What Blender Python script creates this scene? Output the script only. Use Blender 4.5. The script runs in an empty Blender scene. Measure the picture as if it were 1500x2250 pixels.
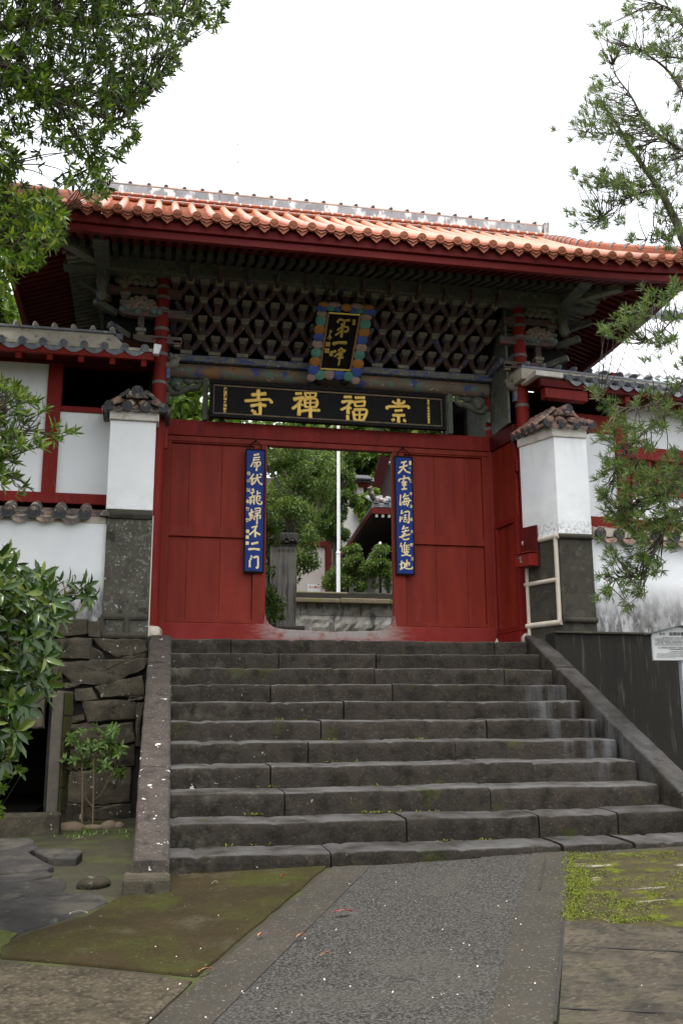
import bpy, math, random
import numpy as np
from mathutils import Vector, Matrix
random.seed(7); RNG = np.random.default_rng(7)
C = bpy.context.scene.collection
SC = bpy.context.scene
# ------------------------------------------------------------------ camera
F, CX, CY = 2187.0, 750.0, 1125.0            # a 35 mm lens on a 24 x 36 frame held upright
YAW, PITCH, ROLL = map(math.radians, (11.19, 12.86, -0.196))
CAM = np.array([0.0, -10.0, -1.0])
_f = np.array([math.sin(YAW)*math.cos(PITCH), math.cos(YAW)*math.cos(PITCH), math.sin(PITCH)])
_r = np.array([math.cos(YAW), -math.sin(YAW), 0.0]); _u = np.cross(_r, _f)
RR = _r*math.cos(ROLL)+_u*math.sin(ROLL); UU = -_r*math.sin(ROLL)+_u*math.cos(ROLL)
cam = bpy.data.cameras.new('camera'); co = bpy.data.objects.new('camera', cam); C.objects.link(co)
cam.sensor_fit = 'VERTICAL'; cam.sensor_height = 36; cam.sensor_width = 24; cam.lens = 36*F/2250
cam.clip_end = 2000; cam.clip_start = 0.05
co.matrix_world = Matrix(((RR[0], UU[0], -_f[0], CAM[0]), (RR[1], UU[1], -_f[1], CAM[1]), (RR[2], UU[2], -_f[2], CAM[2]), (0, 0, 0, 1)))
SC.camera = co
# ------------------------------------------------------------------ light
SUN_EL, SUN_AZ = math.radians(70), math.radians(188)     # azimuth from +Y clockwise
w = bpy.data.worlds.new('World'); SC.world = w; w.use_nodes = True
nt = w.node_tree; bg = nt.nodes['Background']
sky = nt.nodes.new('ShaderNodeTexSky'); sky.sky_type = 'NISHITA'; sky.sun_disc = False
sky.sun_elevation = SUN_EL; sky.sun_rotation = SUN_AZ; sky.air_density = 1.0; sky.dust_density = 6.0; sky.ozone_density = 1.0
hs = nt.nodes.new('ShaderNodeHueSaturation'); hs.inputs['Saturation'].default_value = 0.22   # cloud cover takes the blue out
cl = nt.nodes.new('ShaderNodeMix'); cl.data_type = 'RGBA'; cl.inputs[0].default_value = 0.6; cl.inputs[7].default_value = (7.6, 7.9, 8.3, 1)   # even white cloud layer
nt.links.new(sky.outputs[0], hs.inputs['Color']); nt.links.new(hs.outputs[0], cl.inputs[6]); nt.links.new(cl.outputs[2], bg.inputs['Color'])
bg.inputs['Strength'].default_value = 0.13
sl = bpy.data.lights.new('sun', 'SUN'); so = bpy.data.objects.new('sun', sl); C.objects.link(so)
sl.energy = 1.3; sl.angle = math.radians(24); sl.color = (1.0, 0.96, 0.9)
sd = Vector((math.sin(SUN_AZ)*math.cos(SUN_EL), math.cos(SUN_AZ)*math.cos(SUN_EL), math.sin(SUN_EL)))
so.rotation_euler = sd.to_track_quat('Z', 'Y').to_euler()
SC.view_settings.view_transform = 'Standard'; SC.view_settings.look = 'None'
SC.view_settings.exposure = 1.2; SC.view_settings.gamma = 1.0
SC.render.engine = 'CYCLES'
try:
    SC.cycles.max_bounces = 6; SC.cycles.use_denoising = True
except Exception: pass

# ------------------------------------------------------------------ pixel -> place helpers (photo pixels)
def ray(px, py): return RR*(px-CX)/F - UU*(py-CY)/F + _f
def atY(px, py, Y): r = ray(px, py); return CAM + r*(Y-CAM[1])/r[1]
def atX(px, py, X): r = ray(px, py); return CAM + r*(X-CAM[0])/r[0]
def onplane(px, py, p0, n): r = ray(px, py); return CAM + r*(np.dot(np.asarray(p0)-CAM, n)/np.dot(r, n))
def gz(x, y):
    if y <= -3.54: return -1.822+0.032*min(max(x, -12), 12)+0.0875*(max(y, -30)+3.54)
    return -1.822+0.032*min(max(x, -12), 12)+0.03*(min(y, 2)+3.54)
GN = np.array([-0.032, -0.0875, 1.0]); GP = np.array([0, -3.54, -1.822])
def gnd(px, py, lift=0.0):
    p = onplane(px, py, GP, GN); return np.array([p[0], p[1], p[2]+lift])

# ------------------------------------------------------------------ scene bookkeeping
def thing(name, label, cat, loc=(0, 0, 0), group=None):
    o = bpy.data.objects.new(name, None); C.objects.link(o); o.location = loc; o.empty_display_size = 0.1
    o['label'] = label; o['category'] = cat
    if group: o['group'] = group
    return o
def tag(o, label, cat, group=None, kind=None):
    o['label'] = label; o['category'] = cat
    if group: o['group'] = group
    if kind: o['kind'] = kind
    return o
def struct(o): o['kind'] = 'structure'; return o
def root_loc(p):
    while p.parent: p = p.parent
    return np.array(p.location)
def dup(o, parent, offset=(0, 0, 0)):
    c = o.copy(); C.objects.link(c); c.parent = parent
    c.location = (o.location[0]+offset[0], o.location[1]+offset[1], o.location[2]+offset[2]); return c

class MB:
    def __init__(s): s.v = []; s.f = []; s.m = []
    def add(s, vs, fs, mi=0):
        b = len(s.v); s.v += [tuple(map(float, p)) for p in vs]
        s.f += [tuple(i+b for i in q) for q in fs]; s.m += [mi]*len(fs); return s
    def box(s, x0, x1, y0, y1, z0, z1, mi=0):
        return s.add([(x0, y0, z0), (x1, y0, z0), (x1, y1, z0), (x0, y1, z0), (x0, y0, z1), (x1, y0, z1), (x1, y1, z1), (x0, y1, z1)],
                     [(0, 3, 2, 1), (4, 5, 6, 7), (0, 1, 5, 4), (1, 2, 6, 5), (2, 3, 7, 6), (3, 0, 4, 7)], mi)
    def hexa(s, p, mi=0):  # 8 points: bottom loop then top loop
        return s.add(p, [(0, 3, 2, 1), (4, 5, 6, 7), (0, 1, 5, 4), (1, 2, 6, 5), (2, 3, 7, 6), (3, 0, 4, 7)], mi)
    def prism(s, poly, d, mi=0):  # closed planar loop swept by the vector d
        n = len(poly); d = np.asarray(d, float); P = [np.asarray(p, float) for p in poly]
        return s.add(P+[p+d for p in P], [tuple(range(n))[::-1], tuple(range(n, 2*n))]+[(i, (i+1) % n, n+(i+1) % n, n+i) for i in range(n)], mi)
    def beam(s, a, b, wd, h, up=(0, 0, 1), mi=0):
        a = np.asarray(a, float); b = np.asarray(b, float); t = (b-a)/np.linalg.norm(b-a)
        sd = np.cross(t, up); sd = sd/np.linalg.norm(sd); n = np.cross(sd, t)
        q = [-sd*wd/2-n*h/2, sd*wd/2-n*h/2, sd*wd/2+n*h/2, -sd*wd/2+n*h/2]
        return s.add([a+k for k in q]+[b+k for k in q], [(0, 1, 2, 3), (7, 6, 5, 4), (0, 4, 5, 1), (1, 5, 6, 2), (2, 6, 7, 3), (3, 7, 4, 0)], mi)
    def tube(s, pts, rad, n=10, mi=0, cap=True, flat=1.0, nrm=None):
        P = [np.asarray(p, float) for p in pts]; m = len(P)
        if not hasattr(rad, '__len__'): rad = [rad]*m
        vs = []
        a0 = None
        for i in range(m):
            t = P[min(i+1, m-1)]-P[max(i-1, 0)]; t = t/(np.linalg.norm(t)+1e-12)
            if nrm is not None: N = np.asarray(nrm, float)
            else:
                ref = a0 if a0 is not None else (np.array([0, 0, 1.]) if abs(t[2]) < .9 else np.array([1., 0, 0]))
                N = ref-t*np.dot(ref, t); N = N/(np.linalg.norm(N)+1e-12); a0 = N
            B = np.cross(t, N); B = B/(np.linalg.norm(B)+1e-12)
            for k in range(n):
                a = 2*math.pi*k/n; vs.append(P[i]+B*math.cos(a)*rad[i]+N*math.sin(a)*rad[i]*flat)
        fs = [(i*n+k, i*n+(k+1) % n, (i+1)*n+(k+1) % n, (i+1)*n+k) for i in range(m-1) for k in range(n)]
        if cap: fs += [tuple(range(n))[::-1], tuple(range((m-1)*n, m*n))]
        return s.add(vs, fs, mi)
    def lathe(s, prof, o=(0, 0, 0), axis=(0, 0, 1), n=20, mi=0):  # prof: (radius, height along axis)
        ax = np.asarray(axis, float); ax /= np.linalg.norm(ax); o = np.asarray(o, float)
        a = np.cross(ax, (0, 0, 1) if abs(ax[2]) < .9 else (1, 0, 0)); a /= np.linalg.norm(a); b = np.cross(ax, a)
        vs = [o+ax*h+(a*math.cos(2*math.pi*k/n)+b*math.sin(2*math.pi*k/n))*max(r, 1e-4) for r, h in prof for k in range(n)]
        m = len(prof)
        fs = [(i*n+k, i*n+(k+1) % n, (i+1)*n+(k+1) % n, (i+1)*n+k) for i in range(m-1) for k in range(n)]
        fs += [tuple(range(n))[::-1], tuple(range((m-1)*n, m*n))]
        return s.add(vs, fs, mi)
    def ell(s, c, r, mi=0, nu=10, nv=7, jit=0.0, R=None):
        vs = []; c = np.asarray(c, float); r = np.asarray(r, float)
        for j in range(nv+1):
            th = math.pi*j/nv
            for i in range(nu):
                ph = 2*math.pi*i/nu
                p = np.array([math.sin(th)*math.cos(ph), math.sin(th)*math.sin(ph), math.cos(th)])*(1+jit*random.uniform(-1, 1))*r
                if R is not None: p = R@p
                vs.append(c+p)
        return s.add(vs, [(j*nu+i, j*nu+(i+1) % nu, (j+1)*nu+(i+1) % nu, (j+1)*nu+i)[::-1] for j in range(nv) for i in range(nu)], mi)
    def barrel(s, a, b, r, up=(0, 0, 1), n=7, mi=0, courses=0, ends=True):
        # half-round tile row with lips where one tile laps the next
        a = np.asarray(a, float); b = np.asarray(b, float); L = np.linalg.norm(b-a); t = (b-a)/L
        sd = np.cross(t, up); sd /= np.linalg.norm(sd); u = np.cross(sd, t)
        st = [(0, 1.0)]
        if courses:
            for k in range(1, courses): st += [(k/courses-.004/L, .93), (k/courses, 1.05)]
        st += [(1, .95 if courses else 1)]
        vs = []
        for q, sc in st:
            for k in range(n+1):
                an = math.pi*k/n; vs.append(a+(b-a)*q+(sd*math.cos(an)+u*math.sin(an))*r*sc)
        m = n+1
        fs = [(i*m+k, i*m+k+1, (i+1)*m+k+1, (i+1)*m+k) for i in range(len(st)-1) for k in range(n)]
        if ends: fs += [tuple(range(m))[::-1], tuple(range((len(st)-1)*m, len(st)*m))]
        return s.add(vs, fs, mi)
    def polybarrel(s, pts, r, n=8):
        P = [np.asarray(p, float) for p in pts]; m = len(P); vs = []
        for i in range(m):
            t = P[min(i+1, m-1)]-P[max(i-1, 0)]; t /= np.linalg.norm(t); sd = np.cross(t, (0, 0, 1)); sd /= np.linalg.norm(sd); u = np.cross(sd, t)
            for k in range(n+1):
                an = math.pi*(k/n*1.2-.1); vs.append(P[i]+(sd*math.cos(an)+u*math.sin(an))*r[i])
        q = n+1
        return s.add(vs, [(i*q+k, (i+1)*q+k, (i+1)*q+k+1, i*q+k+1) for i in range(m-1) for k in range(n)]+[tuple(range(q))])
    def build(s, name, mats, parent=None, loc=None, smooth=None, bevel=None, label=None):
        me = bpy.data.meshes.new(name)
        base = root_loc(parent) if parent is not None else (np.asarray(loc, float) if loc is not None else np.zeros(3))
        V = np.array(s.v, float).reshape(-1, 3)-base
        me.from_pydata(V.tolist(), [], s.f)
        if not isinstance(mats, (list, tuple)): mats = [mats]
        for mm in mats: me.materials.append(mm)
        if len(mats) > 1: me.polygons.foreach_set('material_index', s.m)
        if smooth:
            me.polygons.foreach_set('use_smooth', [True]*len(me.polygons)); me.set_sharp_from_angle(angle=math.radians(smooth))
        me.update()
        o = bpy.data.objects.new(name, me); C.objects.link(o)
        if parent is not None: o.parent = parent
        elif loc is not None: o.location = loc
        if bevel:
            md = o.modifiers.new('bevel', 'BEVEL'); md.width = bevel; md.segments = 2; md.limit_method = 'ANGLE'; md.angle_limit = math.radians(40)
        if label: o['label'] = label
        return o

def smooth_line(pts, k=6):
    P = [np.asarray(p, float) for p in pts]
    if len(P) < 3: return [P[0]+(P[1]-P[0])*i/k for i in range(k+1)]
    Q = [2*P[0]-P[1]]+P+[2*P[-1]-P[-2]]; out = []
    for i in range(1, len(Q)-2):
        for j in range(k):
            t = j/k
            out.append(.5*((2*Q[i])+(-Q[i-1]+Q[i+1])*t+(2*Q[i-1]-5*Q[i]+4*Q[i+1]-Q[i+2])*t*t+(-Q[i-1]+3*Q[i]-3*Q[i+1]+Q[i+2])*t**3))
    out.append(P[-1]); return out

# ------------------------------------------------------------------ materials
def mat(name, c1, c2=None, sc=5, rough=.75, bump=0., bsc=60, metal=0., spec=.4, layers=(), stretch=(1, 1, 1), detail=8, low=.35, high=.68, isl=0.0):
    """c1/c2 mixed by noise; layers: dict(col, sc, lo, hi, amt, stretch, zr=(z0,z1)/xr) laid over one after the other"""
    m = bpy.data.materials.new(name); m.use_nodes = True; n = m.node_tree.nodes; L = m.node_tree.links
    b = n['Principled BSDF']; b.inputs['Roughness'].default_value = rough; b.inputs['Metallic'].default_value = metal
    b.inputs['Specular IOR Level'].default_value = spec
    geo = n.new('ShaderNodeNewGeometry')
    def noise(scale, st=(1, 1, 1), det=8, off=0., rgh=.6):
        mp = n.new('ShaderNodeMapping'); mp.inputs['Scale'].default_value = st; mp.inputs['Location'].default_value = (off, off*1.7, off*.6)
        L.new(geo.outputs['Position'], mp.inputs['Vector'])
        t = n.new('ShaderNodeTexNoise'); t.inputs['Scale'].default_value = scale; t.inputs['Detail'].default_value = det; t.inputs['Roughness'].default_value = rgh
        L.new(mp.outputs[0], t.inputs['Vector']); return t.outputs['Fac']
    def rng(v, lo, hi, a=0., c=1.):
        r = n.new('ShaderNodeMapRange'); r.inputs[1].default_value = lo; r.inputs[2].default_value = hi; r.inputs[3].default_value = a; r.inputs[4].default_value = c
        L.new(v, r.inputs[0]); return r.outputs[0]
    def mul(a, c):
        r = n.new('ShaderNodeMath'); r.operation = 'MULTIPLY'; L.new(a, r.inputs[0])
        if isinstance(c, (int, float)): r.inputs[1].default_value = c
        else: L.new(c, r.inputs[1])
        return r.outputs[0]
    def mix(f, a, c):
        x = n.new('ShaderNodeMix'); x.data_type = 'RGBA'
        if isinstance(f, (int, float)): x.inputs[0].default_value = f
        else: L.new(f, x.inputs[0])
        for k, val in ((6, a), (7, c)):
            if isinstance(val, tuple): x.inputs[k].default_value = (*val, 1)
            else: L.new(val, x.inputs[k])
        return x.outputs[2]
    col = tuple(c1)
    if c2 is not None: col = mix(rng(noise(sc, stretch, detail), low, high), tuple(c1), tuple(c2))
    k = 3.1
    sep = None
    for ly in layers:
        f = rng(noise(ly.get('sc', 10), ly.get('stretch', (1, 1, 1)), ly.get('det', 6), k), ly.get('lo', .55), ly.get('hi', .62)); k += 7.3
        if 'zr' in ly or 'xr' in ly or 'yr' in ly:
            if sep is None:
                sx = n.new('ShaderNodeSeparateXYZ'); L.new(geo.outputs['Position'], sx.inputs[0]); sep = sx
            for key, out in (('zr', 2), ('xr', 0), ('yr', 1)):
                for q in ([ly[key]] if key in ly and not isinstance(ly[key], list) else ly.get(key, [])): f = mul(f, rng(sep.outputs[out], q[0], q[1]))
        if 'nz' in ly:
            sn = n.new('ShaderNodeSeparateXYZ'); L.new(geo.outputs['Normal'], sn.inputs[0]); f = mul(f, rng(sn.outputs[2], *ly['nz']))
        if 'amt' in ly: f = mul(f, ly['amt'])
        col = mix(f, col, tuple(ly['col']))
    if isl:   # each stone, tile or plank a little lighter or darker than its neighbour
        hv = n.new('ShaderNodeHueSaturation'); L.new(rng(geo.outputs['Random Per Island'], 0, 1, 1-isl, 1+isl), hv.inputs['Value'])
        if isinstance(col, tuple): hv.inputs['Color'].default_value = (*col, 1)
        else: L.new(col, hv.inputs['Color'])
        col = hv.outputs[0]
    if isinstance(col, tuple): b.inputs['Base Color'].default_value = (*col, 1)
    else: L.new(col, b.inputs['Base Color'])
    if bump:
        bp = n.new('ShaderNodeBump'); bp.inputs['Strength'].default_value = bump; bp.inputs['Distance'].default_value = .01
        L.new(noise(bsc, (1, 1, 1), 10, 1.3, .65), bp.inputs['Height']); L.new(bp.outputs[0], b.inputs['Normal'])
    return m

def leafmat(name, cols, trans=.35, rough=.35):
    m = bpy.data.materials.new(name); m.use_nodes = True; n = m.node_tree.nodes; L = m.node_tree.links
    b = n['Principled BSDF']; b.inputs['Roughness'].default_value = rough; b.inputs['Specular IOR Level'].default_value = .45
    geo = n.new('ShaderNodeNewGeometry'); r = n.new('ShaderNodeValToRGB'); e = r.color_ramp.elements
    e[0].color = (*cols[0], 1); e[1].color = (*cols[-1], 1)
    for i, c in enumerate(cols[1:-1]):
        q = e.new((i+1)/(len(cols)-1)); q.color = (*c, 1)
    L.new(geo.outputs['Random Per Island'], r.inputs[0]); L.new(r.outputs[0], b.inputs['Base Color'])
    t = n.new('ShaderNodeBsdfTranslucent'); L.new(r.outputs[0], t.inputs['Color'])
    mx = n.new('ShaderNodeMixShader'); mx.inputs[0].default_value = trans
    L.new(b.outputs[0], mx.inputs[1]); L.new(t.outputs[0], mx.inputs[2]); L.new(mx.outputs[0], n['Material Output'].inputs['Surface'])
    return m

LICH = dict(col=(.55, .56, .5), sc=26, lo=.665, hi=.69, det=3)
M = {}
M['red'] = mat('red_paint', (0.2067, 0.01458, 0.00954), (0.1431, 0.01049, 0.00742), 2.2, .6, .2, 90, stretch=(3, 3, .7), spec=.18,
    layers=[dict(col=(.26, .032, .026), sc=9, lo=.5, hi=.75, amt=.5, stretch=(2, 2, .5)), dict(col=(.30, .10, .075), sc=40, lo=.66, hi=.7, amt=.6, stretch=(2, 2, .7)), dict(col=(.05, .008, .007), sc=5, lo=.58, hi=.75, amt=.6, stretch=(3, 3, .4))])
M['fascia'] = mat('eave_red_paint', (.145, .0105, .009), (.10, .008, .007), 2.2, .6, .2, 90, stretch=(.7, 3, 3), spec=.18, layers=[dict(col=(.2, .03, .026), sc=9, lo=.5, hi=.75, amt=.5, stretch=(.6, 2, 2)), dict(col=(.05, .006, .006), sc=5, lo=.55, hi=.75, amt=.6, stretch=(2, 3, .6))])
M['red_door'] = mat('red_door_paint', (0.2502, 0.02775, 0.01233), (0.177, 0.01586, 0.007788), 1.6, .55, .2, 120, stretch=(5, 5, .5), spec=.18,
    layers=[dict(col=(.255, .03, .022), sc=3, lo=.45, hi=.7, amt=.7, stretch=(3, 3, .5)), dict(col=(.30, .035, .028), sc=2, lo=.4, hi=.8, amt=.5, zr=(1.0, .1)), dict(col=(.09, .008, .006), sc=2.5, lo=.45, hi=.8, amt=.4, stretch=(3, 3, .5)), dict(col=(.4, .2, .14), sc=55, lo=.68, hi=.72, amt=.5)], isl=0.1)
M['red_sill'] = mat('worn_red_sill', (.215, .018, .013), (.27, .035, .03), 3, .65, .3, 70, spec=.18,
    layers=[dict(col=(.36, .19, .17), sc=14, lo=.42, hi=.6, amt=.85, stretch=(.6, 1, 3), xr=[(1.05, 1.42), (3.0, 2.62)], zr=(-.02, .1)),
            dict(col=(.33, .29, .265), sc=9, lo=.3, hi=.5, xr=[(1.18, 1.5), (2.86, 2.55)], zr=(.02, .11))])
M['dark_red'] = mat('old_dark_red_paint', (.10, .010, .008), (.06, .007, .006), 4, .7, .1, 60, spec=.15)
M['painted'] = mat('painted_timber', (0.1428, 0.1344, 0.0966), (0.084, 0.0882, 0.0714), 6, .75, .2, 70,
    layers=[dict(col=(.06, .10, .075), sc=9, lo=.52, hi=.6, amt=.8), dict(col=(.035, .05, .14), sc=11, lo=.58, hi=.62, amt=.85), dict(col=(.26, .25, .2), sc=17, lo=.6, hi=.64, amt=.6)], isl=0.2)
M['rafter'] = mat('old_painted_rafter', (.085, .083, .06), (.05, .055, .045), 6, .8, .2, 70, spec=.1, layers=[dict(col=(.03, .045, .08), sc=11, lo=.56, hi=.62, amt=.6)], isl=.3)
M['rafter_lit'] = mat('lit_green_rafter', (.22, .22, .165), (.14, .15, .115), 6, .8, .2, 70, spec=.1, layers=[dict(col=(.05, .07, .14), sc=11, lo=.58, hi=.63, amt=.6)], isl=.25)  # side rafters: brighter copy of the rafter paint, light put into the colour
M['bracket'] = mat('weathered_bracket_paint', (0.11, 0.095, 0.07), (0.075, 0.05, 0.0375), 14, .75, .2, 90,
    layers=[dict(col=(.20, .055, .04), sc=16, lo=.5, hi=.58, amt=.8), dict(col=(.06, .075, .16), sc=21, lo=.58, hi=.62, amt=.8)])
M['bracket_arm'] = mat('weathered_arm_paint', (0.085, 0.03, 0.0225), (0.07, 0.06, 0.05), 14, .75, .2, 90,
    layers=[dict(col=(.06, .07, .14), sc=13, lo=.54, hi=.6, amt=.85), dict(col=(.30, .27, .22), sc=24, lo=.6, hi=.64, amt=.7)], isl=0.25)
M['cap'] = mat('pale_bracket_caps', (0.2213, 0.2066, 0.1549), (0.1476, 0.1328, 0.0959), 18, .75, .2, 90, layers=[dict(col=(.06, .08, .17), sc=30, lo=.58, hi=.62, amt=.6)], isl=0.25)
M['bluebeam'] = mat('blue_painted_beam', (0.1785, 0.17, 0.136), (0.119, 0.119, 0.102), 8, .7, .15, 60,
    layers=[dict(col=(.05, .075, .24), sc=7, lo=.5, hi=.56, stretch=(1, 3, 3)), dict(col=(.33, .31, .26), sc=20, lo=.6, hi=.63)])
M['roundbeam'] = mat('polychrome_beam', (0.184, 0.144, 0.1), (0.136, 0.1, 0.072), 5, .65, .15, 60,
    layers=[dict(col=(.32, .14, .04), sc=4.2, lo=.57, hi=.62, amt=.8), dict(col=(.09, .19, .14), sc=6.5, lo=.58, hi=.61, amt=.9), dict(col=(.05, .065, .24), sc=8, lo=.58, hi=.61, amt=.95), dict(col=(.45, .36, .29), sc=12, lo=.63, hi=.66)])
M['otile'] = mat('orange_roof_tile', (0.3444, 0.101, 0.04147), (0.264, 0.06567, 0.02683), 9, .5, .2, 60, spec=.4,
    layers=[dict(col=(.22, .085, .05), sc=14, lo=.6, hi=.7, amt=.7)], isl=0.2)
M['otile_cover'] = mat('sky_pale_cover_tile', (0.6146, 0.2534, 0.1352), (0.5292, 0.183, 0.08448), 7, .30, .1, 60, spec=.7, layers=[dict(col=(.30, .12, .07), sc=20, lo=.66, hi=.72, amt=.6)], isl=0.14)  # paler than the pans: sky reflection put into the base colour
M['otile_end'] = mat('orange_end_tile', (.34, .10, .045), (.24, .07, .035), 22, .7, .3, 90, layers=[dict(col=(.10, .055, .04), sc=30, lo=.6, hi=.68, amt=.7)], isl=0.2)
M['gtile'] = mat('grey_roof_tile', (.20, .21, .235), (.12, .125, .14), 14, .45, .2, 60, layers=[dict(col=(.32, .33, .35), sc=20, lo=.6, hi=.68)], isl=0.2)
M['gtile_glaze'] = mat('pale_glazed_tile', (.80, .81, .83), (.68, .69, .71), 4, .22, .05, 40, spec=.9)
M['dtile'] = mat('dark_old_tile', (.06, .055, .052), (.14, .12, .10), 16, .6, .3, 60, layers=[dict(col=(.36, .20, .145), sc=9, lo=.54, hi=.6, amt=.85), dict(col=(.42, .37, .29), sc=9, lo=.54, hi=.62)], isl=0.3)
M['pinktile'] = mat('pinkish_old_tile', (.36, .215, .165), (.25, .15, .115), 10, .65, .3, 60, layers=[dict(col=(.10, .09, .085), sc=12, lo=.52, hi=.58, amt=.9), dict(col=(.45, .34, .25), sc=19, lo=.6, hi=.66)], isl=0.3)
M['disc'] = mat('black_end_tile', (.035, .036, .04), (.06, .06, .062), 22, .55, .2, 80)
M['mortar'] = mat('roof_mortar', (.50, .45, .36), (.36, .32, .26), 7, .85, .3, 50, layers=[dict(col=(.16, .14, .12), sc=11, lo=.6, hi=.7)])
M['ridge'] = mat('grey_ridge_plaster', (.20, .20, .21), (.30, .30, .31), 7, .85, .3, 50, layers=[dict(col=(.62, .62, .61), sc=4.6, lo=.53, hi=.60, stretch=(1.3, 1, .55), det=5), dict(col=(.11, .11, .115), sc=16, lo=.62, hi=.68)])
M['plaster'] = mat('white_plaster', (.86, .865, .87), (.81, .82, .83), 3, .8, .08, 60,
    layers=[dict(col=(.55, .51, .45), sc=5, lo=.5, hi=.8, stretch=(3, 3, .3), zr=(1.75, 2.25), amt=.55), dict(col=(.5, .5, .49), sc=2.5, lo=.5, hi=.75, amt=.3, det=10), dict(col=(.46, .46, .45), sc=5, lo=.4, hi=.8, zr=(1.75, 1.2), amt=.6, det=10), dict(col=(.2, .2, .195), sc=30, lo=.46, hi=.64, zr=(1.285, 1.215), amt=.6)])
M['lowplaster'] = mat('stained_plaster', (.80, .81, .82), (.72, .735, .75), 2, .85, .1, 60,
    layers=[dict(col=(.20, .19, .185), sc=3, lo=-.25, hi=.6, zr=(.66, .28), amt=.95, det=10), dict(col=(.06, .058, .055), sc=9, lo=.36, hi=.58, stretch=(1.5, 1.5, .7), zr=(.62, .20), amt=.75, det=10), dict(col=(.62, .62, .62), sc=7, lo=.52, hi=.6, stretch=(1.6, 1.6, .6), zr=(.6, .4), amt=.5), dict(col=(.5, .33, .26), sc=3, lo=.6, hi=.75, amt=.2)])
M['panel'] = mat('white_wall_panel', (.78, .795, .81), (.72, .735, .75), 2, .8, .05, 60, layers=[dict(col=(.5, .47, .43), sc=3, lo=.62, hi=.8, amt=.3, stretch=(2, 2, .5))])
M['band'] = mat('stained_cornice', (.66, .63, .58), (.5, .46, .4), 6, .8, .1, 60, layers=[dict(col=(.28, .2, .13), sc=9, lo=.55, hi=.7, amt=.7)])
M['stone'] = mat('lichened_grey_stone', (.098, .090, .072), (.058, .054, .045), 7, .85, .7, 45, spec=.15, layers=[dict(col=(.24, .26, .20), sc=30, lo=.54, hi=.66, amt=.6, det=10), dict(col=(.48, .49, .43), sc=38, lo=.655, hi=.68, det=4), dict(col=(.020, .020, .018), sc=6, lo=.56, hi=.68, amt=.8)])
M['stone_plain'] = mat('smooth_grey_stone', (0.06738, 0.06138, 0.04665), (0.0498, 0.04464, 0.03437), 4, .85, .4, 80, spec=.15, layers=[dict(col=(.02, .019, .017), sc=6, lo=.52, hi=.68, amt=.7), dict(col=(.12, .125, .10), sc=9, lo=.56, hi=.7, amt=.5), dict(col=(.2, .19, .16), sc=40, lo=.66, hi=.7, amt=.6)])
M['edging'] = mat('cream_stone_edging', (.60, .53, .44), (.50, .44, .37), 8, .8, .2, 60, layers=[dict(col=(.2, .15, .11), sc=6, lo=.6, hi=.75)])
STEPL = [dict(col=(.2, .19, .17), sc=60, lo=.64, hi=.7, amt=.6), dict(col=(.03, .028, .025), sc=8, lo=.56, hi=.7, amt=.6), dict(col=(.55, .55, .5), sc=21, lo=.715, hi=.73, det=2), dict(col=(.07, .085, .02), sc=3.5, lo=.62, hi=.7, amt=.5)]
M['step'] = mat('worn_dark_stone', (0.03492, 0.029, 0.02279), (0.01843, 0.0155, 0.01251), 7, .8, .9, 40, spec=.12,
    layers=[dict(col=(.085, .070, .050), sc=50, lo=.56, hi=.7, amt=.6, det=10), dict(col=(.009, .0075, .0055), sc=8, lo=.5, hi=.66, amt=.75), dict(col=(.112, .109, .106), sc=3.6, lo=.3, hi=.62, nz=(.6, .97), amt=.8, det=10), dict(col=(.020, .018, .016), sc=5, lo=.56, hi=.7, nz=(.6, .95), amt=.5), dict(col=(.40, .40, .36), sc=17, lo=.705, hi=.72, det=3, xr=(1.7, .25)), dict(col=(.12, .125, .095), sc=6, lo=.53, hi=.7, xr=(1.2, .2), amt=.6), dict(col=(.036, .044, .008), sc=3.5, lo=.60, hi=.68, amt=.55), dict(col=(.14, .145, .15), sc=2.2, lo=.46, hi=.62, stretch=(3, 1, .25), xr=[(3.3, 3.6), (4.0, 3.9)], zr=[(-1.4, -1.1), (-.35, -.7)], amt=.6)], isl=0.22)  # treads paler: sky light on upward faces put into the colour
M['cheek'] = mat('lichened_side_stone', (0.0714, 0.05818, 0.05018), (0.04488, 0.03668, 0.03182), 8, .8, .9, 40, spec=.12, layers=[dict(col=(.19, .175, .155), sc=50, lo=.56, hi=.7, amt=.6, det=10), dict(col=(.018, .017, .016), sc=9, lo=.56, hi=.68, amt=.7), dict(col=(.62, .61, .57), sc=13, lo=.665, hi=.68, det=4)])
M['rubble'] = mat('rubble_stone', (0.0893, 0.07531, 0.05235), (0.04593, 0.04007, 0.03054), 5, .85, .9, 30, spec=.12, layers=[dict(col=(.125, .10, .07), sc=4, lo=.52, hi=.64, amt=.7), dict(col=(.016, .015, .013), sc=7, lo=.55, hi=.68, amt=.7), dict(col=(.42, .43, .38), sc=18, lo=.675, hi=.69, det=3), dict(col=(.17, .18, .13), sc=12, lo=.6, hi=.7, amt=.6), dict(col=(.13, .12, .10), sc=45, lo=.58, hi=.68, amt=.5)], isl=0.3)
M['joint'] = mat('dark_joint_earth', (.022, .02, .017), (.035, .03, .025), 8, .95, .3, 30)
M['pit'] = mat('black_hollow_shade', (.006, .006, .005), None, rough=1.0, spec=.0)  # near-black colour stands in for the shade inside the hollow
M['concrete_dark'] = mat('streaked_dark_concrete', (0.01559, 0.01282, 0.008606), (0.009281, 0.007763, 0.005451), 6, .85, .3, 50, stretch=(2.475, 2.25, 0.1594), layers=[dict(col=(.085, .08, .065), sc=6, lo=.58, hi=.72, stretch=(4, 4, .3), amt=.7)])
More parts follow.
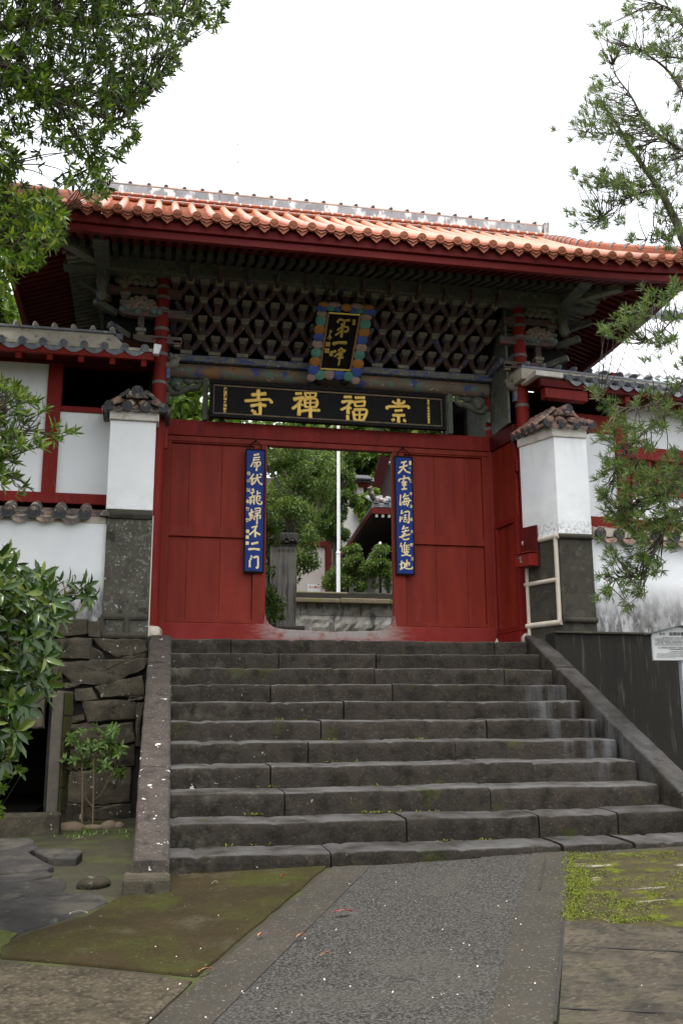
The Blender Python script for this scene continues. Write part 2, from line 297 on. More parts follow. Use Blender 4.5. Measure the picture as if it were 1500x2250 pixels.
M['concrete_post'] = mat('old_concrete_post', (0.1097, 0.0935, 0.07178), (0.07508, 0.0649, 0.0495), 9, .85, .3, 60, layers=[dict(col=(.06, .06, .05), sc=8, lo=.58, hi=.68)])
M['concrete_moss'] = mat('mossy_concrete_post', (0.06, 0.045, 0.0072), (0.045, 0.051, 0.0072), 7, .9, .4, 60, layers=[dict(col=(.03, .028, .02), sc=7, lo=.55, hi=.65, zr=(-.3, -1.2))])
M['moss_conc'] = mat('moss_stained_concrete', (0.03675, 0.0266, 0.0112), (0.02499, 0.01862, 0.00728), 3, .9, .6, 60,
    spec=.12, layers=[dict(col=(.040, .043, .008), sc=2.2, lo=.48, hi=.66, amt=.85), dict(col=(.085, .074, .052), sc=5, lo=.56, hi=.74, amt=.45), dict(col=(.018, .016, .011), sc=36, lo=.52, hi=.66, amt=.6), dict(col=(.12, .105, .075), sc=48, lo=.62, hi=.7, amt=.5), dict(col=(.45, .43, .38), sc=60, lo=.735, hi=.745, det=3)])
M['old_conc'] = mat('old_rough_concrete', (0.06875, 0.05665, 0.0385), (0.033, 0.0275, 0.0187), 6, .9, .9, 50, spec=.12, layers=[dict(col=(.135, .112, .075), sc=44, lo=.5, hi=.68, amt=.75, det=10), dict(col=(.020, .018, .013), sc=26, lo=.54, hi=.66, amt=.8)])
M['path'] = mat('exposed_aggregate_paving', (0.03019, 0.02888, 0.02625), (0.08925, 0.08269, 0.0735), 80, .85, .8, 90, detail=4, low=.42, high=.6, spec=.12, layers=[dict(col=(.009, .009, .009), sc=62, lo=.55, hi=.62, det=3, amt=.8), dict(col=(.26, .25, .235), sc=72, lo=.65, hi=.69, det=3, amt=.55), dict(col=(.075, .068, .057), sc=1.5, lo=.48, hi=.72, amt=.6)])
M['path_edge'] = mat('smooth_paving_border', (0.0546, 0.04772, 0.03756), (0.03822, 0.03372, 0.0263), 3, .85, .5, 90, spec=.12, layers=[dict(col=(.17, .16, .14), sc=60, lo=.56, hi=.68, amt=.6, det=10), dict(col=(.05, .047, .041), sc=4, lo=.5, hi=.68, amt=.6), dict(col=(.6, .58, .54), sc=60, lo=.725, hi=.735, det=3)])
M['flag'] = mat('dark_flagstone', (0.04463, 0.04165, 0.0391), (0.03035, 0.02805, 0.02659), 5, .78, .6, 40, spec=.12, layers=[dict(col=(.09, .08, .062), sc=3, lo=.5, hi=.66, amt=.7), dict(col=(.12, .13, .09), sc=16, lo=.6, hi=.7, amt=.5), dict(col=(.017, .017, .017), sc=9, lo=.56, hi=.68, amt=.6)], isl=0.15)
M['earth'] = mat('mossy_earth', (0.036, 0.03, 0.0168), (0.0252, 0.024, 0.0096), 4, .95, .5, 50, layers=[dict(col=(.045, .055, .008), sc=3, lo=.5, hi=.6, amt=.8), dict(col=(.12, .10, .075), sc=30, lo=.62, hi=.7, amt=.5)])
M['moss_soil'] = mat('moss_and_soil', (.062, .050, .026), (.040, .034, .016), 4, .95, .9, 40, spec=.12, layers=[dict(col=(.085, .095, .008), sc=8, lo=.50, hi=.62, det=10, xr=(4.2, 2.8)), dict(col=(.25, .22, .175), sc=3.2, lo=.62, hi=.68, stretch=(1, 2.2, 1), det=8), dict(col=(.018, .017, .013), sc=16, lo=.58, hi=.66, amt=.7)])
M['moss'] = mat('moss_cushion', (.075, .085, .008), (.04, .05, .008), 30, .95, .9, 90)
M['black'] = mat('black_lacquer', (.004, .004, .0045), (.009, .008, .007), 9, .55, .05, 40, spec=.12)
M['gilt_rim'] = mat('faded_gilt_rim', (.22, .15, .08), (.10, .075, .05), 20, .6, .1, 60)
M['gold'] = mat('gold_leaf', (.95, .66, .17), (.88, .52, .09), 12, .4, .15, 90, metal=.12)
M['cream_gold'] = mat('pale_gold_letters', (0.9504, 0.8014, 0.4455), (0.864, 0.664, 0.297), 14, .5, .1, 90)
M['dull_gold'] = mat('old_gold_letters', (.50, .34, .07), (.42, .28, .06), 12, .5, .1, 90, metal=.3)
M['gold_line'] = mat('bright_gold_line', (.95, .72, .2), None, rough=.3, metal=.9)
M['bronze'] = mat('bronze_frame', (.26, .13, .06), (.2, .1, .045), 10, .45)
M['blueboard'] = mat('ultramarine_board', (.012, .040, .235), (.009, .032, .19), 3, .55, .04, 60, spec=.2)
M['sc_blue'] = mat('scroll_blue', (.055, .105, .36), (.04, .08, .28), 14, .6, .2, 70)
M['sc_teal'] = mat('scroll_teal', (.11, .29, .22), (.08, .22, .17), 14, .6, .2, 70)
M['sc_pink'] = mat('scroll_pink', (.38, .26, .22), (.30, .2, .17), 14, .6, .2, 70)
M['sc_orange'] = mat('scroll_orange', (.40, .18, .03), (.32, .13, .025), 14, .6, .2, 70)
M['lotus'] = mat('pale_lotus_paint', (0.18, 0.168, 0.126), (0.138, 0.129, 0.096), 10, .8, .2, 70)
M['lotus_pink'] = mat('pink_lotus_paint', (0.273, 0.195, 0.156), (0.2145, 0.1625, 0.13), 10, .8, .2, 70)
M['verdigris'] = mat('verdigris_leaf_paint', (0.14, 0.21, 0.189), (0.091, 0.154, 0.133), 10, .8, .2, 70)
M['carved'] = mat('faded_green_carving', (0.1275, 0.135, 0.1013), (0.09, 0.0975, 0.075), 10, .8, .2, 70, layers=[dict(col=(.10, .17, .14), sc=8, lo=.55, hi=.62), dict(col=(.3, .24, .19), sc=15, lo=.62, hi=.66)])
M['iron'] = mat('grey_iron_band', (.17, .16, .15), (.11, .1, .095), 20, .6, .1, 60)
M['steel'] = mat('galvanised_steel', (.42, .46, .52), (.34, .37, .42), 12, .5, .05, 50, layers=[dict(col=(.3, .16, .08), sc=7, lo=.66, hi=.74, stretch=(3, 3, .4))])
M['whitepole'] = mat('white_flagpole_paint', (.78, .78, .80), (.72, .72, .74), 5, .4)
M['signwhite'] = mat('off_white_sign', (.56, .57, .56), (.50, .515, .51), 3, .6)
M['ink'] = mat('dark_printing', (.05, .045, .05), None, rough=.7)
M['redink'] = mat('red_printing', (.45, .03, .03), None, rough=.7)
M['signroof'] = mat('grey_sign_roof', (.12, .13, .135), (.09, .1, .105), 8, .6)
M['bark'] = mat('grey_brown_bark', (.085, .07, .052), (.05, .042, .032), 18, .9, .5, 40)
M['stem'] = mat('pale_stem', (.17, .115, .07), (.11, .08, .05), 18, .85, .3, 40)
M['stele'] = mat('streaked_stele_stone', (.19, .185, .165), (.13, .125, .11), 5, .85, .3, 60, layers=[dict(col=(.055, .047, .045), sc=4, lo=.47, hi=.6, stretch=(6, 6, .35), zr=(2.0, 1.2))])
M['stele_dark'] = mat('dark_carved_stone', (.075, .07, .058), (.04, .038, .033), 14, .85, .6, 50)
M['ashlar'] = mat('pale_ashlar', (.36, .35, .31), (.22, .21, .185), 7, .9, .9, 28, layers=[dict(col=(.05, .05, .042), sc=3, lo=.5, hi=.64, stretch=(2, 2, .7), amt=.85), dict(col=(.2, .14, .08), sc=3, lo=.62, hi=.7, amt=.6)], isl=0.2)
M['coping'] = mat('mossy_coping_stone', (.19, .15, .10), (.12, .10, .07), 6, .9, .4, 50, layers=[dict(col=(.12, .13, .03), sc=5, lo=.52, hi=.62, amt=.85)])
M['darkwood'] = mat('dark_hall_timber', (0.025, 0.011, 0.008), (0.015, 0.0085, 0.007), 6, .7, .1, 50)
M['pinkwall'] = mat('pinkish_plaster', (0.406, 0.357, 0.336), (0.35, 0.315, 0.294), 4, .85, .05, 40)
M['greywall'] = mat('dull_grey_plaster', (.40, .38, .35), (.33, .31, .29), 4, .85, .05, 40)
M['grass_g'] = leafmat('moss_tufts', [(.08, .095, .006), (.16, .18, .010), (.07, .11, .012)], .2, .8)
M['leaf_w'] = leafmat('whorled_leaves', [(.020, .044, .007), (.04, .08, .009), (.07, .125, .012), (.14, .20, .018)], .5, .38)
M['leaf_n'] = leafmat('narrow_leaves', [(.045, .085, .022), (.075, .135, .027), (.12, .19, .04), (.24, .26, .06)], .5, .4)
M['leaf_b'] = leafmat('glossy_broad_leaves', [(.014, .038, .006), (.026, .060, .008), (.048, .092, .012), (.13, .17, .025)], .2, .2)
M['leaf_g'] = leafmat('garden_leaves', [(.03, .065, .012), (.06, .12, .018), (.11, .18, .025), (.22, .27, .05)], .5, .4)
M['leaf_y'] = leafmat('bright_leaves', [(.05, .10, .01), (.11, .19, .015), (.2, .28, .03)], .45, .4)
M['leaf_c'] = leafmat('conifer_leaves', [(.03, .065, .008), (.07, .13, .012), (.13, .2, .02)], .35, .6)
M['leaf_s'] = leafmat('sapling_leaves', [(0.05031, 0.1078, 0.01437), (0.08625, 0.1654, 0.02156), (0.1437, 0.23, 0.04312)], .3, .4)
M['dead'] = mat('fallen_leaf_red', (.5, .04, .03), None, rough=.6)
M['dead_o'] = mat('fallen_leaf_orange', (.5, .2, .09), None, rough=.7)
M['dead_w'] = mat('fallen_leaf_pale', (.6, .52, .44), None, rough=.7)
# ================================================================== GROUND
def sheet(name, px, m, lift, thick=0.0, kind='structure', pts=None, jag=0.0, bevel=None):
    P = pts if pts is not None else [gnd(*q, lift) for q in px]
    if jag:
        Q = []
        for i in range(len(P)):
            a, b = P[i], P[(i+1) % len(P)]; k = max(2, int(np.linalg.norm(b-a)/.12))
            for j in range(k):
                t = j/k; q = a+(b-a)*t; d = np.array([-(b-a)[1], (b-a)[0], 0])/np.linalg.norm(b-a)
                Q.append(q+d*random.uniform(-jag, jag)*(0 if j == 0 else 1))
        P = Q
    mb = MB()
    if thick: mb.prism([p-np.array([0, 0, thick]) for p in P][::1], (0, 0, thick))
    else: mb.add(P, [tuple(range(len(P)))])
    o = mb.build(name, m, bevel=bevel)
    if kind: o['kind'] = kind
    return o
mb = MB()
xs = [-300, -60, -12]+[i*1.0 for i in range(-10, 12)]+[12, 60, 300]; ys = [-300, -60, -30]+[-20+i*1.0 for i in range(17)]+[-3.54, -2, -1, 0, 2, 8]
for y in ys:
    for x in xs: mb.v.append((x, y, gz(x, y)))
nx = len(xs); mb.f = [(j*nx+i, j*nx+i+1, (j+1)*nx+i+1, (j+1)*nx+i) for j in range(len(ys)-1) for i in range(nx-1)]; mb.m = [0]*len(mb.f)
struct(mb.build('ground', M['earth'], smooth=60))
mb = MB(); mb.box(-.7, 300, .45, 300, -1.75, -.03); mb.box(-300, -.7, 2.7, 300, -1.75, -.03); struct(mb.build('terrace_ground', M['earth']))
# ramp path, its smooth borders, side slabs
def ext(p, q, t): return tuple(np.asarray(p)+(np.asarray(q)-np.asarray(p))*t)
Lb, Lt, Rb, Rt = gnd(345, 2240), gnd(725, 1912), gnd(1220, 2250), gnd(1250, 1881)
dl = (Lb-Lt)/np.linalg.norm(Lb-Lt); dr = (Rb-Rt)/np.linalg.norm(Rb-Rt)
Lfar = Lt+dl*9; Rfar = Rt+dr*9
def lift(p, z): return np.array([p[0], p[1], gz(p[0], p[1])+z])
Lt2, Rt2 = Lt-dl*.25, Rt-dr*.25
wl, wr = np.array([.27, 0.05, 0]), np.array([-.27, -.03, 0])
sheet('ramp_path', None, M['path'], 0, pts=[lift(p, .012) for p in (Lt2+wl, Lfar+wl, Rfar+wr, Rt2+wr)])
sheet('path_border', None, M['path_edge'], 0, pts=[lift(p, .016) for p in (Lt2, Lfar, Lfar+wl*1.02, Lt2+wl*1.02)])
sheet('path_border', None, M['path_edge'], 0, pts=[lift(p, .016) for p in (Rt2+wr*1.02, Rfar+wr*1.02, Rfar, Rt2)])
sheet('path_joint', None, M['joint'], 0, pts=[lift(p, .019) for p in (Rt+wr*.62, Rt+dr*.9+wr*.60, Rt+dr*.9+wr*.64, Rt+wr*.645)])
sheet('concrete_apron', [(245, 1985), (300, 1955), (380, 1925), (719, 1905), (432, 2149), (250, 2130), (2, 2108), (2, 2085), (70, 2052), (190, 2018)], M['moss_conc'], .014, .12, jag=.006, bevel=.01)
sheet('concrete_slab', [(-30, 2116), (60, 2122), (245, 2138), (422, 2160), (345, 2235), (-200, 2700), (-400, 2300)], M['old_conc'], .008, .1, jag=.006)
sheet('moss_bed', [(1251, 1883), (1420, 1872), (1700, 1858), (1740, 2060), (1500, 2043), (1239, 2031)], M['moss_soil'], .008)
# ribbed concrete: real ribs across the slope
a, b, c, d = gnd(1240, 2034), gnd(1700, 2066), gnd(1216, 2500), gnd(2100, 2600)
mb = MB(); N = 78; rows = []
for i in range(N*3+1):
    t = i/(N*3); h = [.0, .009, .002][i % 3]*(0.3+.7*random.random()) + (0.02)
    row = []
    for j in range(9):
        p = (a+(c-a)*t)*(1-j/8)+(b+(d-b)*t)*(j/8); row.append((p[0], p[1]+random.uniform(-.002, .002), gz(p[0], p[1])+h+random.uniform(-.001, .001)))
    rows += row
mb.v = rows; mb.f = [(i*9+j, i*9+j+1, (i+1)*9+j+1, (i+1)*9+j)[::-1] for i in range(N*3) for j in range(8)]; mb.m = [0]*len(mb.f)
M['ribbed'] = mat('ribbed_concrete', (.085, .068, .046), (.045, .036, .024), 4, .9, .7, 60, layers=[dict(col=(.018, .015, .010), sc=5, lo=.44, hi=.62, stretch=(.7, 15, 1), amt=.7), dict(col=(.016, .014, .010), sc=5, lo=.48, hi=.66, stretch=(1.6, .8, 1), amt=.85), dict(col=(.045, .05, .012), sc=2, lo=.58, hi=.7, amt=.5), dict(col=(.18, .16, .13), sc=34, lo=.62, hi=.7, stretch=(1, 5, 1), amt=.6)])
struct(mb.build('ribbed_slab', M['ribbed']))
for px in ([(1240, 2090), (1560, 2106), (1560, 2109), (1240, 2092.5)], [(1228, 2230), (1600, 2247), (1600, 2250), (1228, 2233)]):
    sheet('slab_joint', px, M['joint'], .0275)
sheet('slab_joint', [(1237, 2034), (1243, 2034), (1222, 2260), (1215, 2260)], M['joint'], .024)
# flagstones on the left
FL = [[(0, 1842), (70, 1842), (85, 1862), (60, 1872), (-80, 1870), (-80, 1845)], [(-80, 1878), (60, 1872), (120, 1905), (105, 1912), (-80, 1925)],
      [(72, 1868), (165, 1866), (182, 1873), (168, 1889), (105, 1888)], [(-80, 1930), (105, 1914), (116, 1922), (60, 1935), (-80, 1945)],
      [(-80, 1950), (60, 1938), (135, 1930), (148, 1942), (138, 1962), (180, 1963), (-80, 1998)], [(-80, 2002), (185, 1964), (218, 1966), (238, 1985), (175, 2010), (40, 2053), (-80, 2020)]]
for i, q in enumerate(FL):
    sheet('flagstone_paving', q, M['flag'], .004+.004*(i % 3), .08, jag=.012, bevel=.012)
sheet('moss_patch', [(-100, 2030), (10, 2020), (40, 2054), (20, 2080), (0, 2100), (-100, 2110)], M['moss'], .006, jag=.02)
# tufts of moss and small weeds along the edge of the right bed
def blades(name, pts, L, Wd, m, n, spread):
    V = []; Fc = []
    for p in pts:
        for _ in range(n):
            q = np.array([p[0]+random.gauss(0, spread), p[1]+random.gauss(0, spread), 0]); q[2] = gz(q[0], q[1])+.01
            a = random.uniform(0, 6.28); d = np.array([math.cos(a), math.sin(a), random.uniform(.6, 1.6)]); d /= np.linalg.norm(d); s = np.array([-math.sin(a), math.cos(a), 0])*Wd
            l = L*random.uniform(.4, 1.2); b = len(V); V += [q-s*.5, q+s*.5, q+d*l*.6+s*.6, q+d*l, q+d*l*.6-s*.6]; Fc += [(b, b+1, b+2, b+3, b+4)]
    mb = MB(); mb.v = V; mb.f = Fc; mb.m = [0]*len(Fc); return mb.build(name, m)
pts = []
cl_ = [(1262+random.random()**2*230, 1884+random.random()*150, random.uniform(6, 26)) for _ in range(26)]+[(1256, 1890+14*k, 9) for k in range(10)]+[(1290, 2000, 22), (1330, 1985, 26), (1275, 2015, 16)]
for cx_, cy_, r_ in cl_: pts += [gnd(max(1252, cx_+random.gauss(0, r_)), min(2030, cy_+random.gauss(0, r_*.5))) for _ in range(7)]
pts += [gnd(random.uniform(1256, 1500), 1888-.05*random.uniform(0, 250)+random.random()*5) for _ in range(30)]
o = blades('moss_tufts', pts, .007, .006, M['grass_g'], 20, .030); tag(o, 'bright green moss and tiny weeds edging the bare soil right of the path', 'moss', kind='stuff')
pts = [gnd(random.uniform(150, 290), 1785+random.random()*30) for _ in range(12)]
o = blades('weed_patch', pts, .035, .008, M['leaf_s'], 9, .05); tag(o, 'small weeds at the foot of the rubble wall beside the stairs', 'weeds', kind='stuff')
# loose stones and litter
def rock(name, c, r, m, label, cat='stone', group=None):
    mb = MB(); mb.ell((0, 0, 0), r, nu=14, nv=9, jit=.10)
    mb.v = [(x+c[0], y+c[1], z+c[2]) for x, y, z in mb.v]; o = mb.build(name, m, loc=c, smooth=70); return tag(o, label, cat, group)
M['mossrock'] = mat('brown_mossy_rock', (.035, .026, .014), (.02, .016, .010), 14, .95, .9, 40, layers=[dict(col=(.14, .14, .09), sc=12, lo=.55, hi=.65, amt=.7)])
p = gnd(207, 1948); rock('mossy_stone', p+np.array([0, 0, .015]), (.10, .09, .045), M['mossrock'], 'dark round mossy stone on the earth beside the flagstones')
M['tan'] = mat('tan_boulder', (.17, .12, .075), (.11, .085, .06), 8, .85, .4, 50)
for px, r, lb in (((157, 1808), (.13, .08, .06), 'flat brown stone edging the planting at the kerb end'), ((241, 1793), (.075, .06, .055), 'round tan stone right of the sapling stems'), ((262, 1791), (.05, .05, .04), 'small tan stone nearest the stair side slab'), ((206, 1800), (.10, .05, .03), 'thin flat stone lying under the sapling stems')):
    q = atY(px[0], px[1], -.75); rock('edging_stone', np.array([q[0], q[1], gz(q[0], q[1])+.01]), r, M['tan'], lb, 'stone', 'stones edging the planting bed')
def leaf_litter(px, m, L, W, ang, label, onstep=None):
    p = gnd(*px, .02) if onstep is None else onstep
    mb = MB(); n = 9; top = []; bot = []
    for i in range(n+1):
        t = i/n; x = (t-.5)*L; wv = W*math.sin(math.pi*t)**.8*.5; z = .010*math.sin(3*t)+.004
        top.append((x, wv, z)); bot.append((x, -wv, z+.006))
    ca, sa = math.cos(ang), math.sin(ang)
    V = [(p[0]+x*ca-y*sa, p[1]+x*sa+y*ca, p[2]+z) for x, y, z in top+bot]
    mb.add(V, [(i, i+1, n+2+i, n+1+i) for i in range(n)]); o = mb.build('fallen_leaf', m, loc=p); o.modifiers.new('thickness', 'SOLIDIFY').thickness = .001
    tag(o, label, 'leaf', 'fallen leaves and scraps on the paving')
leaf_litter((752, 2016), M['dead'], .11, .04, .2, 'bright red fallen leaf in the middle of the grey path')
leaf_litter((660, 2070), M['dead_o'], .06, .02, .7, 'orange fallen leaf on the path nearest the red one')
leaf_litter((572, 2068), M['dead_o'], .05, .018, .9, 'small orange leaf on the smooth left path border')
leaf_litter((452, 2147), M['dead_o'], .07, .025, .4, 'pale orange leaf at the corner where slab and path border meet')
leaf_litter((715, 2112), M['dead_o'], .05, .015, .3, 'thin orange leaf on the path below the red one')
leaf_litter((174, 1853), M['dead_w'], .09, .06, .1, 'curled pale leaf on the mossy earth left of the stairs')
leaf_litter((472, 1951), M['dead_w'], .04, .015, .5, 'pale scrap on the mossy apron near the bottom step')
leaf_litter((172, 2019), M['dead_w'], .09, .018, .1, 'long pale scrap at the flagstone corner of the apron')
leaf_litter((620, 1936), M['dead'], .022, .018, .5, 'tiny red petal on the mossy apron near the path border')

# ================================================================== STAIRS
ST_T, ST_H = .354, .1675
st = thing('stone_staircase', 'broad worn stone staircase with sloping side slabs rising to the red gate', 'stairs', (2.1, -3.6, -1.8))
JO = {0: [508, 980+105], 1: [612, 826, 1107], 2: [823, 1108], 3: [594, 862], 4: [755, 1140], 5: [705, 1070], 6: [677, 1000], 7: [594, 1172], 8: [625, 1078], 9: [893, 1184, 1358], 10: [727, 1055, 1236, 1393]}
for i in range(11):
    y0, z1 = -i*ST_T, -.012-i*ST_H
    x0, x1 = .20, 3.97-.02*i*.8
    if i >= 9: x1 = 5.2
    jx = [x0]+[float(atY(px, 1405+46*i, y0)[0]) for px in JO[i]]+[x1]
    mb = MB()
    for q in range(len(jx)-1):
        a, b = jx[q]+(.005 if q else 0), jx[q+1]-(.005 if q < len(jx)-2 else 0); n = max(4, int((b-a)/.04)); tilt = random.uniform(-.006, .006); dy = random.uniform(-.010, .010)
        prof = lambda x, e: None
        rings = []
        ph = random.uniform(0, 9)
        for k in range(n+1):
            x = a+(b-a)*k/n; e = .004*math.sin(x*2.3+ph)+.0025*math.sin(x*7.1+ph*2)+random.uniform(-.0022, .0022)
            zt = z1+.018*(x-2)*.35+tilt*(x-a)/(b-a)+e; yf = y0+dy+.006*math.sin(x*3.1+ph)+random.uniform(-.003, .003)
            corner = .016 if 0 < k < n else .026
            if random.random() < .07: zt -= random.uniform(.004, .012); yf += random.uniform(.004, .012)
            zb = z1-ST_H-.05
            rings.append([(x, yf+random.uniform(-.003, .003), zb), (x, yf-.004+random.uniform(-.003, .003), zt-corner-.04), (x, yf, zt-corner), (x, yf+.004, zt-corner*.45), (x, yf+.013, zt-.004), (x, yf+.030, zt), (x, y0+.2, zt+.010), (x, y0+ST_T+.1, zt+.018)])
        V = [p for r in rings for p in r]; m = 8
        Fc = [(k*m+j, (k+1)*m+j, (k+1)*m+j+1, k*m+j+1) for k in range(n) for j in range(m-1)]+[tuple(range(m)), tuple(range(n*m, n*m+m))[::-1]]
        mb.add(V, Fc)
    mb.build('step', M['step'], st, smooth=50)
for_weeds = []
for i_, px_ in ((3, 1290), (4, 640), (5, 705), (5, 900), (6, 770), (7, 810), (7, 590), (8, 560), (8, 840), (8, 905), (9, 520), (9, 1020), (4, 1120), (10, 1180), (10, 980)):
    q_ = atY(px_, 1405+46*i_, -i_*ST_T); for_weeds += [(q_[0]+random.gauss(0, .10), -i_*ST_T-.008, -.012-(i_+1)*ST_H+.012) for _ in range(4)]
def sprigs(name, pts, L, Wd, m, n, sp):
    mb = MB()
    for p in pts:
        for _ in range(n):
            q = np.array(p)+np.array([random.gauss(0, sp), -abs(random.gauss(0, sp*.4)), 0]); a = random.uniform(0, 6.28); d = np.array([math.cos(a), math.sin(a)*.6-.3, random.uniform(.3, 1.3)]); d /= np.linalg.norm(d); sd_ = np.array([-math.sin(a), math.cos(a), 0])*Wd; l = L*random.uniform(.4, 1.2)
            mb.add([q-sd_*.4, q+sd_*.4, q+d*l*.6+sd_*.6, q+d*l, q+d*l*.6-sd_*.6], [(0, 1, 2, 3, 4)])
    return mb.build(name, m)
o = sprigs('step_weeds', for_weeds, .022, .008, M['grass_g'], 7, .02); tag(o, 'tiny weeds and moss growing in the joints at the foot of the risers', 'weeds', kind='stuff')
o = sprigs('grit_litter', [tuple(gnd(random.uniform(300, 1480), 1930+random.random()**.7*320, .018)) for _ in range(110)], .008, .006, M['dead_w'], 1, .0); tag(o, 'pale scraps and grit scattered over the path and slabs', 'litter', kind='stuff')
mb = MB(); mb.add([(.25, -3.5, -1.95), (3.9, -3.5, -1.95), (3.9, .3, -1.95), (.25, .3, -1.95), (.25, -3.5, -1.90), (3.9, -3.5, -1.9), (3.9, .3, -.14), (.25, .3, -.14)], [(4, 5, 6, 7)]); mb.build('joint_fill', M['joint'], st)
mb = MB(); mb.box(-.05, 4.2, .25, .85, -.3, -.01); mb.build('landing', M['step'], st)
def slab_run(x0, x1, cuts, name, m, zt, dx=0.0, foot=None):
    for k in range(len(cuts)-1):
        ya, yb = cuts[k], cuts[k+1]+.008
        n = 12; rings = []
        for q in range(n+1):
            y = ya+(yb-ya)*q/n; z = zt(y)+random.uniform(-.004, .004)-(.006 if q in (0, n) else 0); o = dx*(-y)
            rings.append([(x0+o, y, z-.55), (x0+o+random.uniform(-.004, .004), y, z-.02), (x0+o+.018, y, z), (x1+o-.018, y, z), (x1+o+random.uniform(-.004, .004), y, z-.02), (x1+o, y, z-.55)])
        V = [p for r in rings for p in r]; mb = MB(); mb.add(V, [(q*6+j, (q+1)*6+j, (q+1)*6+j+1, q*6+j+1) for q in range(n) for j in range(5)]+[tuple(range(6)), tuple(range(n*6, n*6+6))[::-1]])
        mb.build(name, m, st, smooth=50)
zl = lambda y: .0+.455*y if y < -.3 else -.012+.415*y
slab_run(.050, .265, [.12, -.62, -1.62, -2.62, -3.78], 'side_slab', M['cheek'], lambda y: max(-1.9, -.03+.439*y), -.018)
slab_run(3.99, 4.20, [.12, -.75, -1.9, -3.1, -4.3], 'side_slab', M['step'], lambda y: .03+.455*y, -.042)
mb = MB(); mb.box(float(atY(270, 1935, -3.98)[0]), float(atY(376, 1935, -3.98)[0]), -3.98, -3.68, -2.0, -1.755); mb.build('foot_stone', M['rubble'], st, bevel=.02)
# ================================================================== LEFT SIDE: rubble wall, low wall, pillar, side building
rb = thing('rubble_wall', 'dark dry stone retaining wall left of the stairs', 'stone wall', (-.4, -.05, -1.68))
mb = MB(); mb.box(-.86, .06, .02, .44, -1.75, .0); mb.box(-6, -.86, .02, .44, -.5, .0); mb.build('earth_core', M['joint'], rb)
mb = MB(); mb.box(-6, -.7, 2.6, 2.7, -1.9, .0); mb.box(-6, -.87, .45, 2.6, -.5, -.4); mb.box(-.86, -.7, .45, 2.6, -1.9, -.4); mb.box(-6, -.87, -.83, 2.6, -1.74, -1.60); mb.build('hollow', M['pit'], rb)
def stone_block(px, Y0, dep, nm='wall_stone', m=None, rb=rb):
    P = [atY(x, y, Y0) for x, y in px]; c = sum(P)/len(P); mb = MB(); n = len(P)
    # subdivide the outline so that the stone reads as hewn
    Q = []
    for i in range(n):
        a, b = P[i], P[(i+1) % n]; k = max(2, int(np.linalg.norm(b-a)/.07))
        for j in range(k):
            q = a+(b-a)*(j/k); q = q+np.array([random.uniform(-.008, .008), 0, random.uniform(-.008, .008)]); Q.append(c+(q-c)*1.03)
    n = len(Q); jit = lambda s: random.uniform(-s, s)
    jx, jz = random.uniform(-.10, .10), random.uniform(-.16, .10)
    V = [p_+np.array([0, .15, 0]) for p_ in Q]; levels = ((1.0, 0.0), (.985, .6), (.95, .88), (.86, .97), (.6, 1.0), (.35, 1.0))
    for s_, d_ in levels:
        for p_ in Q:
            r_ = c+(p_-c)*s_; V.append(r_+np.array([jit(.004), -dep*d_+(r_[0]-c[0])*jx*d_+(r_[2]-c[2])*jz*d_+jit(.007)*(d_ > .3), jit(.004)]))
    V.append(c+np.array([0, -dep, 0])); K = len(levels)
    Fc = [(k*n+i, k*n+(i+1) % n, (k+1)*n+(i+1) % n, (k+1)*n+i) for k in range(K) for i in range(n)]+[(K*n+i, K*n+(i+1) % n, (K+1)*n) for i in range(n)]
    mb.add(V, [f[::-1] for f in Fc]); mb.build(nm, m or M['rubble'], rb, smooth=35)
ST = [[(120, 1362), (193, 1362), (195, 1395), (118, 1400)], [(196, 1366), (222, 1366), (222, 1402), (196, 1400)], [(118, 1403), (203, 1402), (198, 1450), (116, 1448)], [(203, 1404), (318, 1406), (322, 1432), (258, 1446), (226, 1428)], [(203, 1420), (228, 1436), (232, 1452), (196, 1454)],
      [(262, 1446), (322, 1430), (322, 1446), (278, 1452)], [(60, 1450), (138, 1452), (140, 1500), (100, 1520), (60, 1510)], [(140, 1456), (330, 1446), (318, 1470), (240, 1508), (162, 1500), (138, 1480)], [(210, 1508), (262, 1494), (314, 1484), (318, 1530), (224, 1532)], [(164, 1514), (204, 1512), (214, 1538), (168, 1542)], [(142, 1500), (182, 1502), (166, 1512), (142, 1512)],
      [(184, 1542), (276, 1538), (302, 1542), (300, 1578), (196, 1588), (186, 1560)], [(118, 1518), (164, 1520), (162, 1574), (118, 1590)], [(150, 1576), (186, 1570), (188, 1584), (152, 1592)], [(152, 1592), (208, 1588), (210, 1600), (160, 1606)], [(162, 1612), (216, 1594), (292, 1586), (296, 1628), (236, 1644), (158, 1640)], [(282, 1532), (316, 1532), (314, 1540), (282, 1542)],
      [(140, 1646), (232, 1648), (298, 1634), (296, 1682), (150, 1690)], [(140, 1696), (220, 1690), (290, 1688), (284, 1762), (196, 1770), (140, 1760)], [(140, 1760), (196, 1772), (286, 1764), (284, 1800), (140, 1806)], [(60, 1520), (100, 1524), (98, 1600), (60, 1600)], [(-60, 1452), (56, 1452), (56, 1560), (-60, 1560)], [(300, 1545), (316, 1545), (306, 1640), (298, 1640)], [(-60, 1380), (112, 1380), (112, 1446), (-60, 1446)], [(-300, 1380), (-64, 1380), (-64, 1560), (-300, 1560)]]
for k, q in enumerate(ST): stone_block(q, .0, .05+.03*random.random())
kb = MB()
a, b = atY(-60, 1790, -1.05), atY(133, 1790, -1.05)
kb.box(-2.6, b[0], -1.05, -.85, -1.95, a[2]); o = kb.build('stone_kerb', M['rubble'], loc=(-1.2, -1, -1.9), bevel=.025); tag(o, 'long low stone kerb in front of the dark hollow at far left', 'kerb')
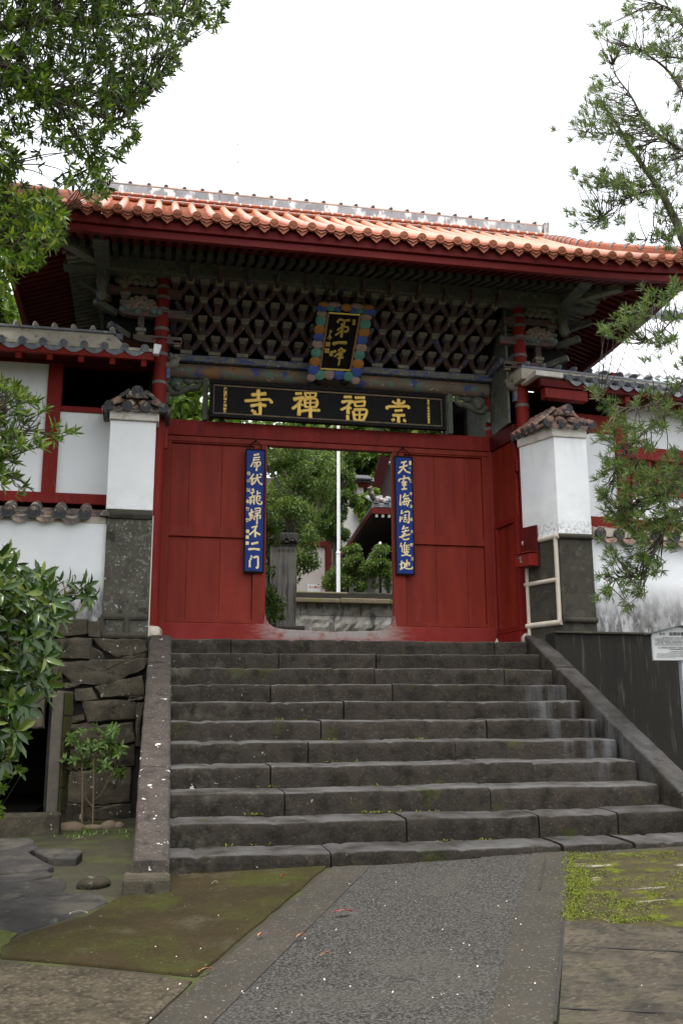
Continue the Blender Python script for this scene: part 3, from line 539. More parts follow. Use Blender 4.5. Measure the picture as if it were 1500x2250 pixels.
# dark hollow under the wall: a real recess, its shade also put into the black surfaces
cp = thing('concrete_post', 'old square concrete post with moss on one face before the rubble wall', 'post', (-.9, -.7, -1.7))
q = [atY(100, 1800, -.78), atY(145, 1800, -.62), atY(148, 1525, -.62), atY(103, 1518, -.78)]
x0, x1, xr = q[0][0], atY(124, 1800, -.78)[0], atY(146, 1800, -.6)[0]; zt = q[3][2]
mb = MB(); mb.prism([(x0, -.78, -1.85), (x1, -.78, -1.85), (xr, -.60, -1.85), (x0, -.60, -1.85)], (0, 0, zt+1.85)); mb.build('shaft', M['concrete_post'], cp, bevel=.012)
mb = MB()
for k in range(5):
    za = -1.6+k*(zt+1.6)/5; zb = za+(zt+1.6)/5-.014; e = np.array([.004, -.004, 0])
    A, B = np.array([x1+.012, -.775, 0])+e, np.array([xr-.006, -.612, 0])+e
    mb.prism([A+(0, 0, za), B+(0, 0, za), B+(0, 0, zb), A+(0, 0, zb)], (.006, -.006, 0))
mb.build('mossy_panel', M['concrete_moss'], cp)
def end_disc(r, dep=.05, nb=8):
    mb = MB(); A = (0, -1, 0)
    mb.lathe([(r*.2, -dep), (r*.98, -dep), (r, -.004), (r*.96, .003), (r*.80, .003), (r*.74, -.004), (r*.30, -.004), (r*.24, .001), (r*.05, .002)], (0, 0, 0), A, 18)
    for k in range(nb):
        a = 2*math.pi*k/nb; mb.ell((math.cos(a)*r*.52, -.001, math.sin(a)*r*.52), (r*.12, .006, r*.12), nu=6, nv=4)
    return mb
DISC = {}
def disc_at(parent, r, p, m, name='end_tile', rot=0.0, nb=8, dep=.05):
    key = (r, m.name, nb)
    if key not in DISC: DISC[key] = end_disc(r, dep, nb).build(name, m, None, smooth=40); first = True
    else: first = False
    o = DISC[key] if first else DISC[key].copy()
    if not first: C.objects.link(o)
    o.parent = parent; b = root_loc(parent); o.location = np.asarray(p, float)-b; o.rotation_euler = (0, 0, rot); return o
def eave_run(parent, x0, x1, y, z, sp, r, up, m_t, m_d, rot=0.0, pivot=None, depth=.5, rise=.2, first=.5):
    """a course of grey pan and cover tiles along an eave, running up and back by depth/rise"""
    R = Matrix.Rotation(rot, 3, 'Z'); pv = np.array(pivot) if pivot is not None else np.array([x0, y, z])
    T = lambda p: np.array(R @ Vector(np.asarray(p, float)-pv))+pv
    n = int(round((x1-x0)/sp)); mb = MB(); pan = MB()
    for k in range(n+1):
        x = x0+k*sp
        if k < n or True:
            mb.barrel(T((x, y, z)), T((x, y+depth, z+rise)), r, n=6, courses=3)
            disc_at(parent, r*1.12, T((x, y-.012, z+.002)), m_d, rot=rot)
        if k < n:
            V = []; q = 8
            for dd in (0, 1):
                for j in range(q+1):
                    s = j/q; sag = -.9*r*math.sin(math.pi*s); V.append(T((x+sp*s, y+dd*depth, z+dd*rise+sag-.004)))
            for j in range(q+1):
                s = j/q; sag = -.9*r*math.sin(math.pi*s); V.append(T((x+sp*s, y-.002, z+sag-.004-.035-.018*math.sin(math.pi*s))))
            pan.add(V, [(j, j+1, q+2+j, q+1+j) for j in range(q)]+[(j, 2*q+2+j, 2*q+3+j, j+1) for j in range(q)])
    mb.build('cover_tiles', m_t, parent, smooth=40); pan.build('pan_tiles', m_t, parent, smooth=60)
# low plaster wall with tile coping
lw = thing('low_plaster_wall', 'stained white low wall with dark round-ended tile coping left of the pillar', 'wall', (-1.5, .15, 0))
zc = float(atY(180, 1128, .0)[2]); zw = float(atY(180, 1155, .06)[2])
mb = MB(); mb.box(-8, -.40, .06, .40, .06, zw+.03); mb.build('wall', M['lowplaster'], lw)
mb = MB(); mb.box(-8, -.42, .02, .44, 0, .062); mb.build('base_course', M['stone_plain'], lw, bevel=.01)
xs_ = [float(atY(px, 1127, .0)[0]) for px in (17, 70, 127, 186)]; sp = (xs_[3]-xs_[0])/3
eave_run(lw, xs_[3]-sp*10, xs_[3], .0, zc-.005, sp, .058, 0, M['dtile'], M['disc'], depth=.30, rise=.13)
mb = MB(); mb.prism([(-8, .10, zc-.03), (-8, .33, zc-.03), (-8, .33, zc+.12), (-8, .10, zc+.025)], (7.58, 0, 0)); mb.build('coping_fill', M['dtile'], lw)
mb = MB(); mb.box(-8, -.42, .05, .42, zw+.03, zc-.02); mb.build('coping_bed', M['mortar'], lw)
mb = MB(); xe = float(atY(236, 1127, .0)[0]); mb.barrel((xe-.02, -.02, zc-.02), (xe-.02, .3, zc+.07), .05, n=6); mb.build('corner_tile', M['dtile'], lw, smooth=40)

# side building behind the low wall
sb = thing('side_building', 'red framed white panel building with a grey tiled eave at the left edge', 'building', (-1.6, .5, 0))
yw = .36
Z = lambda px, py, Y=yw: float(atY(px, py, Y)[2]); Xx = lambda px, py, Y=yw: float(atY(px, py, Y)[0])
zr0, zr1 = Z(200, 1110), Z(200, 1087); zm0, zm1 = Z(200, 908), Z(200, 896); ztop = Z(100, 800)
xa, xb = Xx(96, 1000), Xx(128, 1000); xr = .0
mb = MB(); mb.box(-8, xa, yw, yw+.05, zr1, ztop); mb.build('white_panel', M['panel'], sb)
mb = MB(); mb.box(xb, xr, yw, yw+.05, zr1, zm0); mb.build('white_panel', M['panel'], sb)
mb = MB(); mb.box(xa, xb, yw-.03, yw+.08, zr1, ztop); mb.build('post', M['red'], sb, bevel=.004)
mb = MB(); mb.box(-8, xr, yw-.035, yw+.08, zr0, zr1); mb.build('bottom_rail', M['red'], sb, bevel=.004)
mb = MB(); mb.box(xb, xr, yw-.02, yw+.08, zm0, zm1); mb.build('window_sill', M['red'], sb, bevel=.004)
ze = float(atY(200, 757, -.12)[2])
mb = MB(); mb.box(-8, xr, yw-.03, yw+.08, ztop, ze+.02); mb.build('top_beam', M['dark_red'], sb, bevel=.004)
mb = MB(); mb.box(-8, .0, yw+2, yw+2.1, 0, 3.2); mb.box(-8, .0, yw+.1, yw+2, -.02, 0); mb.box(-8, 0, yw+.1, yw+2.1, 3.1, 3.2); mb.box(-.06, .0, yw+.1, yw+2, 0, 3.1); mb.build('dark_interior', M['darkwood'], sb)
mb = MB(); mb.box(-8, -.02, -.10, -.05, ze-.115, ze-.035); mb.build('eave_board', M['red'], sb, bevel=.004)
for k in range(9):
    x = Xx(45+69*k-280, 780, -.05) if k < 9 else 0
    if x < -.01:
        mb = MB(); mb.beam((x, -.07, ze-.145), (x, yw, ze+.02), .055, .065); mb.build('rafter', M['red'], sb, bevel=.003)
mb = MB(); mb.box(-8, -.02, -.05, yw, ze-.03, ze-.01); mb.build('eave_soffit', M['dark_red'], sb)
x_last, x_first = Xx(319, 760, -.12), Xx(95, 746, -.12); sp = (x_last-x_first)/5
rf = MB(); rf.box(-8, -.02, -.09, .5, ze-.02, ze+.012); rf = rf.build('roof_bed', M['mortar'], sb)
eave_run(sb, x_last-sp*9, x_last, -.11, ze+.0, sp, .037, 0, M['gtile'], M['gtile'], depth=.3, rise=.10)
zk = float(atY(200, 727, .12)[2])
mb = MB(); mb.prism([(-8, .10, ze+.06), (-.28, .10, ze+.06), (-.45, .12, zk-.02), (-8, .12, zk-.02)], (0, .35, 0)); mb.build('ridge_plaster', M['mortar'], sb)
mb = MB(); mb.tube([(-8, .24, zk), (-.35, .24, zk)], .045, 8)
mb.box(-8, -.42, .09, .4, zk-.022, zk); mb.build('ridge_tile', M['gtile'], sb, smooth=40)
for k in range(6):
    px = 38+42*k; x = Xx(px, 717, .2); mb = MB(); mb.ell((x, .2, zk+.03), (.035, .13, .045), nu=10, nv=6); mb.build('ridge_knob', M['mortar'], sb, smooth=60)
mb = MB(); mb.hexa([(-.03, -.14, ze-.06), (.03, -.14, ze-.06), (.03, -.04, ze-.05), (-.03, -.04, ze-.05), (-.02, -.13, ze+.06), (.06, -.13, ze+.05), (.06, -.04, ze+.06), (-.02, -.04, ze+.06)]); mb.build('eave_end_plaster', M['plaster'], sb, bevel=.01)

# tile cap used on both pillars: ridge running back from the front face, side rows falling to left and right
def tile_cap(parent, xc, yf, yb, z0, hw, hh, m, skew=0.0, rows=4):
    mb = MB(); ds = []; hf = hh*.42; rt = .052
    mb.add([(xc-hw, yf-.02, z0), (xc+hw, yf-.02, z0), (xc-hw*.45, yf+.09, z0+hf), (xc+hw*.45, yf+.09, z0+hf), (xc-.07, yf+.10, z0+hh*.82), (xc+.07, yf+.10, z0+hh*.82), (xc-hw+skew, yb, z0), (xc+hw+skew, yb, z0), (xc-.07+skew, yb, z0+hh*.82), (xc+.07+skew, yb, z0+hh*.82)],
           [(0, 1, 3, 2), (2, 3, 5, 4), (0, 2, 4, 8, 6), (1, 7, 9, 5, 3), (4, 5, 9, 8), (6, 8, 9, 7), (0, 6, 7, 1)])
    n = max(1, int((yb-yf)/.12))
    for k in range(n+1):
        y = yf+.11+(yb-yf-.10)*k/n; sx = skew*(y-yf)/(yb-yf)
        for sg in (-1, 1):
            a = np.array([xc+sx+sg*(hw+.045), y+.01, z0+.01]); b = np.array([xc+sx+sg*.06, y, z0+hh*.86]); mb.barrel(a, b, rt, n=7, courses=3)
            ds.append((a+np.array([sg*.008, 0, 0]), sg))
    for k in range(rows):
        x = xc+(k-(rows-1)/2)*hw*1.9/(rows-1)
        mb.barrel((x, yf-.085, z0+.005), (x*.55+xc*.45, yf+.11, z0+hf), rt*.9, n=7, courses=2)
        ds.append((np.array([x, yf-.092, z0+.004]), 0))
    for j in range(rows-1):
        x = xc+(j-(rows-2)/2)*hw*1.9/(rows-1); d = hw*.95/(rows-1)
        for q in (0, 1): mb.tube(smooth_line([(x-d, yf-.075+.012*q, z0-.002-.018*q), (x, yf-.080+.012*q, z0-.032-.018*q), (x+d, yf-.075+.012*q, z0-.002-.018*q)], 4), .009, 5)
    for sg in (-1, 1): mb.tube([(xc+sg*(hw+.02), yf-.06, z0-.015), (xc+sg*(hw+.03)+skew, yb, z0-.015)], .018, 6)
    mb.build('cap_tiles', m, parent, smooth=40)
    st_ = MB()
    for q, (wd_, hz) in enumerate(((.11, .66), (.085, .80))): st_.hexa([(xc-wd_, yf+.03-.01*q, z0+hh*hz-.035), (xc+wd_, yf+.03-.01*q, z0+hh*hz-.035), (xc+wd_+skew, yb, z0+hh*hz-.035), (xc-wd_+skew, yb, z0+hh*hz-.035), (xc-wd_, yf+.03-.01*q, z0+hh*hz), (xc+wd_, yf+.03-.01*q, z0+hh*hz), (xc+wd_+skew, yb, z0+hh*hz), (xc-wd_+skew, yb, z0+hh*hz)])
    st_.build('ridge_course', m, parent, bevel=.006)
    rb_ = MB(); rb_.barrel((xc, yf-.045, z0+hh-.075), (xc+skew, yb, z0+hh-.045), .062, n=9, courses=3); rb_.tube([(xc-.075, yf-.0, z0+hh*.62), (xc, yf-.03, z0+hh*.55), (xc+.075, yf-.0, z0+hh*.62)], .03, 7); rb_.build('ridge_tile', m, parent, smooth=40)
    disc_at(parent, .060, (xc, yf-.052, z0+hh-.07), M['disc'])
    for p, sg in ds: disc_at(parent, .052, p, M['disc'], rot=0 if sg == 0 else sg*math.pi/2)

lp = thing('gate_pillar', 'white plaster pillar on a lichened stone base left of the red gate', 'pillar', (-.18, .15, 0))
Zp = lambda py, px=290: float(atY(px, py, 0)[2]); Xp = lambda px, py: float(atY(px, py, 0)[0])
xl, xr_ = Xp(238, 1020), Xp(340, 1020)
mb = MB(); mb.box(xl, xr_, 0, .36, Zp(1120), Zp(925)); mb.build('plaster_shaft', M['plaster'], lp, bevel=.008)
mb = MB(); mb.box(xl-.008, xr_+.028, -.035, .38, Zp(924.5), Zp(901)); mb.build('cornice', M['band'], lp, bevel=.006)
mb = MB(); mb.box(xl+.015, xr_+.0, .015, .36, Zp(1352), Zp(1140)); mb.build('stone_panel', M['stone'], lp, bevel=.006)
for a, b in ((1142, 1119), (1363, 1348), (1404, 1388)):
    mb = MB(); z = (Zp(a)+Zp(b))/2; h = (Zp(b)-Zp(a)); mb.box(xl+.0, xr_+.0, -.02, .36, z-h/2, z+h/2); mb.build('moulding', M['stone_plain'], lp, bevel=h*.42)
mb = MB(); mb.box(xl, xr_, .01, .36, Zp(1390), Zp(1360)); mb.build('base_panel', M['stone'], lp)
for px in (222, 278):
    x = Xp(px, 1375); mb = MB(); mb.tube([(x, .01, Zp(1390)), (x, .01, Zp(1360))], .03, 10); mb.build('base_post', M['stone_plain'], lp, smooth=40)
mb = MB(); mb.box(xr_-.001, xr_+.012, .02, .3, Zp(1400), Zp(1130)); mb.build('edge_moulding', M['edging'], lp, bevel=.004)
tile_cap(lp, Xp(301, 890), 0.0, .36, Zp(899), .285, .255, M['dtile'])

# ================================================================== RIGHT SIDE
YF = -.30
rp = thing('gate_pillar', 'white plaster pillar with splayed wing wall and grey stone base right of the red gate', 'pillar', (4.4, 0, 0))
Zq = lambda py, px=1245: float(atY(px, py, YF)[2]); Xq = lambda px, py: float(atY(px, py, YF)[0])
xl, xr_ = Xq(1222, 1080), Xq(1294, 1080); ybk = .165; xbk = float(atY(1147, 1150, ybk)[0])
def wing(z0, z1, off=0.0, yb=ybk, ext=0.0):
    return [(xl-off, YF-off, z0), (xr_+ext, YF-off, z0), (xr_+ext, yb, z0), (xbk-off, yb, z0)], [(xl-off, YF-off, z1), (xr_+ext, YF-off, z1), (xr_+ext, yb, z1), (xbk-off, yb, z1)]
def wbuild(name, z0, z1, m, off=0.0, bevel=None, ext=0.0):
    a, b = wing(z0, z1, off, ext=ext); mb = MB(); mb.hexa(a+b); return mb.build(name, m, rp, bevel=bevel)
zb_ = Zq(1176); wbuild('plaster_shaft', zb_, Zq(961), M['plaster'], bevel=.006)
wbuild('cornice', Zq(961), Zq(937), M['band'], .022, .006)
wbuild('stone_base', Zq(1420), zb_, M['stone_plain'], -.012)
def rod(a, b, r, m, nm='edging_rod'):
    mb = MB(); mb.tube([a, b], r, 10); return mb.build(nm, m, rp, smooth=50)
A = lambda z: np.array([xl, YF, z]); B = lambda z: np.array([xbk, ybk, z])
ir = .028
rod(A(zb_-.01)+[0, 0, 0], [xr_, YF, zb_-.01], .03, M['stone_plain'], 'moulding')
rod(A(Zq(1362)), [xr_, YF, Zq(1362)], .03, M['stone_plain'], 'moulding')
rod(A(zb_-.01), B(zb_-.01), .028, M['edging'])
zm_ = float(atY(1190, 1281, 0)[2]); zlow = float(atY(1190, 1373, 0)[2])
e1 = A(0)*.9+B(0)*.1
rod(A(zm_)*.9+B(zm_)*.1, B(zm_), .024, M['edging']); rod(A(zlow)*.95+B(zlow)*.05, B(zlow), .03, M['edging'])
rod([e1[0], e1[1], zlow], [e1[0], e1[1], zb_], .024, M['edging'])
w2 = A(0)*.06+B(0)*.94; rod([w2[0], w2[1], .0], [w2[0], w2[1], zb_], .02, M['edging'])
tile_cap(rp, (xl+xr_)/2-.03, YF, ybk+.05, Zq(936), .265, .25, M['pinktile'], -.1, 4)
# red box hung on the wing wall
dirw = (B(0)-A(0)); dirw = dirw/np.linalg.norm(dirw); nw = np.array([-dirw[1], dirw[0], 0]); nw = nw if nw[0] < 0 else -nw
bx = thing('wooden_box', 'small red wooden box with a tall back board hung on the wing wall', 'wooden box', tuple(A(0)*.35+B(0)*.65+np.array([0, 0, 1])))
c0 = A(0)*.36+B(0)*.64+nw*.02
def wbox(name, u0, u1, n0, n1, z0, z1, z1b=None):
    z1b = z1 if z1b is None else z1b
    P = lambda u, n, z: c0+dirw*u+nw*n+np.array([0, 0, z]); mb = MB()
    mb.hexa([P(u0, n0, z0), P(u1, n0, z0), P(u1, n1, z0), P(u0, n1, z0), P(u0, n0, z1), P(u1, n0, z1), P(u1, n1, z1b), P(u0, n1, z1b)]); return mb.build(name, M['red'] if name != 'back_board' else M['dark_red'], bx, bevel=.003)
zB = float(atY(1186, 1160, -.05)[2]); zA = float(atY(1186, 1245, -.05)[2])
wbox('back_board', -.05, .15, 0, .018, zA+.02, zB+.03); wbox('box_body', -.06, .16, .02, .15, zA, zA+.15, zA+.13); wbox('box_lid', -.066, .166, .019, .16, zA+.152, zA+.162, zA+.14)
M['chip'] = mat('chipped_green_patch', (.10, .19, .14), None)
P = lambda u, n, z: c0+dirw*u+nw*n+np.array([0, 0, z])
mb = MB(); mb.add([P(.05, .1525, zA+.04), P(.09, .1525, zA+.045), P(.08, .1525, zA+.08), P(.11, .1525, zA+.10), P(.06, .1525, zA+.11), P(.07, .1525, zA+.075)], [(0, 1, 2, 3, 4, 5)]); mb.build('chipped_paint', M['chip'], bx)

# right low wall, retaining wall, side building (turned a little away)
RA = math.radians(-5); PV = (4.66, -.22, 0)
RT = Matrix.Rotation(-RA*-1, 3, 'Z')
def rot_pts(mb):
    R = Matrix.Rotation(math.radians(6), 3, 'Z')
    mb.v = [tuple(R @ (Vector(p)-Vector(PV))+Vector(PV)) for p in mb.v]; return mb
rl = thing('low_plaster_wall', 'grey stained low wall with old tile coping behind the hanging branches at right', 'wall', (5.2, -.1, 0))
zc = float(atY(1312, 1172, -.25)[2]); zwb = float(atY(1440, 1395, -.22)[2])
mb = MB(); mb.box(4.66, 9, -.22, .2, zwb-.1, zc-.03); rot_pts(mb).build('wall', M['lowplaster'], rl)
mb = MB(); mb.box(4.68, 9, -.27, .2, zc-.03, zc+.06); rot_pts(mb).build('coping_bed', M['mortar'], rl)
eave_run(rl, 4.74, 8.8, -.30, zc-.005, .23, .055, 0, M['pinktile'], M['disc'], rot=math.radians(6), pivot=PV, depth=.4, rise=.12)
rw = thing('concrete_retaining_wall', 'dark streaked concrete wall below the right low wall beside the stairs', 'retaining wall', (5, -.2, -1.6))
mb = MB(); mb.box(4.16, 9, -.30, .2, -2.1, .06); mb.build('wall', M['concrete_dark'], rw, bevel=.01)
mb = MB(); mb.box(4.16, 9, -.33, .2, .062, .085); mb.build('coping', M['stone_plain'], rw, bevel=.006)
r2 = thing('side_building', 'red framed white panel building with barred window and dark tile eave at the right edge', 'building', (5.4, .6, 0))
ang = math.radians(6); yv = .30
def rb2(name, m, x0, x1, y0, y1, z0, z1, bevel=.004):
    mb = MB(); mb.box(x0, x1, y0, y1, z0, z1); return rot_pts(mb).build(name, m, r2, bevel=bevel)
zz = lambda px, py: float(atY(px, py, yv+.1)[2]); xx = lambda px, py: float(atY(px, py, yv+.1)[0])
xp0, xp1 = xx(1358, 1010), xx(1386, 1010)
zbr0, zbr1 = zz(1340, 1152), zz(1340, 1140); zmid0, zmid1 = zz(1330, 957), zz(1330, 918); zt_ = zz(1400, 870)
rb2('white_panel', M['panel'], 4.6, xp0, yv, yv+.05, zbr1, zmid0, None); rb2('red_board', M['red'], 4.5, xp0, yv-.02, yv+.06, zmid0, zmid1)
rb2('post', M['red'], xp0, xp1, yv-.05, yv+.08, zbr1-.03, zt_+.25); rb2('bottom_rail', M['red'], 4.6, 9, yv-.03, yv+.08, zbr0-.12, zbr1)
zl0, zl1 = zz(1430, 1012), zz(1430, 985)
rb2('white_panel', M['panel'], xp1, 9, yv, yv+.05, zl1, zt_, None); rb2('window_lintel', M['red'], xp1, 9, yv-.04, yv+.08, zl0, zl1)
rb2('white_panel', M['panel'], xp1+1.6, 9, yv, yv+.05, zbr1, zl0, None)
for k in range(9):
    x = xp1+.05+k*.115; rb2('window_bar', M['red'], x, x+.035, yv-.01, yv+.03, zbr1+.35, zl0)
rb2('window_sill', M['red'], xp1, xp1+1.6, yv-.03, yv+.08, zbr1+.30, zbr1+.35); rb2('white_panel', M['panel'], xp1, xp1+1.6, yv, yv+.05, zbr1, zbr1+.30, None)
rb2('window_backing', M['greywall'], xp1, xp1+1.6, yv+.35, yv+.4, zbr1, zl0+.1, None)
ze2 = float(atY(1290, 832, -.18)[2])
rb2('top_beam', M['dark_red'], 4.4, 9, yv-.03, yv+.1, zt_, ze2-.02)
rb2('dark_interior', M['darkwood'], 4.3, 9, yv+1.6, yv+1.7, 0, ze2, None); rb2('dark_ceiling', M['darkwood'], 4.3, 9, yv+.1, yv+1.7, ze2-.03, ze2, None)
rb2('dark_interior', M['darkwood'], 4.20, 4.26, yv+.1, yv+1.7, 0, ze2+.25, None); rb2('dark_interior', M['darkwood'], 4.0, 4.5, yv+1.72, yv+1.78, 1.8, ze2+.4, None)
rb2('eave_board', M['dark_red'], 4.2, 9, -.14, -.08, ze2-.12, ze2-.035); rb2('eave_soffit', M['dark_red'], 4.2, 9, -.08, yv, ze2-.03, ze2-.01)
for k in range(8):
    x = 4.9+k*.42; mb = MB(); mb.beam((x, -.10, ze2-.16), (x, yv, ze2-.05), .06, .07); rot_pts(mb).build('rafter', M['red'], r2, bevel=.003)
mb = MB(); mb.box(4.27, 4.80, -.11, -.0, ze2-.24, ze2-.12); rot_pts(mb).build('eave_bracket', M['red'], r2, bevel=.005)
xq0 = float(atY(1146, 815, -.2)[0]); xq1 = float(atY(1240, 825, -.2)[0])
mb = MB(); mb.box(xq0+.16, xq1, -.16, .2, ze2-.012, ze2+.05); rot_pts(mb).build('eave_end_board', M['band'], r2, bevel=.006)
eave_run(r2, xq1+.07, 8.6, -.16, ze2-.0, .165, .036, 0, M['gtile'], M['gtile'], rot=ang, pivot=PV, depth=.35, rise=.13)
mb = MB(); mb.box(xq0+.1, 9, .06, .42, ze2+.02, ze2+.15); rot_pts(mb).build('ridge_plaster', M['mortar'], r2)
mb = MB(); mb.tube([(xq0+.15, .22, ze2+.19), (9, .22, ze2+.19)], .05, 8); mb.box(xq0+.1, 9, .05, .43, ze2+.15, ze2+.175); rot_pts(mb).build('ridge_tile', M['gtile'], r2, smooth=40)
for k in range(9):
    x = xq0+.2+k*.2; mb = MB(); mb.ell((x, .16, ze2+.215), (.035, .12, .045), nu=10, nv=6); rot_pts(mb).build('ridge_knob', M['gtile'], r2, smooth=60)

# sign board at the right edge
sg = thing('notice_board', 'white notice board under a small grey gable on a metal post beside the stairs', 'notice board', tuple(atY(1497, 1690, -1.5)))
s0 = atY(1428, 1392, -1.5); s1 = atY(1500, 1392, -1.5); zt = s0[2]; zb = float(atY(1440, 1451, -1.5)[2]); W = .62; X0 = s0[0]+.012; zc_ = float(atY(1484, 1378, -1.5)[2])
R = Matrix.Rotation(math.radians(-6), 3, 'Z'); T = lambda x, y, z: np.array([X0, -1.5, 0])+np.array(R @ Vector((x, y, z)))
mb = MB(); mb.prism([T(0, 0, zb), T(W, 0, zb), T(W, 0, zt), T(W*.43, 0, zc_), T(0, 0, zt)], T(0, .03, 0)-T(0, 0, 0)); mb.build('panel', M['signwhite'], sg, bevel=.003)
for a, b in (((-.045, zt-.012), (W*.43, zc_+.005)), ((W*.43, zc_+.005), (W+.045, zt-.012))):
    mb = MB(); pa, pb = T(a[0], -.03, a[1]), T(b[0], -.03, b[1]); up = np.array([0, 0, .012]); dy = T(0, .1, 0)-T(0, 0, 0); mb.hexa([pa, pb, pb+dy, pa+dy, pa+up, pb+up, pb+dy+up, pa+dy+up]); mb.build('gable_roof', M['signroof'], sg, bevel=.002)
pp = T(.295, .045, 0); mb = MB(); mb.box(pp[0]-.028, pp[0]+.028, -1.5-.01, -1.45, -2.0, zb+.06); mb.build('post', M['steel'], sg, bevel=.004)
def text_mesh(body, size, ori, U, V, Nn, m, name, parent, ext=.002, offset=0.0, align='LEFT', squeeze=1.0, vertical=False):
    lines = list(body) if vertical else [body]
    mbt = MB(); U = np.asarray(U, float); V = np.asarray(V, float); Nn = np.asarray(Nn, float); ori = np.asarray(ori, float)
    for k, ch in enumerate(lines):
        cu = bpy.data.curves.new('lettering', 'FONT'); cu.body = ch; cu.size = size; cu.extrude = ext; cu.offset = offset
        cu.align_x = 'CENTER' if vertical else align
        ob = bpy.data.objects.new('lettering_source', cu); C.objects.link(ob); bpy.context.view_layer.update()
        me = bpy.data.meshes.new_from_object(ob.evaluated_get(bpy.context.evaluated_depsgraph_get()))
        vs = [ori+U*(v.co.x*squeeze)+V*(v.co.y-(k*size*1.02 if vertical else 0))+Nn*v.co.z for v in me.vertices]
        mbt.add(vs, [tuple(p.vertices) for p in me.polygons]); bpy.data.objects.remove(ob); bpy.data.curves.remove(cu); bpy.data.meshes.remove(me)
    return mbt.build(name, m, parent)
Ux = T(1, 0, 0)-T(0, 0, 0); Nx = T(0, -1, 0)-T(0, 0, 0); Vz = np.array([0, 0, 1.])
H = zt-zb
text_mesh('国 宝', .022, T(.075, -.003, zt-.012), Ux, Vz, Nx, M['ink'], 'heading', sg, .001)
text_mesh('崇福寺第一峰門', .036, T(.165, -.003, zt-.016), Ux, Vz, Nx, M['ink'], 'heading', sg, .001, .0006)
def dashes(name, x0, x1, z, h, m, gap=.3):
    mb = MB(); x = x0
    while x < x1:
        l = h*random.uniform(.5, .95)
        if random.random() > .08: mb.add([T(x, -.003, z), T(x+l, -.003, z), T(x+l, -.003, z+h*random.uniform(.75, 1)), T(x, -.003, z+h*.9)], [(0, 1, 2, 3)])
        x += l+h*gap
    mb.build(name, m, sg)
rows = [(.10, .5, .045, .010), (.02, .58, .062, .011), (.02, .40, .078, .011), (.03, .58, .094, .011), (.02, .58, .110, .011), (.02, .58, .126, .011), (.02, .42, .143, .011), (.30, .56, .155, .010), (.05, .52, .168, .011), (.05, .5, .181, .011), (.16, .58, .197, .014), (.17, .57, .226, .011), (.14, .55, .244, .007), (.04, .58, .256, .006), (.03, .58, .268, .006), (.03, .58, .280, .006), (.03, .56, .292, .006), (.03, .2, .304, .006)]
k = H/.345
for a, b, dz, h in rows: dashes('text_line', a, b, zt-dz*k-h*.6, h*k*.8, M['ink'])
# ================================================================== THE GATE
GX = 2.03
gate = thing('temple_gate', 'red timber temple gate with bracketed eaves and an orange tiled hip roof', 'temple gate', (GX, .8, 0))
def mir(x): return 2*GX-x
YCOL, YD = .25, .87
xcL = float(atY(356.5, 700, YCOL)[0]); xcR = float(atY(1139.5, 740, YCOL)[0])
GX2 = (xcL+xcR)/2
ztop_col = float(atY(352, 596, YCOL)[2])
def column(x, y, z1, r0, r1, name='column', bands=()):
    mb = MB(); n = 14
    mb.lathe([(r0+(r1-r0)*t/n, .10+(z1-.10)*t/n) for t in range(n+1)], (x, y, 0), n=22); o = mb.build(name, M['red'], gate, smooth=40)
    mb = MB(); mb.lathe([(r0*1.25, -.03), (r0*1.55, .03), (r0*1.5, .08), (r0*1.1, .115)], (x, y, 0), n=22); b = mb.build('base_stone', M['edging'], None, smooth=60); b.parent = o; b.data.transform(Matrix.Translation(Vector(-root_loc(gate))))
    for zb in bands:
        mb = MB(); mb.lathe([(r1*1.0, zb-.018), (r1*1.09, zb-.016), (r1*1.12, zb), (r1*1.09, zb+.016), (r1*1.0, zb+.018)], (x, y, 0), n=22); q = mb.build('iron_band', M['iron'], None, smooth=40); q.parent = o; q.data.transform(Matrix.Translation(Vector(-root_loc(gate))))
    return o
bl = [float(atY(350, y, YCOL-.07)[2]) for y in (604, 627, 650, 677, 720, 775, 838)]
column(xcL, YCOL, ztop_col, .082, .073, bands=bl); column(xcR, YCOL, ztop_col, .082, .073, bands=bl)
xiL, xiR = xcL+.045, float(atY(1075, 960, YD)[0])
for x in (xiL, xiR): column(x, YD, 3.0, .052, .046, 'inner_post', [2.62])
for x in (xcL+.03, xcR-.03): column(x, 1.75, 3.9, .08, .072)
# sill with a worn dip, rails, stiles, panels
zs = lambda px, py, Y=YD-.02: float(atY(px, py, Y)[2]); xs2 = lambda px, py, Y=YD-.02: float(atY(px, py, Y)[0])
xo0, xo1 = xs2(584, 1200), xs2(863, 1200)
zlin0 = zs(720, 986); zlin1 = zs(720, 972); zb0, zb1 = zs(470, 959.5, YD-.05), zs(470, 926, YD-.05)
zmr0, zmr1 = zs(440, 1179), zs(440, 1157); zbr = zs(450, 1359); zpt = zs(450, 975)
zdip = zs(720, 1387)
x0, x1 = xiL+.03, xiR-.03
def box(name, a, b, y0, y1, z0, z1, m, bevel=.004, parent=gate):
    mb = MB(); mb.box(a, b, y0, y1, z0, z1); return mb.build(name, m, parent, bevel=bevel)
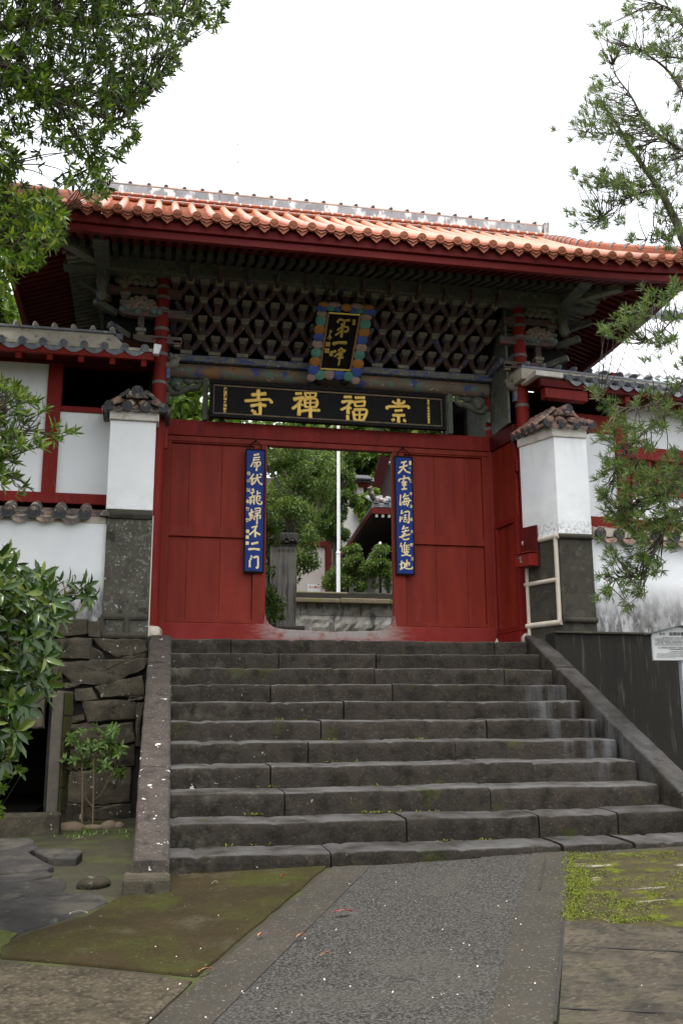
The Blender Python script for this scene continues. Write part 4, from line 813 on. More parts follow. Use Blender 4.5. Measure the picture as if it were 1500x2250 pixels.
# sill: outline in X/Z with rounded shoulders rising into the stiles
pts = [(x0, -.02), (x1, -.02), (x1, zbr-.05), (xo1+.02, zbr-.05)]
rr = .13
pts += [(xo1+.0, zdip+.19), (xo1-.01, zdip+.12), (xo1-.04, zdip+.07), (xo1-.10, zdip+.028), (xo1-.22, zdip+.008), (GX, zdip-.008), (xo0+.22, zdip+.008), (xo0+.10, zdip+.028), (xo0+.04, zdip+.07), (xo0+.01, zdip+.12), (xo0, zdip+.19)]
pts += [(xo0-.02, zbr-.05), (x0, zbr-.05)]
mb = MB(); mb.prism([(x, YD-.06, z) for x, z in pts], (0, .16, 0)); mb.build('sill', M['red_sill'], gate, bevel=.012)
box('lintel_beam', x0, x1, YD-.055, YD+.08, zb0, zb1, M['red']); box('door_head', x0+.005, x1-.005, YD-.035, YD+.06, zlin0, zb0-.002, M['red_door'])
stw = .145
for sgn, (a, b) in ((-1, (x0, xo0)), (1, (xo1, x1))):
    inner = (b-stw, b) if sgn < 0 else (a, a+stw); outer = (a, a+.09) if sgn < 0 else (b-.09, b)
    pa, pb = (outer[1], inner[0]) if sgn < 0 else (inner[1], outer[0])
    box('stile', *inner, YD-.030, YD+.05, zbr-.05, zlin0-.002, M['red_door']); box('stile', *outer, YD-.030, YD+.05, zbr-.05, zlin0-.002, M['red_door'])
    box('rail', pa, pb, YD-.026, YD+.045, zpt, zlin0-.003, M['red_door']); box('rail', pa, pb, YD-.026, YD+.045, zmr0, zmr1, M['red_door']); box('rail', pa, pb, YD-.026, YD+.045, zbr-.045, zbr, M['red_door'])
    for z0, z1 in ((zbr+.002, zmr0-.002), (zmr1+.002, zpt-.002)):
        n = 3; ws = [.22, .39, .39] if sgn < 0 else [.39, .39, .22]; q = pa
        mb = MB()
        for wv in ws:
            e = q+(pb-pa)*wv; mb.box(q+.0015, e-.0015, YD+.010-random.random()*.004, YD+.03, z0, z1); q = e
        mb.build('plank_panel', M['red_door'], gate, bevel=.002); box('backing_board', pa-.02, pb+.02, YD+.032, YD+.044, z0-.02, z1+.02, M['red_door'], None)
    # thin beads round the panels
# inner returns between the front columns and the door wall
for xw, sgn, xc in ((float(atY(1087, 1150, .82)[0]), 1, xcR), (mir(float(atY(1087, 1150, .82)[0])), -1, xcL)):
    ya, yb = YCOL+.06, YD-.05; n_before = set(gate.children)
    zt0, zt1 = zs(470, 960, YD-.05), zs(470, 926, YD-.05)
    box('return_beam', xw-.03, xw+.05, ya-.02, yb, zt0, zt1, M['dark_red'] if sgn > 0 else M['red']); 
    zm = float(atY(1119, 1147, .5)[2]); zq = float(atY(1127, 1379, .5)[2])
    box('return_rail', xw-.02, xw+.05, ya, yb, zm-.03, zm+.03, M['red']); box('return_rail', xw-.025, xw+.05, ya, yb, zq-.05, zq+.01, M['red'])
    box('return_sill', xw-.03, xw+.06, ya, yb, -.02, zq-.055, M['red'])
    box('return_panel', xw+.0, xw+.03, ya, yb, zm+.032, zt0-.002, M['red_door']); box('return_panel', xw+.012, xw+.04, ya+.06, yb-.05, zq+.012, zm-.032, M['red_door'])
    for yy in ((ya, ya+.06), (yb-.05, yb)): box('return_stile', xw-.018, xw+.05, *yy, zq+.011, zm-.031, M['red'])
    for o_ in set(gate.children)-n_before:   # the return runs slightly outwards from the inner post to the front column
        for v_ in o_.data.vertices: v_.co.x += sgn*.155*(yb-(v_.co.y+.8))
    box('upper_side_board', xw+.0, xw+.03, ya-.05, 1.7, zt1+.002, 3.9, M['painted'])
    box('side_beam', xw-.05, xw+.06, YCOL+.06, 1.7, 3.23, 3.31, M['bluebeam'])
box('latch_block', xcL+.07, xcL+.105, YCOL+.0, YCOL+.05, float(atY(362, 984, YCOL)[2]), float(atY(362, 942, YCOL)[2]), M['red'])
box('latch_block', xcR-.105, xcR-.07, YCOL+.0, YCOL+.05, float(atY(1132, 1035, YCOL)[2]), float(atY(1132, 999, YCOL)[2]), M['red'])
# painted beams
zr1, zr0 = zs(560, 806, .76), zs(560, 838, .76)
mb = MB(); rm = (zr1-zr0)/2
mb.tube(smooth_line([(xiL+.02, .83, (zr0+zr1)/2), (GX, .83, (zr0+zr1)/2+.01), (xiR-.02, .83, (zr0+zr1)/2)], 10), rm, 18); mb.build('round_beam', M['roundbeam'], gate, smooth=50)
zf0, zf1 = zs(560, 803, .74), zs(560, 790, .74)
box('flat_beam', xiL+.02, float(atY(1082, 826, .72)[0]), .72, .94, zf0-.005, zf1, M['bluebeam'], .008)
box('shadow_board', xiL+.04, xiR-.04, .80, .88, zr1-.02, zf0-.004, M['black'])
for px in (451, 987):
    x = float(atY(px, 890, .8)[0]); box('strut', x-.028, x+.028, .77, .87, zb1+.002, zr0+.01, M['carved'])
def scroll(sgn, xw, z):  # carved corner bracket under the beam end: trunk curling towards the middle
    mb = MB(); X = lambda u: xw+sgn*u
    mb.tube(smooth_line([(X(.0), .85, z-.12), (X(.06), .84, z-.17), (X(.16), .84, z-.14), (X(.24), .84, z-.10), (X(.32), .84, z-.09), (X(.37), .84, z-.03), (X(.35), .84, z)], 6), [.07]*6+[.06]*6+[.05]*8+[.045]*8+[.03]*9, 10, flat=.7)
    mb.ell((X(.09), .82, z-.07), (.085, .06, .075), nu=12, nv=8); mb.ell((X(.11), .78, z-.13), (.05, .05, .04)); mb.tube(smooth_line([(X(.07), .79, z-.05), (X(.12), .77, z-.045), (X(.15), .79, z-.08)], 5), .016, 6)
    mb.ell((X(.23), .83, z-.03), (.06, .04, .035)); mb.box(X(.0)-.025, X(.0)+.025, .74, .80, z-.33, z-.20)
    for k in range(6): mb.ell((X(.10+.045*k), .84, z-.02-.008*(k % 2)), (.03, .04, .02))
    mb.build('carved_bracket', M['carved'], gate, smooth=60)
scroll(1, xiL+.05, zr0-.0); scroll(-1, xiR-.05, zr0-.0)
# iron hooks with the chains of the couplet boards
# bracket lattice, four tiers stepping forward and up to the purlin
tiers = []
Yk = [.80, .64, .48, .32, .17]; yp = [776, 737, 694, 653, 614]
zk = [float(atY(411, y, Y)[2]) for y, Y in zip(yp, Yk)]
px0, px1 = 411, 651  # four units apart on the lowest tier
u = float(atY(651, 800, .80)[0]-atY(409, 775, .80)[0])/4
xb0 = float(atY(409, 775, .80)[0])
box('bracket_backing', xiL, xiR, .93, .95, 3.2, 4.1, M['dark_red'], None)
proto = {}
def bracket_unit(k):
    h = zk[k+1]-zk[k]; dy = Yk[k+1]-Yk[k]; mb = MB(); w = .034
    # stem leaning forward
    def hx(x0, x1, ya0, ya1, z0, yb0, yb1, z1, mi): mb.hexa([(x0, ya0, z0), (x1, ya0, z0), (x1, ya1, z0), (x0, ya1, z0), (x0, yb0, z1), (x1, yb0, z1), (x1, yb1, z1), (x0, yb1, z1)], mi)
    hx(-w*1.0, w*1.0, -.05, .04, .0, dy*.7-.05, dy*.7+.04, h*.66, 0)
    hx(-w*1.15, w*1.15, dy*.7-.045, dy*.7+.06, h*.66, dy*.8-.05, dy*.8+.06, h*.76, 1)
    hx(-w*1.5, w*1.5, dy*.8-.06, dy*.8+.06, h*.76, dy-.06, dy+.06, h*.97, 1)
    for sg in (-1, 1):  # arched arms to the neighbouring crossings
        P = [(sg*u*.05, dy*.1+.025, h*.06), (sg*u*.19, dy*.3+.03, h*.24), (sg*u*.34, dy*.55+.03, h*.50), (sg*u*.46, dy*.8+.02, h*.86)]
        mb.tube(smooth_line(P, 4), [.037]*13, 8, 0)
    # crossing cap at the right hand neighbour
    x = u/2; hx(x-w*1.1, x+w*1.1, dy*.8-.045, dy*.8+.05, h*.70, dy*.85-.05, dy*.85+.05, h*.8, 1); hx(x-w*1.45, x+w*1.45, dy*.85-.055, dy*.85+.055, h*.8, dy-.06, dy+.06, h*.98, 1)
    return mb
nun = int(round((xiR-xb0)/u))+1
for k in range(4):
    m0 = bracket_unit(k); first = None
    for i in range(-1, nun+1):
        x = xb0+u*i+(u/2 if k % 2 else 0)
        lim0, lim1 = (xiL-.02, xiR+.0)
        if x < lim0 or x > lim1: continue
        if first is None:
            m0.v = [(a+x, b+Yk[k], c+zk[k]) for a, b, c in m0.v]; first = m0.build('bracket', [M['bracket_arm'], M['cap']], gate, bevel=.004); fx = x
        else: dup(first, gate, (x-fx, 0, 0))
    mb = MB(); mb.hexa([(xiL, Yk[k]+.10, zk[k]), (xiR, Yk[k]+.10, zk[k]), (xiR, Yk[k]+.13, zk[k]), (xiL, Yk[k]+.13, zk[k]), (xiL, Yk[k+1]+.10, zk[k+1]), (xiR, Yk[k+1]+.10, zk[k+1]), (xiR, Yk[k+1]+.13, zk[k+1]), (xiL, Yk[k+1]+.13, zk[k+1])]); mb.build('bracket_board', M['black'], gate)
first = None
for i in range(nun):
    x = xb0+u*i
    if x > xiR: break
    if first is None:
        mb = MB(); mb.box(x-.055, x+.055, .74, .92, zf1+.0, zk[0]-.03); mb.box(x-.068, x+.068, .73, .93, zk[0]-.03, zk[0]+.015); first = mb.build('bracket_block', M['cap'], gate, bevel=.008); fx = x
    else: dup(first, gate, (x-fx, 0, 0))
# purlin and small red tongues on it
zpu1 = float(atY(600, 590, .05)[2]); zpu0 = zk[4]-.0
box('purlin', -1.0, mir(-1.0), .06, .24, zpu0, zpu1, M['painted'], .01)
first = None
for i in range(nun):
    x = xb0+u*i
    if x > xiR: break
    if first is None:
        mb = MB(); mb.hexa([(x-.022, .0, zpu0-.03), (x+.022, .0, zpu0-.03), (x+.022, .2, zpu0-.03), (x-.022, .2, zpu0-.03), (x-.02, -.05, zpu0+.08), (x+.02, -.05, zpu0+.08), (x+.02, .06, zpu0+.09), (x-.02, .06, zpu0+.09)]); first = mb.build('bracket_tongue', M['bracket_arm'], gate, bevel=.004); fx = x
    else: dup(first, gate, (x-fx, 0, 0))
# side purlins
for sgn in (-1, 1):
    x = GX+sgn*2.62
    mb = MB(); mb.box(x-.08, x+.08, -.55, 2.4, zpu0+.01, zpu1-.005); mb.build('purlin', M['painted'], gate, bevel=.01)
    # corner post hanging at purlin crossing
    mb = MB(); mb.lathe([(.02, zpu0-.34), (.06, zpu0-.28), (.05, zpu0-.2), (.07, zpu0-.12), (.05, zpu0), (.075, zpu0+.1), (.075, zpu1+.02)], (x, .14, 0), n=12); mb.build('hanging_post', M['painted'], gate, smooth=40)
# outer bracket arms beside each front column, with lotus carvings
def outer(sgn, xc):
    X = lambda d: xc+sgn*d
    def arm(z, d0, d1, h=.085, tip=True, y=YCOL, m='bracket'):
        pts = [(X(d0), z+h), (X(d1), z+h), (X(d1+.0), z+h*.4), (X(d1-.06), z+.01), (X(d1-.13), z), (X(d0), z)]
        mb = MB(); P = [(a, y-.05, c) for a, c in pts]
        if sgn < 0: P = P[::-1]
        mb.prism(P, (0, .1, 0)); mb.build('bracket_arm', M[m], gate, bevel=.006)
    def blk(z, d, s=.055, h=.075, y=YCOL):
        mb = MB(); mb.box(X(d)-s*.72, X(d)+s*.72, y-s*.72, y+s*.72, z, z+h*.5); mb.box(X(d)-s, X(d)+s, y-s, y+s, z+h*.5, z+h); mb.build('bracket_block', M['cap'], gate, bevel=.005)
    def stem(z0, z1, d, y=YCOL):
        mb = MB(); mb.box(X(d)-.033, X(d)+.033, y-.035, y+.035, z0, z1); mb.build('bracket_stem', M['bracket_arm'], gate, bevel=.004)
    za = [float(atY(300, y, YCOL)[2]) for y in (754, 697, 649, 610)]
    arm(za[0], -.22, .30); blk(za[0]+.085, .22); stem(za[0]+.15, za[1], .22); arm(za[1], -.25, .46, .095); blk(za[1]+.095, .40); stem(za[1]+.16, za[2], .40); blk(za[2]-.06, .40)
    arm(za[2], -.2, .62, .08); stem(za[1]+.09, za[1]+.26, .2); blk(za[0]-.02, -.17, .05, .07)
    for d, z in ((.58, za[2]+.07), (.62, za[1]+.2)): blk(z, d, .05, .07, YCOL+.1); stem(z-.14, z, d, YCOL+.1)
    for k, z in enumerate((za[0]+.1, za[1]+.06, za[2]+.03)):
        mb = MB(); mb.beam((X(.35+.14*k), YCOL+.08, z), (X(.55+.16*k), YCOL-.10, z+.05), .07, .07); mb.build('corner_arm', M['painted'], gate, bevel=.006)
    # lotus heads
    def lotus(zc, dc, s, m, leaf):
        mb = MB(); random.seed(int(zc*100)+int(sgn))
        for r, n, zz in ((1, 9, 0), (.68, 7, .12), (.36, 5, .2)):
            for k in range(n):
                a = math.pi*(k+.5)/n*1.0+random.uniform(-.1, .1); px_, pz = math.cos(a)*r*s, math.sin(a)*r*s*.75+zz*s*.2-.25*s
                mb.ell((X(dc)+px_, YCOL-.03-.05*(1-r), zc+pz), (s*.24, .045, s*.19), nu=10, nv=7, jit=.03)
        for k in range(5): mb.ell((X(dc)+(k-2)*s*.42, YCOL-.06, zc-.3*s), (s*.25, .05, s*.17), nu=10, nv=7)
        mb.build('lotus_carving', m, gate, smooth=70)
        if leaf:
            mb = MB()
            for k in range(8): mb.ell((X(dc)+(k-3.5)*s*.36, YCOL-.04+random.uniform(-.02, .02), zc-.45*s+random.uniform(-.1, .22)*s), (s*.26, .05, s*.26), nu=9, nv=6, jit=.08)
            mb.build('leaf_carving', M['verdigris'], gate, smooth=60)
    lotus(float(atY(290, 615, YCOL)[2]), .29, .19, M['lotus'], False); lotus(float(atY(300, 672, YCOL)[2]), .23, .155, M['lotus_pink'], True)
    mb = MB(); mb.ell((X(.42), YCOL-.03, float(atY(252, 625, YCOL)[2])), (.05, .05, .07)); mb.build('carved_bud', M['lotus'], gate, smooth=60)
    for zt in (za[0], za[1]):
        mb = MB(); mb.tube(smooth_line([(X(.10), YCOL-.02, zt+.02), (X(.06), YCOL-.09, zt+.05), (X(-.07), YCOL-.09, zt+.05)], 5), .007, 6); mb.build('wire_tie', M['iron'], gate)
    # dragon-head nosing pointing to the middle
    z = float(atY(380, 790, YCOL)[2]); mb = MB(); mb.tube(smooth_line([(X(-.05), YCOL, z-.08), (X(-.13), YCOL-.02, z-.06), (X(-.20), YCOL-.03, z+.02)], 5), [.045]*5+[.05]*3+[.03]*3, 9); mb.ell((X(-.16), YCOL-.05, z+.01), (.03, .03, .03)); mb.tube([(X(-.12), YCOL-.03, z+.01), (X(-.10), YCOL-.05, z+.06)], [.02, .006], 6); mb.build('carved_nosing', M['lotus'], gate, smooth=60)
    mb = MB(); mb.box(X(-.085)-.02, X(-.085)+.02, YCOL-.05, YCOL+.03, float(atY(370, 835, YCOL)[2]), float(atY(370, 812, YCOL)[2])); mb.build('beam_plug', M['bluebeam'], gate, bevel=.004)
    # panels closing the side between columns above the brackets
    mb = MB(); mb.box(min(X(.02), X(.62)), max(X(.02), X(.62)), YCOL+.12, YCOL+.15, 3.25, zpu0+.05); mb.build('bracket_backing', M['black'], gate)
outer(-1, xcL); outer(1, xcR); random.seed(21)
# ------------------------------------------------------------------ rafters and soffit
HX, YE = 3.59, -1.05          # half length at the eave, front eave line
zfl0 = float(atY(700, 555, YE)[2]); zfl1 = float(atY(700, 539, YE)[2]); zfl2 = float(atY(700, 528, YE)[2])
zpr = float(atY(600, 578, -.40)[2]); YP = -.42
def swp(x):  # upward sweep of the eave towards the corners
    d = max(0, abs(x-GX)-2.3); return .032*d*d
slope_in = (zpu1+.04-zpr)/(.25-YP)
RS = .108; nraf = int(2*2.45/RS)
xi_c = 2.62; first_p = first_f = None
def raf(name, a, b, wd, h, m): mb = MB(); mb.beam(a, b, wd, h); return mb.build(name, m, gate)
for i in range(-34, 35):
    x = GX+i*RS; d = abs(x-GX)
    yin = .45 if d < 2.62 else .45-(d-2.62)*1.0
    if d < HX-.45 and yin > YP+.05:
        if d < 2.2:
            if first_p is None: first_p = raf('painted_rafter', (x, yin, zpr+.045+slope_in*(yin-YP)), (x, YP, zpr+.045), .058, .07, M['rafter']); fp = x
            else: dup(first_p, gate, (x-fp, 0, 0))
        else: raf('painted_rafter', (x, yin, zpr+.045+slope_in*(yin-YP)+swp(x)*.4), (x, YP, zpr+.045+swp(x)*.4), .058, .07, M['rafter'])
    yin2 = YP+.02 if d < 3.05 else YP+.02-(d-3.05)*1.2
    if yin2 > YE+.12:
        if d < 2.2:
            if first_f is None: first_f = raf('flying_rafter', (x, YP+.1, zpr+.13), (x, YE+.04, zfl0+.05), .055, .06, M['dark_red']); ff = x
            else: dup(first_f, gate, (x-ff, 0, 0))
        else: raf('flying_rafter', (x, yin2+.06, zpr+.13-(YP+.1-yin2-.06)*.4+swp(x)*.8), (x, YE+.04, zfl0+.05+swp(x)), .055, .06, M['dark_red'])
for sgn in (-1, 1):
    for i in range(-7, 21):
        y = .25+i*RS
        if y > 2.25: break
        off = max(0, .45-y)
        xin = 2.35+off if y < .45 else 2.35
        if xin < HX-.55: raf('painted_rafter', (GX+sgn*xin, y, zpr+.045+slope_in*(HX-.62-xin)), (GX+sgn*(HX-.60), y, zpr+.045+swp(GX+HX-.6)*.5), .058, .07, M['rafter_lit'])
    for i in range(-11, 24):
        y = .25+i*RS
        if y > 2.55 or y < YE+.15: continue
        off = max(0, YP-y)
        if HX-.62+off*1.2 < HX-.1: raf('flying_rafter', (GX+sgn*(HX-.68+off*1.2), y, zpr+.13), (GX+sgn*(HX-.04), y, zfl0+.05+swp(GX+HX)*(1 if y < 0 else .6)), .055, .06, M['dark_red'])
    raf('corner_rafter', (GX+sgn*2.3, .7, zpu1+.1), (GX+sgn*(HX-.0), YE+.0, zfl0+.08+swp(GX+HX)), .11, .13, M['dark_red'])
    raf('corner_rafter', (GX+sgn*2.3, .7, zpu1+.02), (GX+sgn*(HX-.55), YE+.55, zpr+.04), .11, .11, M['rafter_lit'])
# long boards along the eave, following the sweep
def eave_strip(name, inset, y0, y1, z0, z1, m, sweep=1.0, ends=True, bevel=.004, back=2.72):
    mb = MB(); n = 28; L = HX-inset
    ring = []
    for i in range(n+1):
        x = GX-L+2*L*i/n; s = swp(x)*sweep
        ring.append([(x, y0, z0+s), (x, y1, z0+s), (x, y1, z1+s), (x, y0, z1+s)])
    V = [p for r in ring for p in r]; mb.add(V, [(4*i+j, 4*i+(j+1) % 4, 4*i+4+(j+1) % 4, 4*i+4+j)[::-1] for i in range(n) for j in range(4)]+[(0, 1, 2, 3), (4*n, 4*n+1, 4*n+2, 4*n+3)[::-1]])
    se = swp(GX+L)*sweep
    for sg in (-1, 1):
        xo = GX+sg*L; xi = GX+sg*(L-(y1-y0)); m_ = 10
        V = []
        for k in range(m_+1):
            y = y1+(back-y1)*k/m_; s = se*(abs(k/m_-.5)*2)**2 if True else se
            V += [(xo, y, z0+s), (xi, y, z0+s), (xi, y, z1+s), (xo, y, z1+s)]
        mb.add(V, [(4*i+j, 4*i+(j+1) % 4, 4*i+4+(j+1) % 4, 4*i+4+j) for i in range(m_) for j in range(4)])
    mb.build(name, m, gate, bevel=bevel)
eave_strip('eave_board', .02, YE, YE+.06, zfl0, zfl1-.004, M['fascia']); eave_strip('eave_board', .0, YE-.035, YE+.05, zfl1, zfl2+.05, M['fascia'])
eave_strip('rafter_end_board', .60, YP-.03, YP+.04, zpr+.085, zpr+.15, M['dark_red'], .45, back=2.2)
# soffit boards above the rafters
mb = MB()
zA, zB, zC = zpu1+.30, zpr+.155, zfl1+.05
mb.add([(GX-2.3, .6, zA), (GX+2.3, .6, zA), (GX+2.9, YP, zB), (GX-2.9, YP, zB)], [(0, 1, 2, 3)])
for sg in (-1, 1): mb.add([(GX+sg*2.3, .6, zA), (GX+sg*2.3, 2.3, zA), (GX+sg*2.9, 2.3, zB), (GX+sg*2.9, YP, zB)], [(0, 1, 2, 3)])
mb.build('soffit', M['painted'], gate)
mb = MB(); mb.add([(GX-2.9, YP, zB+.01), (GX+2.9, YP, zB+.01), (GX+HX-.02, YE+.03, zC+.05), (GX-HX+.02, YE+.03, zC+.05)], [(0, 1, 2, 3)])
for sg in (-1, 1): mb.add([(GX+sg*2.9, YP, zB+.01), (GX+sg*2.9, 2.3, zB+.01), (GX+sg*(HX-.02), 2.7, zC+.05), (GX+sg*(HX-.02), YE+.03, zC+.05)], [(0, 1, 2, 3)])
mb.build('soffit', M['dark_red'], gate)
box('ceiling', xcL, xcR, .2, 1.8, zA-.02, zA, M['darkwood'], None)
# ------------------------------------------------------------------ roof
YT = YE-.07; zt0 = float(atY(650, 492, YT)[2]); YR = .87; zrb = float(atY(700, 474, YR-.2)[2]); RX = 2.72
roof = None
def rz(y):  # roof surface height along the slope
    t = (y-YT)/(YR-.15-YT); return zt0-.03+(zrb-zt0)*(t*.92+.08*t*t)
def hipx(y):  # half length of the slope: vertical gable above, hip below
    yk = -.20
    return RX if y > yk else RX+(HX+.03-RX)*((yk-y)/(yk-YT))
ny = 24; nx_ = 60
V = []; Fs = []
for side in (0, 1):
    b = len(V)
    for j in range(ny+1):
        y = YT+(YR-YT)*j/ny; h = hipx(y)
        for i in range(nx_+1):
            x = GX-h+2*h*i/nx_; yy = y if side == 0 else 2*YR-y; V.append((x, yy, rz(min(y, YR-.15))+swp(x)*max(0, 1-(y-YT)/.9)))
    Fs += [(b+j*(nx_+1)+i, b+j*(nx_+1)+i+1, b+(j+1)*(nx_+1)+i+1, b+(j+1)*(nx_+1)+i) for j in range(ny) for i in range(nx_)]
for sg in (-1, 1):  # side slopes below the gable, and the gable wall
    b = len(V); m_ = 14
    for j in range(m_+1):
        t = j/m_; h = HX+.03-(HX+.03-RX)*t; yk0 = YT+(-.20-YT)*t
        for i in range(9):
            y = yk0+(2*YR-2*yk0)*i/8; V.append((GX+sg*h, y, rz(yk0)+swp(GX+h)*(1-t)*(abs(i/8-.5)*2)**2))
    Fs += [(b+j*9+i, b+j*9+i+1, b+(j+1)*9+i+1, b+(j+1)*9+i) for j in range(m_) for i in range(8)]
    b = len(V); V += [(GX+sg*RX, -.2, rz(-.2)), (GX+sg*RX, 2*YR+.2, rz(-.2)), (GX+sg*RX, YR, rz(YR-.15))]; Fs += [(b, b+1, b+2)]
mb = MB(); mb.add(V, Fs); roof = mb.build('roof', M['otile'], gate, smooth=50)
def rpart(mb, name, m, **k):
    o = mb.build(name, m, gate, **k); o.parent = roof; return o
SPT = float(atY(643, 495, YT)[0]-atY(433, 473, YT)[0])/5; xt0 = float(atY(433, 473, YT)[0]); tiles = MB(); xs_t = []
nL = int((xt0-(GX-HX))/SPT); nR = int((GX+HX-xt0)/SPT)
for i in range(-nL, nR+1):
    x = xt0+i*SPT; d = abs(x-GX); xs_t.append(x)
    ytop = YR-.12 if d < RX-.02 else -.20-(d-RX)/(HX+.03-RX)*(-.20-YT)
    if ytop-YT < .08: ytop = YT+.08
    n = max(2, int((ytop-YT)/.16)); prev = None
    segs = [YT+(ytop-YT)*k/n for k in range(n+1)]
    pth = []; rad = []
    for k, a in enumerate(segs):
        za = rz(a)+swp(x)*max(0, 1-(a-YT)/.9)
        if k: pth.append((x, a-.006, za+.012-.006*.6)); rad.append(.0425)
        pth.append((x+random.uniform(-.002, .002), a-(.04 if k == 0 else 0), za+.012-(.02 if k == 0 else 0))); rad.append(.0435)
    tiles.polybarrel(pth, rad)
rpart(tiles, 'cover_tiles', M['otile_cover'], smooth=40)
pans = MB()
for x in xs_t[:-1]:
    d = abs(x+SPT/2-GX)
    ytop = YR-.12 if d < RX-.02 else -.20-(d-RX)/(HX+.03-RX)*(-.20-YT)
    n = max(2, int((ytop-YT)/.07))
    for k in range(n):
        a, b = YT+(ytop-YT)*k/n, YT+(ytop-YT)*(k+1)/n; V = []; q = 5
        for y, dz in ((a-.008, .007), (b, .001)):
            for j in range(q+1):
                s = j/q; V.append((x+.02+(SPT-.04)*s, y, rz(max(y, YT))+swp(x+SPT*s)*max(0, 1-(y-YT)/.9)+dz+.018-.022*math.sin(math.pi*s)))
        V += [(p[0], p[1], p[2]-.016) for p in V[:q+1]]
        pans.add(V, [(j, j+1, q+2+j, q+1+j) for j in range(q)]+[(2*q+2+j, 2*q+3+j, j+1, j) for j in range(q)])
rpart(pans, 'pan_tiles', M['otile'])
fd = None
for x in xs_t:
    z = zt0-.03+.016+swp(x)
    if fd is None:
        mb = end_disc(.047, .03, 6); mb.v = [(a+x, b+YT-.046, c+z-.022) for a, b, c in mb.v]; fd = rpart(mb, 'end_tile', M['otile_end'], smooth=40); dx0 = (x, z)
    else: dup(fd, roof, (x-dx0[0], 0, z-dx0[1]))
fd = None
for x in xs_t[:-1]:
    z = zt0-.03+swp(x+SPT/2)
    if fd is None:
        hw = SPT/2-.008; top = [(-hw+2*hw*j/8, .018-.034*math.sin(math.pi*j/8)) for j in range(9)]
        low = [(hw, -.012), (hw*.86, -.030), (hw*.72, -.040), (hw*.55, -.062), (hw*.3, -.080), (0, -.105), (-hw*.3, -.080), (-hw*.55, -.062), (-hw*.72, -.040), (-hw*.86, -.030), (-hw, -.012)]
        pts = top+low; mb = MB(); mb.prism([(x+SPT/2+a, YT-.012-.10*max(0, -c)*.6, z+c) for a, c in pts][::-1], (0, .014, 0))
        mb.tube([(x+SPT/2+a, YT-.018, z+c-.004) for a, c in top], .008, 6); mb.tube([(x+SPT/2-hw*.5, YT-.018, z-.035), (x+SPT/2, YT-.024, z-.06), (x+SPT/2+hw*.5, YT-.018, z-.035)], .007, 5)
        fd = rpart(mb, 'drip_tile', M['otile_end'], smooth=30); dx0 = (x, z)
    else: dup(fd, roof, (x-dx0[0], 0, z-dx0[1]))
M['otile_cap'] = mat('weathered_ridge_tile', (.36, .17, .10), (.28, .22, .19), 6, .7, .3, 60, layers=[dict(col=(.2, .19, .19), sc=9, lo=.5, hi=.6)])
# main ridge: two tile courses, plaster body, tile cap with lumps of mortar
zr_b = zrb; z1 = float(atY(700, 461, YR-.1)[2]); z2 = float(atY(700, 440, YR-.1)[2])
ZB = rz(YR-.15)
courses = MB()
for k, (dy, z) in enumerate(((.17, ZB+.03), (.145, ZB+.095))):
    courses.tube([(GX-RX-.02, YR-dy, z), (GX+RX+.02, YR-dy, z)], .026, 8); courses.box(GX-RX-.02, GX+RX+.02, YR-dy, YR+dy, z-.02, z+.012)
rpart(courses, 'ridge_course', M['otile'], smooth=40)
M['lump'] = mat('grey_mortar_lump', (.30, .29, .29), (.2, .2, .2), 20, .9, .3, 60); M['wlump'] = mat('white_mortar_lump', (.7, .68, .64), (.55, .53, .5), 20, .9, .3, 60)
def dabs(name, m, c, r, xs_):
    mb = MB(); mb.ell((xs_[0], c[0], c[1]), r, nu=9, nv=6, jit=.08); f0 = rpart(mb, name, m, smooth=60)
    for x in xs_[1:]: dup(f0, roof, (x-xs_[0]+random.uniform(-.012, .012), 0, random.uniform(-.004, .004)))
xk = [GX-RX+2*RX*(k+.5)/44 for k in range(44)]
dabs('mortar_dab', M['lump'], (YR-.195, ZB+.03), (.020, .010, .020), xk); dabs('white_mortar_dab', M['wlump'], (YR-.170, ZB+.095), (.018, .010, .018), [x+.05 for x in xk])
zt_r = ZB+.125+ (z2-z1)
mb = MB(); mb.hexa([(GX-RX+.03, YR-.10, ZB+.11), (GX+RX-.03, YR-.10, ZB+.11), (GX+RX-.03, YR+.10, ZB+.11), (GX-RX+.03, YR+.10, ZB+.11), (GX-RX-.0, YR-.085, zt_r), (GX+RX, YR-.085, zt_r), (GX+RX, YR+.085, zt_r), (GX-RX-.0, YR+.085, zt_r)]); rpart(mb, 'ridge', M['ridge'], bevel=.008)
mb = MB(); mb.tube([(GX-RX-.02, YR-.06, zt_r+.012), (GX+RX+.02, YR-.06, zt_r+.006)], .022, 8); mb.barrel((GX-RX-.02, YR, zt_r+.012), (GX+RX+.02, YR, zt_r+.012), .055, n=8); rpart(mb, 'ridge_cap', M['otile_cap'], smooth=40)
xk = [GX-RX+2*RX*(k+.5)/26 for k in range(26)]; dabs('ridge_knob', M['lump'], (YR-.04, zt_r+.050), (.028, .05, .020), xk)
for sg in (-1, 1):
    mb = MB(); x = GX+sg*RX; mb.box(min(x, x+sg*.07), max(x, x+sg*.07), YR-.13, YR+.13, ZB-.0, zt_r+.05); mb.box(min(x, x+sg*.12), max(x, x+sg*.12), YR-.09, YR+.09, ZB+.02, ZB+.14)
    rpart(mb, 'ridge_end', M['ridge'], bevel=.02)
